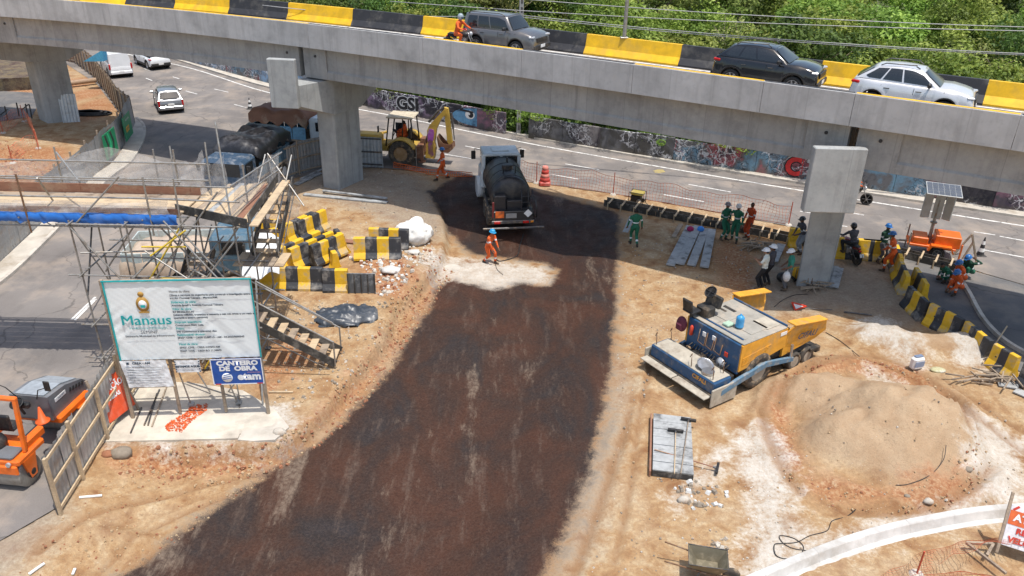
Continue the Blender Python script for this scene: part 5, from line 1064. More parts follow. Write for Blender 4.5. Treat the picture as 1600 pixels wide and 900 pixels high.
rbx((-.15, .0, 1.16), (.5, 1.3, .14), GRY, 'water_tank', .05); rbx((.55, -.62, 1.2), (.8, .22, .28), OR, 'side_panel', .05); rbx((.55, .62, 1.2), (.8, .22, .28), OR, 'side_panel', .05)
mk = MB(); mk.ball((.02, .18, 1.32), (.34, .38, .30), 16); mk.build('black_canister', M['blackpl'], rl)
for s_ in (1, -1): mk = MB(); mk.beam((.02, s_ * .74, 1.1), (.22, s_ * .72, 2.72), .11, .15, up=(1, 0, 0), ch=.03); mk.build('roll_bar_post', OR, rl)
mk = MB(); mk.beam((.22, -.78, 2.74), (.22, .78, 2.74), .15, .12, ch=.03); mk.build('roll_bar', OR, rl)
mk = MB(); mk.box((.7, .1, 1.42), (.45, .5, .14), ch=.05); mk.box((.48, .1, 1.7), (.12, .48, .5), ch=.05); mk.build('seat', M['blackpl'], rl)
mk = MB(); mk.lathe([(.18, -.015), (.2, 0), (.18, .015), (.165, 0), (.18, -.015)], (1.12, .1, 1.9), 18, Matrix.Rotation(-.5, 3, 'Y')); mk.cyl((1.12, .1, 1.9), (1.3, .1, 1.4), .04, n=8); mk.box((1.3, .1, 1.72), (.18, .5, .2), ch=.05); mk.build('steering_console', M['blackpl'], rl)
mk = MB(); mk.prism([(1.5, 1.08), (3.25, 1.08), (3.3, 1.3), (3.05, 1.55), (2.3, 1.82), (1.5, 1.9)], -.6, .6, Matrix.Rotation(PI / 2, 4, 'X')); mk.build('engine_hood', GRY, rl)
mk = MB(); mk.prism([(1.55, 1.905), (2.3, 1.83), (3.0, 1.58), (3.0, 1.60), (2.3, 1.86), (1.55, 1.93)], -.45, .45, Matrix.Rotation(PI / 2, 4, 'X')); mk.build('hood_top', mat('light_grey_plastic', (.30, .33, .36), .4), rl)
for k in range(5): MB().box((2.45 + k * .14, -.61, 1.55 - k * .03), (.07, .03, .14), Matrix.Rotation(.5, 3, 'Y'), ch=.01).build('hood_louvre', M['blackpl'], rl)
MB().box((2.0, -.606, 1.62), (.5, .014, .13), ch=.004).build('maker_plate', M['white'], rl); local_text('HAMM', .1, M['ink'], (2.03, -.614, 1.62), (1, 0, 0), (0, 0, 1), rl); local_text('HAMM', .12, M['white'], (-.475, .3, .86), (0, -1, 0), (0, 0, 1), rl)
for s_ in (1, -1): mk = MB(); mk.tube([(1.45, s_ * .3, 1.85), (1.35, s_ * .5, 2.25), (1.35, s_ * .75, 2.35)], .016, 6); mk.box((1.35, s_ * .82, 2.42), (.05, .2, .34), ch=.03); mk.build('mirror', M['blackpl'], rl)
mk = MB(); mk.lathe([(.02, 0), (.2, .0), (.2, .03), (.12, .05), (.03, .5), (0, .52)], (1.15, -.55, 1.3), 14); mk.build('cone_on_step', mat('orange_cone_plastic', (.75, .12, .02), .5), rl)
for s_ in (1, -1): MB().cyl((-.44, s_ * .55, 1.0), (-.5, s_ * .55, 1.0), .07, n=12).build('work_light', M['lens'], rl)
# ------------------------------------------------------------ solar arrow-board trailer
st = thing('solar_sign_trailer', 'orange trailer with a mast carrying a solar panel over folded sign boards', 'sign trailer', g(1455, 398), math.radians(-20))
MB().box((-.15, 0, .52), (1.9, .95, .1), ch=.02).build('chassis', OR, st); MB().box((.42, 0, .82), (1.0, .85, .5), ch=.03).build('battery_box', OR, st); MB().box((-.62, 0, .72), (.6, .8, .3), ch=.03).build('front_box', OR, st)
for s_ in (1, -1):
    wheel(st, (.1, s_ * .55, .3), .3, .18, s_, M['alloy'], 5, 'tyre', .62); mk = MB(); mk.prism([(-.42, .42), (-.3, .68), (.5, .68), (.62, .42), (.55, .42), (.45, .62), (-.25, .62), (-.35, .42)], -.13, .13, Matrix.Translation((.1, s_ * .56, 0)) @ Matrix.Rotation(PI / 2, 4, 'X')); mk.build('mudguard', OR, st)
    MB().box((-1.05, s_ * .5, .55), (.06, .06, 1.1), ch=.01).build('jack_leg', M['galv'], st); MB().box((.98, s_ * .48, .42), (.07, .07, .8), ch=.01).build('jack_leg', OR, st)
mk = MB(); mk.beam((-1.0, 0, .5), (-1.9, 0, .42), .07, .07); mk.build('drawbar', M['galv'], st)
mk = MB(); mk.cyl((-.25, 0, .55), (-.25, 0, 2.5), .075, .06, 12); mk.cyl((-.25, 0, 1.45), (-.25, 0, 1.51), .14, n=12); mk.build('mast', M['galv'], st)
SOL = mat('solar_cells', (.13, .14, .16), .25, .3, scale=1); bk = mat('board_back_grey', (.5, .51, .5), .5, .3, scale=2, dirt=(.3, .28, .25), dirt_amt=.2)
for k, (y, rz_) in enumerate(((-.42, .3), (.02, -.1), (.42, -.5))): MB().box((-.25 + y, 0, 2.2), (.36, .10, 1.1), Matrix.Rotation(rz_, 3, 'Z'), ch=.02).build('folded_sign_board', bk, st)
mk = MB(); rp = Matrix.Rotation(.16, 3, 'X'); mk.box((-.2, 0, 2.95), (1.35, 1.15, .05), rp, ch=.01); sp_ = mk.build('solar_panel', bk, st)
for i in range(6):
    for j in range(4): MB().box(Vector((-.2, 0, 2.95)) + rp @ Vector((-.54 + i * .216, -.4 + j * .265, .027)), (.205, .25, .006), rp, 0).build('solar_cell', SOL, sp_)
mk = MB(); mk.cyl((-.25, 0, 2.5), (-.22, 0, 2.93), .05, n=8); mk.build('panel_bracket', M['galv'], st)
# ------------------------------------------------------------ lorries parked behind the hoarding
def lorry(label, rear, front, cabc, bodyc, tarp, Lb=4.6, wb=2.2, tz=2.7, cabx=5.55):
    t_ = thing('parked_lorry', label, 'lorry'); a, b = Vector((*rear, .012)), Vector((*front, .012)); d = (b - a).normalized(); t_.location = a; t_.rotation_euler = (0, 0, math.atan2(d.y, d.x))
    MB().box(((cabx + .7) / 2, 0, .75), (cabx + .6, .8, .22), ch=.02).build('chassis', M['steel'], t_)
    MB().box((Lb / 2, 0, 1.0), (Lb, wb, .12), ch=.02).build('load_bed', M['wood_old'], t_)
    for s_ in (1, -1):
        for k in range(4): MB().box((Lb / 8 * (2 * k + 1), s_ * (wb / 2 - .03), 1.4), (Lb / 4 - .04, .05, .7), ch=.01).build('side_board', bodyc, t_)
        for x in (1.0, cabx): wheel(t_, (x, s_ * .95, .48), .48, .3, s_, M['white'], 0, 'tyre_d', .55)
    MB().box((.03, 0, 1.4), (.05, wb - .1, .7), ch=.01).build('tail_board', bodyc, t_)
    # tarp with sagging folds
    mk = MB(); nx_, ny_ = 16, 10; vs = []
    for i in range(nx_ + 1):
        for j in range(ny_ + 1):
            u, v = i / nx_, j / ny_; e = min(u, 1 - u, v, 1 - v) * 5; z = tz - (.28 * (1 - min(1, e * 1.6)) ** 2) + .10 * math.sin(u * 9 + v * 4) * math.sin(v * 8) + .06 * math.sin(u * 23 + v * 11); vs.append((u * (Lb + .15) - .08, (v - .5) * (wb + .12), z))
    fs = [(i * (ny_ + 1) + j, (i + 1) * (ny_ + 1) + j, (i + 1) * (ny_ + 1) + j + 1, i * (ny_ + 1) + j + 1) for i in range(nx_) for j in range(ny_)]
    rim_ = [i * (ny_ + 1) for i in range(nx_ + 1)] + [nx_ * (ny_ + 1) + j for j in range(1, ny_ + 1)] + [i * (ny_ + 1) + ny_ for i in range(nx_ - 1, -1, -1)] + [j for j in range(ny_ - 1, 0, -1)]; n0 = len(vs)
    for k, i in enumerate(rim_): x, y, z = vs[i]; vs.append((x * 1.01 - .01, y * 1.02, z - .45 - .12 * math.sin(k * 1.7)))
    fs += [(a_, b_2, n0 + (k + 1) % len(rim_), n0 + k) for k, (a_, b_2) in enumerate(zip(rim_, rim_[1:] + rim_[:1]))]
    mk.add(vs, fs, True); mk.build('tarpaulin', tarp, t_)
    MB().box((cabx, 0, 1.55), (1.5, 2.1, 1.5), ch=.14).build('cab', cabc, t_)
    for s_ in (1, -1): MB().box((cabx + .1, s_ * 1.05, 1.85), (.8, .02, .5), ch=.005).build('side_window', M['glass'], t_); mk = MB(); mk.box((cabx + .55, s_ * 1.25, 1.9), (.08, .2, .4), ch=.03); mk.build('wing_mirror', M['blackpl'], t_)
    MB().box((cabx + .74, 0, 1.88), (.03, 1.8, .62), ch=.005).build('windscreen', M['glass'], t_); MB().box((cabx - .74, 0, 1.95), (.03, 1.3, .4), ch=.005).build('rear_window', M['glass'], t_)
    return t_
TB = mat('black_tarp', (.014, .014, .017), .4, scale=3, bump=.5, dirt=(.12, .12, .13), dirt_amt=.3); TBR = mat('brown_dusty_tarp', (.26, .12, .07), .7, scale=1.2, dirt=(.55, .42, .3), dirt_amt=.8, bump=.3)
BB = mat('faded_blue_paint', (.07, .14, .2), .6, dirt=(.3, .3, .28), dirt_amt=.3); LB = mat('light_blue_boards', (.2, .42, .58), .6, dirt=(.12, .2, .3), dirt_amt=.4)
lorry('parked lorry covered with a crumpled black tarpaulin behind the hoarding', (-12.9, 40.6), (-13.6, 35.5), mat('dark_blue_cab', (.035, .07, .12), .5, dirt=(.4, .4, .4), dirt_amt=.3), BB, TB, Lb=3.7, tz=2.7, cabx=4.6)
lorry('parked lorry with a dusty brown tarpaulin beside the middle pier', (-14.6, 44.9), (-9.0, 43.6), CABW, LB, TBR, Lb=3.3, tz=2.6, cabx=4.2)
lorry('flatbed lorry standing on the left road under the scaffold tower', (-14.4, 27.2), (-10.2, 27.7), BB, mat('greenish_white_boards', (.45, .52, .52), .6, dirt=(.3, .25, .2), dirt_amt=.3), mat('load_cover', (.45, .36, .28), .8, scale=1.5, dirt=(.25, .17, .12), dirt_amt=.5), Lb=3.0, tz=1.6, cabx=3.9)
# generator on its frame
gn = thing('generator', 'small yellow portable generator on the pale strip beside the formwork', 'generator', g(995, 318), math.radians(-25))
mk = MB()
for s_ in (1, -1): mk.tube([(-.36, s_ * .26, .08), (-.36, s_ * .26, .62), (.36, s_ * .26, .62), (.36, s_ * .26, .08)], .022, 6)
mk.build('tube_frame', M['blackpl'], gn); MB().box((0, 0, .56), (.64, .46, .14), ch=.03).build('fuel_tank', mat('olive_yellow_paint', (.42, .33, .08), .5, dirt=DUST, dirt_amt=.4), gn); MB().box((-.05, 0, .28), (.5, .4, .34), ch=.04).build('engine', DKS, gn); MB().cyl((.16, -.22, .2), (.16, -.3, .2), .12, n=14).build('recoil_cover', M['alloy'], gn)
for s_ in (1, -1): MB().cyl((.2, s_ * .3, .1), (.2, s_ * .36, .1), .1, n=14).build('wheel', M['tyre'], gn)
# ============================================================ PEOPLE
SKIN = [mat('skin_brown', (.20, .10, .06), .55, scale=4), mat('skin_tan', (.34, .19, .12), .55, scale=4), mat('skin_dark', (.09, .045, .03), .55, scale=4)]
CL = {'orange': mat('orange_overall', (.72, .11, .015), .8, scale=5, dirt=(.35, .14, .06), dirt_amt=.3), 'red': mat('red_orange_overall', (.55, .07, .015), .8, scale=5, dirt=(.3, .1, .05), dirt_amt=.3),
      'green': mat('green_overall', (.012, .13, .07), .8, scale=5, dirt=(.08, .14, .1), dirt_amt=.3), 'dkgreen': mat('dark_green_jacket', (.012, .06, .035), .8, scale=5), 'white': mat('white_shirt', (.72, .76, .70), .8, scale=5),
      'teal': mat('teal_shirt', (.04, .25, .18), .8, scale=5), 'black': mat('black_trousers', (.015, .015, .018), .8, scale=5), 'grey': mat('grey_trousers', (.13, .13, .14), .8, scale=5), 'ltgrey': mat('pale_jeans', (.28, .30, .33), .8, scale=5), 'dkgrey': mat('dark_grey_shirt', (.07, .07, .085), .8, scale=5), 'hivis': mat('hi_vis_green', (.35, .62, .25), .7, scale=5)}
REFL = mat('reflective_tape', (.72, .74, .74), .35); BOOT = mat('dusty_boots', (.05, .035, .025), .8, scale=9, dirt=(.3, .2, .12), dirt_amt=.4); HAIR = mat('black_hair', (.012, .01, .009), .8); GLV = mat('work_gloves', (.10, .09, .09), .8); EYE = mat('eye_dark', (.01, .01, .01), .3)
def ik(a, b, l1, l2, hint):
    a, b = Vector(a), Vector(b); d = b - a; L = min(max(d.length, .05), (l1 + l2) * .995); d.normalize(); b = a + d * L
    x = (l1 * l1 - l2 * l2 + L * L) / (2 * L); hh = math.sqrt(max(0, l1 * l1 - x * x)); hnt = Vector(hint); hnt = (hnt - d * hnt.dot(d))
    hnt = hnt.normalized() if hnt.length > 1e-4 else Vector((1, 0, 0)); return a + d * x + hnt * hh, b
def person(label, loc, rz, top, legs, skin=0, hip=(0, 0, .92), lean=0., side=0., headp=0., feet=((.05, .11, 0), (-.02, -.11, 0)), hands=((.12, .26, .88), (.12, -.26, .88)), knee=(1, 0, 0), elbow=((-.6, .6, -.2), (-.6, -.6, -.2)), helmet=None, hair=True, stripes=True, scale=1., cloth=None, boots=None, gloves=False, group='workers on the site', headyaw=0., full=False):
    t_ = thing('person', label, 'person', loc, rz, group); t_.scale = (scale,) * 3
    hp = Vector(hip); up = Matrix.Rotation(lean, 3, 'Y') @ Matrix.Rotation(side, 3, 'X'); U_ = up @ Vector((0, 0, 1)); F_ = up @ Vector((1, 0, 0)); Y_ = up @ Vector((0, 1, 0))
    waist = hp + U_ * .16; chest = hp + U_ * .36; neck = hp + U_ * .53; hd = Matrix.Rotation(lean * .45 + headp, 3, 'Y') @ Matrix.Rotation(headyaw, 3, 'Z'); HU = hd @ Vector((0, 0, 1)); HF = hd @ Vector((1, 0, 0)); HY = hd @ Vector((0, 1, 0)); headc = neck + HU * .175 + HF * .02
    seg = []; mk = MB()
    def limb(a, b, r0, r1, z, rng=None): mk.tube([a, Vector(a).lerp(Vector(b), .33), Vector(a).lerp(Vector(b), .66), b], [r0, r0 * .62 + r1 * .42, r0 * .3 + r1 * .72, r1], 10); seg.append((Vector(a), Vector(b), r0, r1, z)); mk.ball(b, r1, 8)
    Mx = Matrix((F_, Y_, U_)).transposed()
    mk.ball(hp + U_ * .0, (.125, .165, .13), 12, Mx); mk.ball(waist, (.115, .15, .15), 12, Mx); mk.ball(chest, (.13, .19, .20), 12, Mx); mk.ball(chest + U_ * .1, (.115, .205, .11), 12, Mx)
    seg.append((hp + U_ * .05, neck - U_ * .06, .16, .16, 'top')); seg.append((hp - U_ * .02, hp + U_ * .02, .16, .16, 'legs'))
    limb(neck - U_ * .05, neck + HU * .08, .065, .055, 'skin'); mk.ball(headc, (.098, .078, .118), 14, Matrix((HF, HY, HU)).transposed()); mk.ball(headc + HF * .10 - HU * .02, (.022, .016, .025), 6); mk.ball(headc - HU * .06 + HF * .045, (.045, .05, .045), 8)
    for s_ in (1, -1): mk.ball(headc + HY * s_ * .08, (.02, .015, .03), 6)
    seg.append((headc, headc + HU * .01, .1, .1, 'skin')); palms = []
    for i, s_ in enumerate((1, -1)):
        h0 = hp + Y_ * s_ * .095 - U_ * .03; f = Vector(feet[i]) + Vector((0, 0, .09)); kn, an = ik(h0, f, .44, .44, knee if not isinstance(knee[0], (tuple, list)) else knee[i])
        limb(h0, kn, .105, .07, 'legs'); limb(kn, an, .072, .052, 'shin'); fd = Vector((.17, s_ * .03, -.055)); mk.tube([an - Vector((.05, 0, .05)), an + Vector((.04, 0, -.045)), an + fd], [.045, .052, .038], 8); seg.append((an - Vector((.05, 0, .06)), an + fd, .05, .04, 'boot')); mk.ball(an + fd, .038, 8)
        s0 = chest + U_ * .13 + Y_ * s_ * .185; el_, ha = ik(s0, hands[i], .30, .27, elbow[i]); limb(s0, el_, .068, .048, 'uparm'); limb(el_, ha, .048, .034, 'forearm'); palms.append((el_, ha, s_))
        pd = (ha - el_).normalized(); mk.tube([ha - pd * .01, ha + pd * .045, ha + pd * .085], [.034, .042, .036], 8); seg.append((ha, ha + pd * .09, .036, .036, 'hand'))
    me = mk.mesh('b', SKIN[skin]); o = bpy.data.objects.new('b', me); col.objects.link(o); md = o.modifiers.new('r', 'REMESH'); md.mode = 'VOXEL'; md.voxel_size = .02; md2 = o.modifiers.new('s', 'SMOOTH'); md2.factor = .5; md2.iterations = 3
    nm_ = bpy.data.meshes.new_from_object(o.evaluated_get(bpy.context.evaluated_depsgraph_get())); bpy.data.objects.remove(o); bpy.data.meshes.remove(me)
    nv = len(nm_.vertices); V = np.empty(nv * 3); nm_.vertices.foreach_get('co', V); V = V.reshape(-1, 3)
    # cloth folds
    V2 = V.copy()
    fo = np.sin(V[:, 2] * 55 + V[:, 0] * 30) * np.sin(V[:, 1] * 40 + V[:, 2] * 21) * .0045; nn = np.empty(nv * 3); nm_.vertices.foreach_get('normal', nn); nn = nn.reshape(-1, 3); V2 += nn * fo[:, None] * (np.linalg.norm(V - np.array(headc), axis=1) > .16)[:, None]
    nm_.vertices.foreach_set('co', V2.ravel())
    nf = len(nm_.polygons); C = np.empty(nf * 3); nm_.polygons.foreach_get('center', C); C = C.reshape(-1, 3); best = np.full(nf, 1e9); zi = np.zeros(nf, int); tt = np.zeros(nf)
    for k, (a, b, r0, r1, z) in enumerate(seg):
        a, b = np.array(a), np.array(b); ab = b - a; t = np.clip((C - a) @ ab / max(ab @ ab, 1e-9), 0, 1); d = np.linalg.norm(C - a - t[:, None] * ab, axis=1) / (r0 + (r1 - r0) * t); m = d < best; best[m] = d[m]; zi[m] = k; tt[m] = t[m]
    mats = [SKIN[skin], CL[top], CL[legs], boots or BOOT, REFL, HAIR, GLV if gloves else SKIN[skin], EYE]; mi = np.zeros(nf, int)
    short = cloth == 'short'
    for k, s__ in enumerate(seg):
        z = s__[4]; q = zi == k; t = tt
        mi[q] = {'top': 1, 'legs': 2, 'shin': 2, 'boot': 3, 'skin': 0, 'uparm': 1, 'forearm': 0 if short else 1, 'hand': 6}[z]
        if stripes:
            if z == 'shin': mi[q & (t > .45) & (t < .62)] = 4
            if z == 'uparm': mi[q & (t > .55) & (t < .78)] = 4
            if z == 'top': mi[q & (t > .28) & (t < .40)] = 4
        if z == 'shin': mi[q & (t > .86)] = 3
        if z == 'uparm' and short: mi[q & (t > .8)] = 0
    hc = np.array(headc); dh = C - hc; near_ = (np.linalg.norm(dh, axis=1) < .14); upc = dh @ np.array(HU); fwd = dh @ np.array(HF)
    if hair: mi[near_ & ((upc > .055) | ((fwd < -.02) & (upc > -.05)))] = 5
    nm_.materials.clear(); [nm_.materials.append(m) for m in mats]; nm_.polygons.foreach_set('material_index', mi); nm_.polygons.foreach_set('use_smooth', np.ones(nf, bool))
    # fingers, eyes and mouth joined to the same body mesh
    fg = MB(); fg.mi = 6
    for el_, ha, s_ in palms:
        pd = (ha - el_).normalized(); sdv = pd.cross(Vector((1, 0, .3))).normalized(); pn = pd.cross(sdv)
        if pn.x < 0: pn = -pn
        for j, ln in enumerate((.062, .072, .068, .052)):
            r0_ = ha + pd * .075 + sdv * (-.03 + j * .02); fg.tube([r0_, r0_ + pd * ln * .45 + pn * .006, r0_ + pd * ln * .8 + pn * .022, r0_ + pd * ln + pn * .04], [.0105, .010, .009, .007], 5)
        r0_ = ha + pd * .02 + sdv * .032; fg.tube([r0_, r0_ + pd * .03 + sdv * .02 + pn * .01, r0_ + pd * .055 + sdv * .028 + pn * .025], [.013, .011, .008], 5)
    fg.mi = 7
    for s_ in (1, -1): fg.ball(headc + HF * .088 + HY * s_ * .032 + HU * .012, (.012, .014, .009), 6)
    fg.box(headc + HF * .088 - HU * .055, (.01, .045, .008))
    bm = bmesh.new(); bm.from_mesh(nm_); tmp = fg.mesh('f', mats); bm.from_mesh(tmp); bm.to_mesh(nm_); bm.free(); bpy.data.meshes.remove(tmp); nm_.name = 'body'; link('body', nm_, t_)
    if helmet:
        Hm = Matrix((HF, HY, HU)).transposed(); mk = MB()
        if full: mk.ball(headc + HU * .01, (.14, .125, .15), 16, Hm)
        else:
            mk.lathe([(.150, .0), (.142, .012), (.130, .02), (.126, .05), (.105, .098), (.06, .125), (0, .133)], headc + HU * .035 - HF * .005, 18, Hm @ Matrix.Diagonal((1.05, .92, 1))); mk.box(headc + HF * .14 + HU * .037, (.07, .16, .012), Hm, ch=.004)
        hm = mk.build('helmet', helmet, t_)
        if full: MB().box(headc + HF * .105, (.08, .19, .08), Hm, ch=.03).build('visor', M['glass'], hm)
    return t_
def hm(n, c): return mat(n, c, .3, coat=.4, scale=4)
HB, HBL, HW, HG, HBK = hm('blue_helmet', (.02, .14, .42)), hm('light_blue_helmet', (.03, .32, .62)), hm('white_helmet', (.8, .8, .8)), hm('grey_helmet', (.3, .36, .4)), hm('black_helmet', (.02, .02, .022))
def gp(x, y): return gz(x, y)
def at_(label, px, ang, *a, **k): p = gp(*px); k.setdefault('z', 0); z = k.pop('z'); return person(label, (p.x, p.y, p.z + z), math.radians(ang), *a, **k)
walk = dict(feet=((.30, .09, .0), (-.32, -.09, .06)), hands=((-.12, .27, .85), (.25, -.25, .92)))
at_('worker in orange overalls and blue helmet walking in front of the backhoe', (692, 281), 185, 'orange', 'orange', helmet=HB, **walk)
at_('worker in orange overalls and light blue helmet spraying from a hose near the manhole', (765, 411), -40, 'orange', 'orange', helmet=HBL, lean=.35, hip=(-.08, 0, .84), feet=((.22, .12, 0), (-.25, -.12, 0)), hands=((.42, .12, .78), (.32, -.12, .72)), scale=.97)
at_('worker in green overalls seen from behind carrying a short board', (990, 384), 95, 'green', 'green', feet=((.22, .1, 0), (-.22, -.1, .03)), hands=((.12, .32, .88), (.05, -.30, .86)), helmet=None)
at_('left one of two chatting workers in green overalls, cap on', (1129, 374), -60, 'green', 'green', helmet=hm('grey_cap', (.25, .2, .2)), hands=((.22, .08, 1.08), (.2, -.1, 1.05)))
at_('right one of two chatting workers in green, head wrapped in white cloth', (1147, 376), -120, 'green', 'green', helmet=hm('pale_head_cloth', (.7, .66, .64)), lean=.12, feet=((.2, .16, 0), (-.12, -.14, 0)), hands=((.18, .28, .82), (.05, -.34, .95)))
at_('bareheaded worker in red orange overalls standing beside the stick pile', (1168, 373), -150, 'red', 'red', skin=2, hands=((.15, .25, .86), (.2, -.2, .9)))
at_('foreman in white shirt and black trousers with white helmet holding something up', (1189, 452), 150, 'white', 'black', helmet=HW, stripes=False, cloth='short', skin=1, hands=((.32, .10, 1.22), (.30, -.12, 1.16)), headp=.15)
at_('person with white helmet half hidden behind the foreman', (1199, 446), 140, 'dkgrey', 'black', helmet=HW, stripes=False, hands=((.3, .1, 1.1), (.3, -.1, 1.1)))
bagp = at_('person in teal shirt and white helmet carrying a white bag by the pier', (1228, 453), 170, 'teal', 'grey', helmet=HW, stripes=False, cloth='short', skin=0, hands=((.22, .18, .98), (.25, -.2, .95)), headp=.3)
at_('person in dark grey leaning on the yellow block behind the right pier', (1250, 396), 200, 'dkgrey', 'ltgrey', helmet=HBK, stripes=True, lean=.35, hands=((.45, .1, .98), (.45, -.1, .95)))
at_('worker in dark green jacket and blue helmet standing left beside the barrier end', (1374, 410), -70, 'dkgreen', 'grey', helmet=HB, hands=((.25, .1, 1.0), (.25, -.12, 1.0)))
at_('worker in orange overalls and blue helmet leaning forward beside the barrier end', (1389, 424), 150, 'orange', 'orange', helmet=HB, lean=.3, feet=((.2, .12, 0), (-.2, -.12, 0)), hands=((.4, .15, .95), (.35, -.12, .9)))
sit = dict(hip=(0, 0, .33), lean=.55, feet=((.34, .14, 0), (.30, -.14, 0)), knee=(.6, 0, 1), hands=((.55, .1, .25), (.5, -.12, .22)), headp=.2)
at_('worker in green crouching with an arm over the head, rearmost of the crouching group', (1514, 434), 200, 'dkgreen', 'green', helmet=HB, **{**sit, 'hands': ((.2, .2, .95), (.45, -.12, .3))})
at_('worker in orange with blue helmet crouching in the middle of the group', (1503, 444), 185, 'orange', 'orange', helmet=HB, skin=1, **sit)
at_('worker in green crouching low at the left of the group', (1484, 439), 190, 'green', 'green', helmet=None, **{**sit, 'hip': (0, 0, .28), 'lean': .9})
at_('worker in orange overalls sitting on the kerb, foremost of the crouching group', (1497, 458), 200, 'orange', 'orange', helmet=HB, **sit)
ride = dict(hip=(-.24, 0, .84), lean=.32, feet=((.02, .22, .28), (.02, -.22, .28)), knee=((1, .4, .3), (1, -.4, .3)), hands=((.32, .30, 1.02), (.32, -.30, 1.02)), elbow=((-.3, .8, -.5), (-.3, -.8, -.5)), stripes=False, full=True)
person('motorcyclist in orange clothing and grey helmet riding on the overpass', MO1[0], MO1[1], 'orange', 'orange', helmet=HG, group='riders', **ride)
person('rider with black helmet sitting on the motorcycle beside the right pier', mo2.location, mo2.rotation_euler.z, 'dkgrey', 'black', helmet=HBK, group='riders', **ride)
person('motorcyclist with an orange top passing behind the right pier block', mo3.location, mo3.rotation_euler.z, 'orange', 'black', helmet=HBK, group='riders', **ride)
bq = bh.matrix_basis @ Vector((-.02, 0, 0)); person('operator in orange shirt seated in the open backhoe cab', (bq.x, bq.y, .72), bh.rotation_euler.z, 'orange', 'orange', skin=2, hip=(0, 0, .78), lean=.1, feet=((.42, .14, .32), (.42, -.14, .32)), knee=(1, 0, 1), hands=((.45, .14, 1.0), (.45, -.14, 1.0)), helmet=None, stripes=False, group='riders')
mk = MB(); mk.ball((0, 0, .0), (.14, .18, .22), 12); mk.tube([(0, -.05, .15), (0, 0, .3), (0, .05, .15)], .01, 5); o = mk.build('carrier_bag', mat('white_plastic_bag', (.75, .74, .72), .5, scale=9, bump=.4)); o.location = bagp.location + Vector((-.18, -.28, .72)); tag(o, 'white carrier bag held by the person in the teal shirt', 'bag')
# ============================================================ SITE FURNITURE
def corr(w_, h_, m_, parent, loc, rz, name='zinc_sheet', pitch=.19, depth=.028, tilt=0., roll=0.):
    n = max(2, int(w_ / pitch * 2)); mk = MB(); x = [w_ * i / n for i in range(n + 1)]; vs = []
    pr = []
    for i in range(n + 1): y = depth if i % 2 else 0; pr.append((x[i] - .02, y)); pr.append((x[i] + .02, y))
    vs = [Vector((px_, py_, z)) for z in (0, h_) for px_, py_ in pr]; k = len(pr)
    mk.add(vs, [(i, i + 1, k + i + 1, k + i) for i in range(k - 1)]); mk.add([v + Vector((0, .004, 0)) for v in vs], [(i, k + i, k + i + 1, i + 1) for i in range(k - 1)])
    o = mk.build(name, m_, parent); o.location = loc; o.rotation_euler = (tilt, roll, rz); return o
def hoarding(label, pts, hgt, posts=True, m_='zinc_d', rails=2, side=-1, sheet_w=.95, post_m='wood_old', post_ext=.15, group=None):
    t_ = thing('zinc_hoarding', label, 'hoarding', group=group); pts = [Vector((p[0], p[1], p[2] if len(p) > 2 else 0)) for p in pts]; pa = cut_path(pts, sheet_w) + [pts[-1]]
    for i, (a, b) in enumerate(zip(pa, pa[1:])):
        d = b - a; L = math.hypot(d.x, d.y)
        if L < .15: continue
        mm = M[m_] if not isinstance(m_, list) else m_[R_.randrange(len(m_))]
        corr(L + .02, hgt + R_.uniform(-.05, .08), mm, t_, a + Vector((0, 0, -.03)), math.atan2(d.y, d.x), tilt=R_.uniform(-.02, .02), roll=R_.uniform(-.012, .012))
        n = Vector((-d.y, d.x, 0)).normalized() * side * .07
        for k in range(rails): z = hgt * ((.5,) if rails == 1 else (.12, .88) if rails == 2 else (.1, .5, .92))[k]; MB().beam(a + n * .7 + Vector((0, 0, z)), b + n * .7 + Vector((0, 0, z)), .04, .08).build('rail', M[post_m], t_)
        if posts and i % 2 == 0: MB().beam(a + n * 1.5 + Vector((0, 0, -.1)), a + n * 1.5 + Vector((0, 0, hgt + post_ext)), .07, .07, up=(1, 0, 0)).build('post', M[post_m], t_)
    return t_
ZW = [M['zinc_d'], M['zinc_d'], mat('pale_zinc', (.42, .43, .44), .5, .35, dirt=(.3, .25, .2), dirt_amt=.3, scale=2)]
hoarding('long grey zinc hoarding curving along the left pavement', [g(*q_) for q_ in ((-150, 500), (0, 415), (60, 357), (110, 313), (160, 267), (196, 228), (212, 195))], 1.85, m_=ZW, side=1)
RZ = [mat('brown_stained_sheet', (.26, .17, .12), .8, .1, dirt=(.42, .36, .3), dirt_amt=.5, scale=3), M['zinc_d'], mat('grey_brown_board', (.30, .25, .21), .85, scale=3)]
hoarding('old brown and grey sheet hoarding left of the white van', [g(*q_) for q_ in ((212, 195), (190, 176), (172, 150), (150, 122), (120, 99), (90, 92))], 1.75, m_=RZ, side=1, sheet_w=.6)
hoarding('dull zinc hoarding between the parked lorries and the middle pier', [g(*q_) for q_ in ((425, 288), (450, 278), (475, 270), (503, 263), (520, 261))], 1.75, m_=ZW, side=-1, rails=3)
hoarding('short zinc hoarding between the middle pier and the backhoe', [g(*q_) for q_ in ((560, 260), (580, 261), (598, 262))], 1.75, m_='zinc', side=-1, rails=3, post_m='steel')
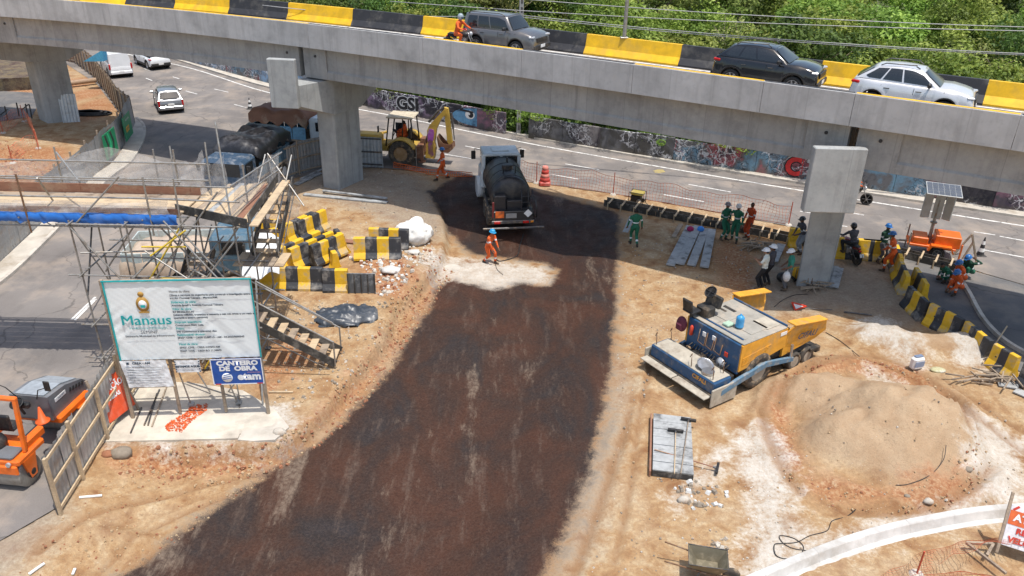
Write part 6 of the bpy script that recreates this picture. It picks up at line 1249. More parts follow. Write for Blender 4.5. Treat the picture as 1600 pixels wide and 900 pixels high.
# foreground hoarding, seen from its timber side
ft = thing('zinc_hoarding', 'leaning zinc hoarding with pale timber frame beside the road roller', 'hoarding'); fa, fb = Vector((-10.95, 14.75, -.12)), Vector((-11.35, 20.6, 0)); fd = (fb - fa).normalized(); fn = Vector((fd.y, -fd.x, 0)); n_ = 7
for i in range(n_):
    a, b = fa.lerp(fb, i / n_), fa.lerp(fb, (i + 1) / n_); corr((b - a).length + .03, 1.7 + .12 * math.sin(i * 2.2), ZW[2] if i % 3 else M['zinc_d'], ft, a - fn * .05 + Vector((0, 0, .12)), math.atan2(fd.y, fd.x), tilt=.02 * math.sin(i))
for i, t in enumerate((0, .22, .5, .74, 1.0)): p_ = fa.lerp(fb, t); MB().beam(p_ + fn * .03 + Vector((0, 0, -.45)), p_ + fn * .03 + Vector((0, 0, (1.85, 1.95, 1.8, 1.95, 2.2)[i])), .09, .07, up=(1, 0, 0)).build('post', M['wood'], ft)
for z in (.25, 1.0, 1.72): 
    for t0, t1 in ((0, .5), (.5, 1)): MB().beam(fa.lerp(fb, t0) + fn * .0 + Vector((0, 0, z)), fa.lerp(fb, t1) + fn * .0 + Vector((0, 0, z)), .04, .08).build('rail', M['wood'], ft)
corr(.95, 1.75, M['zinc'], None, g(99, 192), math.radians(18), 'leaning_zinc_sheet', tilt=-.16); tag(bpy.data.objects['leaning_zinc_sheet'], 'bright zinc sheet leaning against the far left pier', 'zinc sheet')
# green notice panels on the left hoarding
GR = mat('green_panel', (.01, .26, .11), .5, scale=2); YO = mat('yellow_panel', (.75, .4, .02), .5)
for k, (px_, lb) in enumerate((((196, 232), 'green notice panel with a yellow box on the left hoarding'), ((166, 262), 'green and black chevron panel lower on the left hoarding'))):
    a = g(*px_); b = g(px_[0] + 14, px_[1] - 19) if k == 0 else g(px_[0] + 18, px_[1] - 17); d = (b - a).normalized(); n = Vector((d.y, -d.x, 0)); t_ = thing('green_panel', lb, 'notice panel', a, math.atan2(d.y, d.x)); 
    MB().box((.95, -.12, 1.05), (1.9, .03, 1.35), ch=.01).build('board', GR, t_)
    if k == 0:
        MB().box((.8, -.14, .95), (.7, .012, .3), ch=.003).build('yellow_box', YO, t_); local_text('OBRA', .2, M['ink'], (.8, -.148, .95), (1, 0, 0), (0, 0, 1), t_); local_text('PREFEITURA', .16, M['white'], (1.0, -.137, 1.45), (1, 0, 0), (0, 0, 1), t_)
    else:
        for j in range(3):
            mk = MB(); x0 = .25 + j * .42; mk.prism([(x0, .45), (x0 + .2, .45), (x0 + .42, 1.05), (x0 + .2, 1.65), (x0, 1.65), (x0 + .22, 1.05)], .134, .142, Matrix.Rotation(PI / 2, 4, 'X')); mk.build('chevron', M['blackpl'] if j != 1 else mat('light_green', (.03, .5, .22), .5), t_)
# ---------------------------------------------------------------- jersey barriers
def jersey(loc, rz, label, n=4, L=1.9, first=0, group='striped concrete barriers', hgt=.86, z=0, old=True, wd=.32, tilt=0.):
    t_ = thing('jersey_barrier', label, 'barrier', (loc[0], loc[1], z), rz, group); t_.rotation_euler = (tilt, 0, rz)
    pr = [(-wd, 0), (-wd, .09), (-wd * .52, .3), (-wd * .33, hgt - .02), (-wd * .27, hgt), (wd * .27, hgt), (wd * .33, hgt - .02), (wd * .52, .3), (wd, .09), (wd, 0)]
    for i in range(n):
        mk = MB(); sweep(mk, [(-L / 2 + L * i / n, 0, 0), (-L / 2 + L * (i + 1) / n, 0, 0)], pr); mk.build('painted_band', M[('yellow', 'black')[(i + first) % 2] + ('_old' if old else '')], t_)
    mk = MB(); 
    MB().cyl((-L / 4, -wd * .45, .45), (-L / 4, -wd * .43 - .01, .45), .035, n=10).build('lifting_hole', M['black'], t_)
    return t_
def jp(px, ang, label, **k): p = gz(*px); jersey((p.x, p.y), math.radians(ang), label, z=p.z + k.pop('dz', 0), **k)
jp((418, 449), 2, 'yellow end barrier at the left of the front row, behind the billboard post', n=1, L=.5)
jp((469, 449), 1, 'four banded barrier in the middle of the front row of the barrier heap', n=4, L=1.85)
jp((526, 452), 2, 'black and yellow barrier at the right of the front row beside the ribbed sheet', n=2, L=.95, first=1)
jp((468, 408), 58, 'left of three barriers side by side with stepped yellow ends', n=5, L=2.4, dz=.10)
jp((489, 409), 56, 'middle of three barriers side by side with stepped yellow ends', n=5, L=2.3, dz=.12)
jp((513, 408), 55, 'right of three barriers side by side, its near end black', n=4, L=1.7, first=1, dz=.12)
jp((470, 378), 62, 'barrier pointing to the stairs at the back left of the heap', n=4, L=1.8, dz=.25); jp((488, 372), 62, 'rearmost barrier of the heap lying beside the stairs', n=4, L=1.8, first=1, dz=.2)
jp((532, 392), 120, 'short barrier with a yellow end face in the middle of the heap', n=2, L=.9, first=0); jp((522, 414), 118, 'low yellow and black barrier in front of the heap middle', n=2, L=.7, dz=-.2)
jp((591, 404), 3, 'barrier with four wide bands standing on rubble at the right of the heap', n=4, L=1.9, hgt=.9); jp((609, 386), -2, 'barrier behind the right end of the heap touching the white sack', n=4, L=1.7)
jp((415, 372), 3, 'barrier under the scaffold stairs at the left of the heap', n=6, L=1.7); jp((408, 392), 40, 'barrier lying askew under the scaffold stairs', n=4, L=1.6, first=1)
gR = 'striped barriers along the access road'
for i, (pa_, pb_, n, f, lb) in enumerate((((1392, 402), (1402, 432), 4, 1, 'topmost barrier of the right line beside the man in orange'), ((1400, 432), (1412, 462), 3, 0, 'second barrier from the top of the right line'), ((1424, 446), (1441, 474), 3, 0, 'barrier standing just right of the line with yellow near end'), ((1414, 476), (1442, 503), 3, 1, 'dark barrier in the upper bend of the right line'), ((1446, 504), (1497, 531), 4, 0, 'middle barrier of the right line with clean bands'), ((1501, 533), (1540, 566), 4, 0, 'fourth long barrier of the right line next to the pale sand'), ((1544, 569), (1582, 592), 3, 0, 'lowest barrier of the right line beside the broken sticks'), ((1590, 598), (1640, 625), 3, 1, 'black barrier at the right edge of the frame'))):
    a, b = g(*pa_), g(*pb_); d = b - a; jersey(((a.x + b.x) / 2, (a.y + b.y) / 2), math.atan2(d.y, d.x), lb, n=n, L=d.length - .03, first=f, group=gR, old=True, hgt=.82, wd=.25)
jp((1335, 402), -8, 'barrier behind the waiting motorcycle', n=4, L=1.9, group=gR); jp((1240, 385), -5, 'yellow barrier end left of the right pier', n=1, L=.55, group=gR); jp((1360, 404), -10, 'black barrier behind the group right of the pier', n=2, L=.9, first=1, group=gR)
# ---------------------------------------------------------------- scaffold footbridge
G_ = M['galv']; YT = mat('yellow_tube', (.62, .44, .04), .5)
sb = thing('scaffold_footbridge', 'scaffold footbridge with timber deck and blue tarpaulin crossing the left road', 'footbridge')
def tb(a, b, m_=None, nm='tube', r=.027, par=None): MB().cyl(a, b, r, n=7).build(nm, m_ or G_, par or sb)
YN, YF, ZD2 = 21.5, 23.1, 5.15; XL, XR = -27., -9.7
for y in (YN, YF):
    tb((XL, y, 4.75), (XR + .4, y, 4.82), nm='truss_chord'); tb((XL, y, 5.12), (XR + .2, y, 5.16), nm='truss_chord')
    x = XL
    while x < XR - .5: tb((x, y, 4.76), (x + .45, y, 5.12), nm='truss_brace', r=.018); tb((x + .45, y, 5.12), (x + .9, y, 4.77), nm='truss_brace', r=.018); x += .9
for x in np.arange(XL, XR, 1.8): tb((x, YN - .1, 5.08), (x, YF + .1, 5.08), nm='transom')
x = XL
while x < XR - .3:
    L = min(3.4, XR - x)
    for j in range(5): MB().box((x + L / 2, YN + .14 + j * .325, ZD2 + .06 + R_.uniform(0, .015)), (L - .01, .31, .04), Matrix.Rotation(R_.uniform(-.002, .002), 3, 'Z')).build('deck_plank', M['wood' if (j + int(x)) % 3 else 'wood_old'], sb)
    MB().box((x + L / 2, YF + .08, ZD2 + .22), (L - .01, .03, .30)).build('toe_board', M['wood_red'], sb); MB().box((x + L / 2, YN + .02, ZD2 + .16), (L - .01, .03, .18)).build('toe_board', M['wood_red'], sb); x += L
mk = MB(); nx_ = 150; vs = []
for i in range(nx_ + 1):
    x = XL + (XR - .1 - XL) * i / nx_; wv = .03 * math.sin(i * 2.1) + .03 * math.sin(i * 5.3)
    vs += [(x, YN + .05, ZD2 + .10), (x, YN - .06 + wv, ZD2 + .07), (x, YN - .09 - wv, ZD2 - .10), (x, YN - .05 + wv, ZD2 - .20 - abs(wv))]
mk.add(vs, [(i * 4 + j, i * 4 + j + 1, (i + 1) * 4 + j + 1, (i + 1) * 4 + j) for i in range(nx_) for j in range(3)], True); mk.build('blue_tarpaulin', M['bluetarp'], sb)
for zz in (.55, 1.08):
    tb((XL, YN - .02, ZD2 + zz), (XR + .2, YN - .02, ZD2 + zz + .03), nm='handrail'); tb((XL, YF + .1, ZD2 + zz), (XR + .3, YF + .1, ZD2 + zz), nm='handrail')
for x in (-24.3, -20.5, -17.2, -14.15, -10.55):
    tb((x, YN - .08, 4.6), (x, YN - .08, ZD2 + 1.25), M['rusty'] if x > -18 and x < -12 else G_, 'standard'); tb((x + .2, YF + .12, 4.6), (x + .2, YF + .12, ZD2 + 1.5), nm='standard')
tb(atY(58, 278, 21.4), g(172, 440) + Vector((0, 0, .0)), nm='raking_tube'); tb(atY(186, 276, 21.4), atY(116, 352, 21.4), nm='brace'); tb(atY(88, 238, 22.6), atY(125, 285, 21.5), nm='brace'); tb(atY(126, 395, 21.2), atY(240, 392, 21.8), nm='stub_tube')
NET = NT('fine_white_net'); nb = NET.n('ShaderNodeBsdfTransparent'); mx = NET.n('ShaderNodeMixShader'); ch_ = NET.noise(6, 3, .6); NET.L(NET.maprange(ch_, .3, .7, .22, .48), mx.inputs[0]); NET.L(nb.outputs[0], mx.inputs[1]); NET.L(NET.b.outputs[0], mx.inputs[2]); NET.L(mx.outputs[0], NET.t.nodes['Material Output'].inputs['Surface']); NET.b.inputs['Base Color'].default_value = (.7, .68, .66, 1); NET.b.inputs['Roughness'].default_value = .9; M['net'] = NET.m
tag(MB().sheet([tuple(g(1030 + 9 * math.cos(t) + 2 * math.sin(t * 5), 268 + 3 * math.sin(t)).xy) for t in np.linspace(0, 6.1, 14)], .02).build('road_mark', mat('dull_yellow_paint', (.38, .30, .12), .8, dirt=(.2, .19, .17), dirt_amt=.5, scale=9)), kind='structure')
def net(tops, bots, label=None, parent=None, m_=None, nm='safety_net', sag=.12):
    mk = MB(); tp = smooth_path(tops, 6); bt = smooth_path(bots, 6); n = len(tp); vs = []
    for i in range(n):
        for j in range(7): t = j / 6; p = tp[i].lerp(bt[i], t); p = p + Vector((.03 * math.sin(i * 1.9 + j), .05 * math.sin(i * 1.3 + j * 1.1), -sag * math.sin(PI * ((i % 6) / 6)) * (1 - t))); vs.append(p)
    mk.add(vs, [(i * 7 + j, i * 7 + j + 1, (i + 1) * 7 + j + 1, (i + 1) * 7 + j) for i in range(n - 1) for j in range(6)], True); o = mk.build(nm, m_ or M['net'], parent); return o
net([(x, YF + .15, ZD2 + z) for x, z in ((-27, 1.0), (-20, .95), (-15, 1.05), (-12.3, 1.55), (-10.2, 1.1), (-9.5, 1.5))], [(x, YF + .14, ZD2 + .1) for x in (-27, -20, -15, -12.3, -10.2, -9.5)], parent=sb)
net([(x, YN - .05, ZD2 + z) for x, z in ((-27, .7), (-20, .5), (-16, .62), (-13, .5), (-10, .6))], [(x, YN - .04, ZD2 + .1) for x in (-27, -20, -16, -13, -10)], parent=sb)
# tower and stair
tw = thing('scaffold_tower', 'scaffold tower with timber landing and stair beside the billboard', 'scaffold tower')
P5 = 5.1; A0, A1, A2, A3 = g(281, 331, P5), g(386, 352, P5), g(432, 288, P5), g(335, 296, P5)
for i in range(11):
    t0, t1 = i / 11, (i + .93) / 11; a, b = A0.lerp(A1, (t0 + t1) / 2), A3.lerp(A2, (t0 + t1) / 2); e0, e1 = R_.uniform(-.15, .1), R_.uniform(-.2, .25); d = (b - a).normalized()
    MB().beam(a + d * e0 + Vector((0, 0, .04 + .015 * (i % 2))), b + d * e1 + Vector((0, 0, .04 + .015 * (i % 2))), (A1 - A0).length / 11 * .93, .04).build('landing_plank', M[('wood', 'wood', 'wood_old', 'wood', 'wood_grey', 'wood', 'wood', 'wood_old', 'wood', 'wood_red', 'wood')[i]], tw)
MB().beam(A0 + Vector((-.05, -.12, .16)), A1 + Vector((.05, -.12, .10)), .04, .28).build('kick_board', M['wood_dark'], tw)
MB().beam(A1 + Vector((.06, 0, .2)), A2 + Vector((.06, 0, .25)), .04, .26).build('kick_board', M['wood_dark'], tw); MB().beam(A1 + Vector((.22, -.1, .02)), A2 + Vector((.3, .1, .1)), .25, .04).build('edge_plank', M['wood'], tw)
XS, YS = (-12.9, -11.3, -9.7, -8.1), (21.35, 22.7, 24.0)
for xi, x in enumerate(XS):
    for yi, y in enumerate(YS):
        tb((x, y, 0), (x + R_.uniform(-.05, .05), y, 5.05 if (xi, yi) not in ((2, 0), (3, 1), (1, 2)) else 6.4), nm='standard', par=tw)
        MB().box((x, y, .03), (.18, .18, .05)).build('base_jack', M['steel'], tw)
        for z in (1.6, 3.3, 4.95):
            if R_.random() < .8: MB().box((x, y - .03, z), (.1, .1, .1), ch=.02).build('coupler', M['steel'], tw)
tb((-10.9, 21.25, 4.3), (-9.6, 21.25, 4.33), YT, 'yellow_tube', par=tw); tb((-10.5, 21.2, 3.3), (-9.3, 21.2, 3.3), YT, 'yellow_tube', par=tw)
for z in (.4, 1.6, 3.3, 4.95):
    for y in YS: tb((XS[0] - .4, y - .05, z), (XS[-1] + .4, y - .05, z + R_.uniform(-.05, .05)), G_, 'ledger', par=tw)
    for x in XS: tb((x + .05, YS[0] - .3, z + .06), (x + .05, YS[-1] + .3, z + .06), nm='transom', par=tw)
for i in range(len(XS) - 1):
    for k, (z0, z1) in enumerate(((0.1, 2.5), (2.6, 4.9))):
        s_ = (i + k) % 2; tb((XS[i + s_], YS[0] - .1, z0), (XS[i + 1 - s_], YS[0] - .1, z1), YT if (i + k) % 5 == 2 else (M['rusty'] if i % 2 else G_), 'brace', par=tw); k and tb((XS[i + 1 - s_], YS[1] - .1, z0 + .2), (XS[i + s_], YS[1] - .1, z1), nm='brace', par=tw)
        (i + k) % 2 and tb((XS[i], YS[0], z0), (XS[i], YS[1], z1), M['steel'], 'brace', par=tw)
for (a, b) in (((226, 392, 21.1), (300, 440, 20.9)), ((340, 300, 21.6), (225, 460, 21.2)), ((255, 345, 21.2), (345, 440, 21.0)), ((400, 440, 20.6), (520, 505, 20.8)), ((290, 360, 21.2), (235, 400, 21.0)), ((372, 370, 21.3), (318, 440, 21.0))): tb(atY(*a), atY(*b), YT if a[0] == 290 else G_, 'brace', par=tw)
tb(atY(336, 190, 22.3), atY(362, 350, 21.3), nm='tall_standard', par=tw); tb(atY(320, 222, 23.6), atY(334, 330, 23.2), nm='tall_standard', par=tw); tb(atY(265, 228, 24.3), atY(276, 300, 24.0), nm='tall_standard', par=tw)
tb(atY(185, 288, 21.5), atY(360, 293, 21.4), nm='handrail', par=tw); tb(atY(200, 309, 21.5), atY(374, 316, 21.3), nm='handrail', par=tw); tb(atY(360, 291, 21.4), atY(440, 238, 25.5), nm='handrail', par=tw); tb(atY(364, 316, 21.3), atY(440, 262, 25.5), nm='handrail', par=tw)
tb(atY(418, 240, 25.3), atY(440, 345, 24.6), nm='tall_standard', par=tw); tb(atY(418, 240, 25.3), atY(475, 322, 24.2), nm='brace', par=tw); tb(atY(262, 257, 24), atY(328, 257, 23.8), nm='handrail', par=tw)
net([atY(362, 285, 21.5), atY(400, 262, 23.5), atY(418, 240, 25.3), atY(436, 235, 25.6)], [atY(366, 345, 21.6), atY(404, 318, 23.5), atY(424, 300, 25.3), atY(438, 300, 25.6)], parent=tw); net([atY(268, 242, 24), atY(290, 252, 23.9), atY(320, 256, 23.7), atY(350, 238, 23.2)], [atY(274, 292, 24), atY(296, 296, 23.9), atY(325, 298, 23.7), atY(356, 296, 23.2)], parent=tw)
net([atY(418, 240, 25.3), atY(445, 280, 24.8), atY(472, 320, 24.3)], [atY(424, 300, 25.2), atY(444, 330, 24.8), atY(462, 345, 24.3)], parent=tw)
def flight(a, b, wd, n, side_, m2='wood_dark'):
    a, b, s_ = Vector(a), Vector(b), Vector(side_).normalized(); f = thing('x', None, None) if False else tw
    for e in (-.5, .5): MB().beam(a + s_ * wd * e + Vector((0, 0, .06)), b + s_ * wd * e + Vector((0, 0, .06)), .04, .26).build('stair_stringer', M[m2], tw)
    for i in range(n): p = a.lerp(b, (i + .5) / n); MB().beam(p - s_ * wd * .5, p + s_ * wd * .5, .24, .04).build('stair_tread', M[('wood', 'wood', 'wood_old')[i % 3]], tw)
    for e in (-.55, .55):
        tb(a + s_ * wd * e + Vector((0, 0, .9)), b + s_ * wd * e + Vector((0, 0, .9)), nm='stair_rail', par=tw); tb(b + s_ * wd * e, b + s_ * wd * e + Vector((0, 0, .92)), nm='standard', par=tw)
        tb(a + s_ * wd * e - Vector((0, 0, .3)), b + s_ * wd * e - Vector((0, 0, .25)), M['steel'], nm='stair_chord', par=tw, r=.02)
        for i in range(6): t = i / 6; p, q = a.lerp(b, t), a.lerp(b, t + .08); tb(p + s_ * wd * e - Vector((0, 0, .28)), q + s_ * wd * e - Vector((0, 0, .06)), M['steel'], 'stair_web', .012, tw)
flight((-7.9, 25.6, 4.9), (-7.9, 23.0, 3.3), .8, 8, (1, 0, 0)); flight((-10.1, 23.5, 3.2), (-10.1, 21.4, 1.9), .8, 7, (1, 0, 0)); flight((-9.6, 21.7, 2.75), (-5.6, 22.0, .12), .85, 13, (0, 1, 0))
for i in range(5): MB().box((-8.6 + i * .32, 22.9, 3.2), (.3, 1.0, .04)).build('landing_plank', M['wood_old' if i % 2 else 'wood'], tw)
MB().beam(atY(400, 438, 21.0), atY(412, 652, 19.3), .05, .05).build('raking_tube', G_, tw)
mk = MB(); vs = []
for i in range(9):
    for j in range(9): vs.append(g(378, 440, 1.3).lerp(g(436, 425, 1.0), i / 8).lerp(g(384, 352, 2.3).lerp(g(440, 366, 1.6), i / 8), j / 8) + Vector((0, 0, .1 * math.sin(i * 1.3 + j) + .08 * math.sin(j * 2.1))))
mk.add(vs, [(i * 9 + j, (i + 1) * 9 + j, (i + 1) * 9 + j + 1, i * 9 + j + 1) for i in range(8) for j in range(8)], True); o = mk.build('white_tarpaulin', mat('white_tarp', (.7, .71, .71), .6, scale=3)); tag(o, 'white tarpaulin stretched under the scaffold stair beside the barriers', 'tarpaulin')
for k, (x0, lb) in enumerate(((-12.9, 'crumpled pale sack hanging in the left bay of the scaffold tower'), (-10.6, 'crumpled white sheet hung behind the scaffold braces'))):
    mk = MB(); vs = []
    for i in range(9):
        for j in range(9): vs.append(Vector((x0 + i * .13 + .05 * math.sin(j * 1.2), 22.3 + .08 * math.sin(i * 1.5 + j * .7), .5 + j * .24 - .02 * i)))
    mk.add(vs, [(i * 9 + j, (i + 1) * 9 + j, (i + 1) * 9 + j + 1, i * 9 + j + 1) for i in range(8) for j in range(8)], True); o = mk.build('hanging_sheet', mat('pale_dusty_sheet', (.5, .46, .42), .8, scale=3, dirt=(.3, .2, .15), dirt_amt=.4)); tag(o, lb, 'sheet')
# ---------------------------------------------------------------- billboard
bb = thing('billboard', 'large white public works billboard with a teal border on timber posts', 'billboard', (-10.85, 18.67, 0), math.atan2(.36, 3.77)); bw = 3.79
SH = mat('white_vinyl', (.80, .85, .86), .5, scale=1.5, var=.05, spec=.3); TEAL = mat('teal_print', (.01, .38, .40), .5); NAVY = mat('navy_print', (.03, .06, .10), .6); GREYP = mat('grey_print', (.16, .18, .2), .6); GOLD = mat('gold_print', (.45, .26, .06), .6); BLUEP = mat('blue_print', (.01, .08, .36), .5, dirt=(.1, .15, .3), dirt_amt=.1); REDP = mat('red_print', (.55, .05, .03), .5); WHP = mat('white_print', (.8, .82, .84), .5)
def crease(x, z): return .010 * math.sin((x * 1.4 + z * 1.0) * 7) * max(0, math.sin(x * 2.1 + z * .7)) + .008 * math.sin((x - z * 1.3) * 15 + 1) * max(0, math.sin(x * 3 + 1) * math.cos(z * 2)) + .004 * math.sin((x + z) * 31)
def vinyl(x0, x1, z0, z1, parent, m_, nm, y=-.08, nx_=70, nz_=44, slant=0):
    mk = MB(); vs = [(x0 + (x1 - x0) * i / nx_ + slant * (1 - j / nz_), y - crease(x0 + (x1 - x0) * i / nx_, z0 + (z1 - z0) * j / nz_), z0 + (z1 - z0) * j / nz_) for i in range(nx_ + 1) for j in range(nz_ + 1)]; k = nz_ + 1
    mk.add(vs, [(i * k + j, (i + 1) * k + j, (i + 1) * k + j + 1, i * k + j + 1) for i in range(nx_) for j in range(nz_)], True); return mk.build(nm, m_, parent)
vinyl(.06, 3.88, 2.05, 4.50, bb, SH, 'printed_sheet')
for x in (.0, 3.82): MB().box((x, 0, 2.25), (.09, .09, 4.5), ch=.01).build('post', M['wood_old'], bb)
for x in (1.3, 2.6): MB().box((x, .1, 2.3), (.08, .08, 4.4), ch=.01).build('post', M['wood_old'], bb)
for z in (2.1, 3.2, 4.42): MB().box((1.92, .045, z), (3.8, .05, .1), ch=.01).build('cross_rail', M['wood_old'], bb)
for c, d in (((1.96, -.105, 4.49), (3.84, .03, .035)), ((.075, -.105, 3.28), (.035, .03, 2.45)), ((3.87, -.105, 3.28), (.035, .03, 2.45))): MB().box(c, d).build('teal_border', TEAL, bb)
def bt(txt, size, m_, x, z, align='LEFT', off=0., par=bb, y=-.118, sx=1.): 
    me = text_mesh(txt, size, 0, off, align); me.materials.clear(); me.materials.append(m_); mt = Matrix(((sx, 0, 0, x), (0, 0, -1, y), (0, 1, 0, z), (0, 0, 0, 1))); me.transform(mt); return link('lettering', me, par)
bt('Manaus', .42, TEAL, .98, 3.30, 'CENTER', 0, sx=1.05); bt('Manaus', .42, TEAL, .996, 3.308, 'CENTER', 0, sx=1.05, y=-.121); bt('Prefeitura Municipal', .085, TEAL, 1.0, 3.07, 'CENTER', 0, sx=1.45); bt('SEMINF', .14, NAVY, 1.0, 2.94, 'CENTER', 0); bt('Secretaria Municipal de Infraestrutura', .085, NAVY, 1.0, 2.82, 'CENTER', .002)
for k, (tx, z, hd_) in enumerate((('Nome da obra:', 4.16, 1), ('Obras e serviços de engenharia para construir a interligação entre a A. Brasil', 4.05, 0), ('e a Av. Coronel Teixeira - Manaus/AM.', 3.96, 0), ('Endereço da obra:', 3.84, 1), ('Avenida Brasil x Avenida Coronel Teixeira', 3.74, 0), ('Valor da obra:', 3.63, 1), ('R$ 80.366.031,44', 3.54, 0), ('(oitenta milhões, trezentos e sessenta e seis mil, trinta e um reais e', 3.45, 0), ('quarenta e quatro centavos)', 3.36, 0), ('Empresa executora:', 3.23, 1), ('Construtora Etam Ltda.', 3.13, 0), ('Prazo:', 3.03, 1), ('540 (Quinhentos e quarenta) dias', 2.93, 0), ('Responsável técnico:', 2.83, 1), ('ENGº. CIVIL - CREA 12.847-D - AM - 04.2023/0000045', 2.73, 0), ('Fiscal da obra:', 2.53, 1), ('ENGº. CIVIL - CREA 4.078/D-AM', 2.42, 0), ('ENGª. CIVIL - CREA RO 11.388/D', 2.31, 0))):
    bt(tx, .088 if hd_ else .078, TEAL if hd_ and k else (GREYP if hd_ else NAVY), 1.72, z, 'LEFT', .003)
cr = bb; MB().lathe([(0, 0), (.17, 0), (.17, .006), (0, .006)], (.98, -.108, 3.80), 24, Matrix.Rotation(PI / 2, 3, 'X') @ Matrix.Diagonal((1, 1.35, 1))).build('crest_frame', GOLD, bb); MB().lathe([(0, 0), (.11, 0), (.11, .004), (0, .004)], (.98, -.116, 3.79), 20, Matrix.Rotation(PI / 2, 3, 'X') @ Matrix.Diagonal((1, 1.2, 1))).build('crest_field', WHP, bb); MB().box((.98, -.122, 3.74), (.12, .004, .08)).build('crest_water', TEAL, bb); MB().lathe([(0, 0), (.08, 0), (.08, .006), (0, .006)], (.98, -.112, 4.10), 14, Matrix.Rotation(PI / 2, 3, 'X')).build('crest_crown', GOLD, bb); MB().box((.98, -.114, 3.56), (.26, .005, .05)).build('crest_scroll', GOLD, bb)
# lower signs hang on the billboard frame
ws = thing('white_notice', 'white notice sheet with small print hanging under the left end of the billboard', 'notice', bb.location, bb.rotation_euler.z); vinyl(.05, 1.28, 1.18, 2.06, ws, WHP, 'printed_sheet', -.14, 30, 24, slant=.10); MB().box((.75, -.10, 1.17), (1.26, .04, .05)).build('batten', M['wood'], ws)
bt('CREA - AM', .10, NAVY, .62, 1.98, 'CENTER', .004, ws, -.165); MB().box((.26, -.163, 1.98), (.07, .006, .07)).build('logo_block', NAVY, ws)
for k in range(7): MB().box((.66, -.162, 1.84 - k * .085), (1.05 - (k % 3) * .2, .004, .008)).build('print_line', GREYP, ws); bt(('Nome do responsável:', 'Empresa:', 'Endereço:', 'Registro:', 'Telefone:', 'ART nº:', 'Data:')[k], .055, NAVY, .2, 1.865 - k * .085, 'LEFT', 0, ws, -.164)
es = thing('small_notice', 'small white notice with a dashed black border between the larger signs', 'notice', bb.location, bb.rotation_euler.z); vinyl(1.50, 2.18, 1.62, 2.02, es, WHP, 'printed_sheet', -.12, 14, 10)
bt('ESTAMOS AQUI!', .085, NAVY, 1.84, 1.82, 'CENTER', .006, es, -.142); bt('www.amazonas.am', .05, GREYP, 1.84, 1.94, 'CENTER', 0, es, -.142); bt('(92) 3663-0000', .05, GREYP, 1.84, 1.69, 'CENTER', 0, es, -.142)
for x in (1.52, 2.16):
    for k in range(5): MB().box((x, -.141, 1.66 + k * .08), (.03, .004, .045)).build('border_dash', NAVY, es)
bs = thing('blue_site_sign', 'blue site sign with white lettering under the right end of the billboard', 'sign', bb.location, bb.rotation_euler.z)
MB().box((3.17, -.14, 1.62), (1.40, .03, .84), ch=.01).build('blue_board', BLUEP, bs)
for c, d in (((3.17, -.158, 2.03), (1.40, .006, .025)), ((3.17, -.158, 1.21), (1.40, .006, .025)), ((2.48, -.158, 1.62), (.025, .006, .84)), ((3.86, -.158, 1.62), (.025, .006, .84))): MB().box(c, d).build('white_edge', WHP, bs)
bt('CANTEIRO', .20, WHP, 3.20, 1.90, 'CENTER', .012, bs, -.16, 1.15); bt('DE  OBRA', .20, WHP, 3.20, 1.72, 'CENTER', .012, bs, -.16, 1.15); bt('etam', .32, WHP, 3.48, 1.45, 'CENTER', .016, bs, -.16); bt('CONSTRUTORA', .05, mat('pink_print', (.75, .35, .3), .5), 3.62, 1.585, 'CENTER', 0, bs, -.16)
MB().lathe([(0, 0), (.15, 0), (.15, .004), (0, .004)], (2.87, -.157, 1.43), 24, Matrix.Rotation(PI / 2, 3, 'X')).build('round_logo', WHP, bs)
for k in range(3): MB().beam((2.74 + k * .02, -.164, 1.37 + k * .07), (2.99, -.164, 1.42 + k * .07), .004, .018).build('logo_wave', BLUEP, bs)
MB().box((2.6, -.160, 1.215), (.16, .006, .03)).build('red_corner', REDP, bs); MB().box((3.75, -.160, 1.215), (.16, .006, .03)).build('red_corner', REDP, bs)
# steel props behind the billboard
for k, (a, b) in enumerate((((1.35, .15, 2.3), (1.5, .5, .03)), ((1.5, .5, .9), (2.9, .7, .1)), ((2.75, .15, 1.3), (2.85, .5, .03)), ((3.0, .15, 1.3), (2.9, .55, .03)), ((1.9, 1.1, .1), (1.2, 1.4, 1.6)), ((2.4, 1.2, .05), (3.2, .6, 1.2)))): MB().cyl(Vector(a), Vector(b), .022, n=6).build('steel_prop', M['galv'], bb)
for k, (x, y) in enumerate(((1.5, .5), (2.87, .52))): MB().box((x, y, .12), (.16, .16, .12), ch=.02).build('prop_foot', M['conc'], bb)
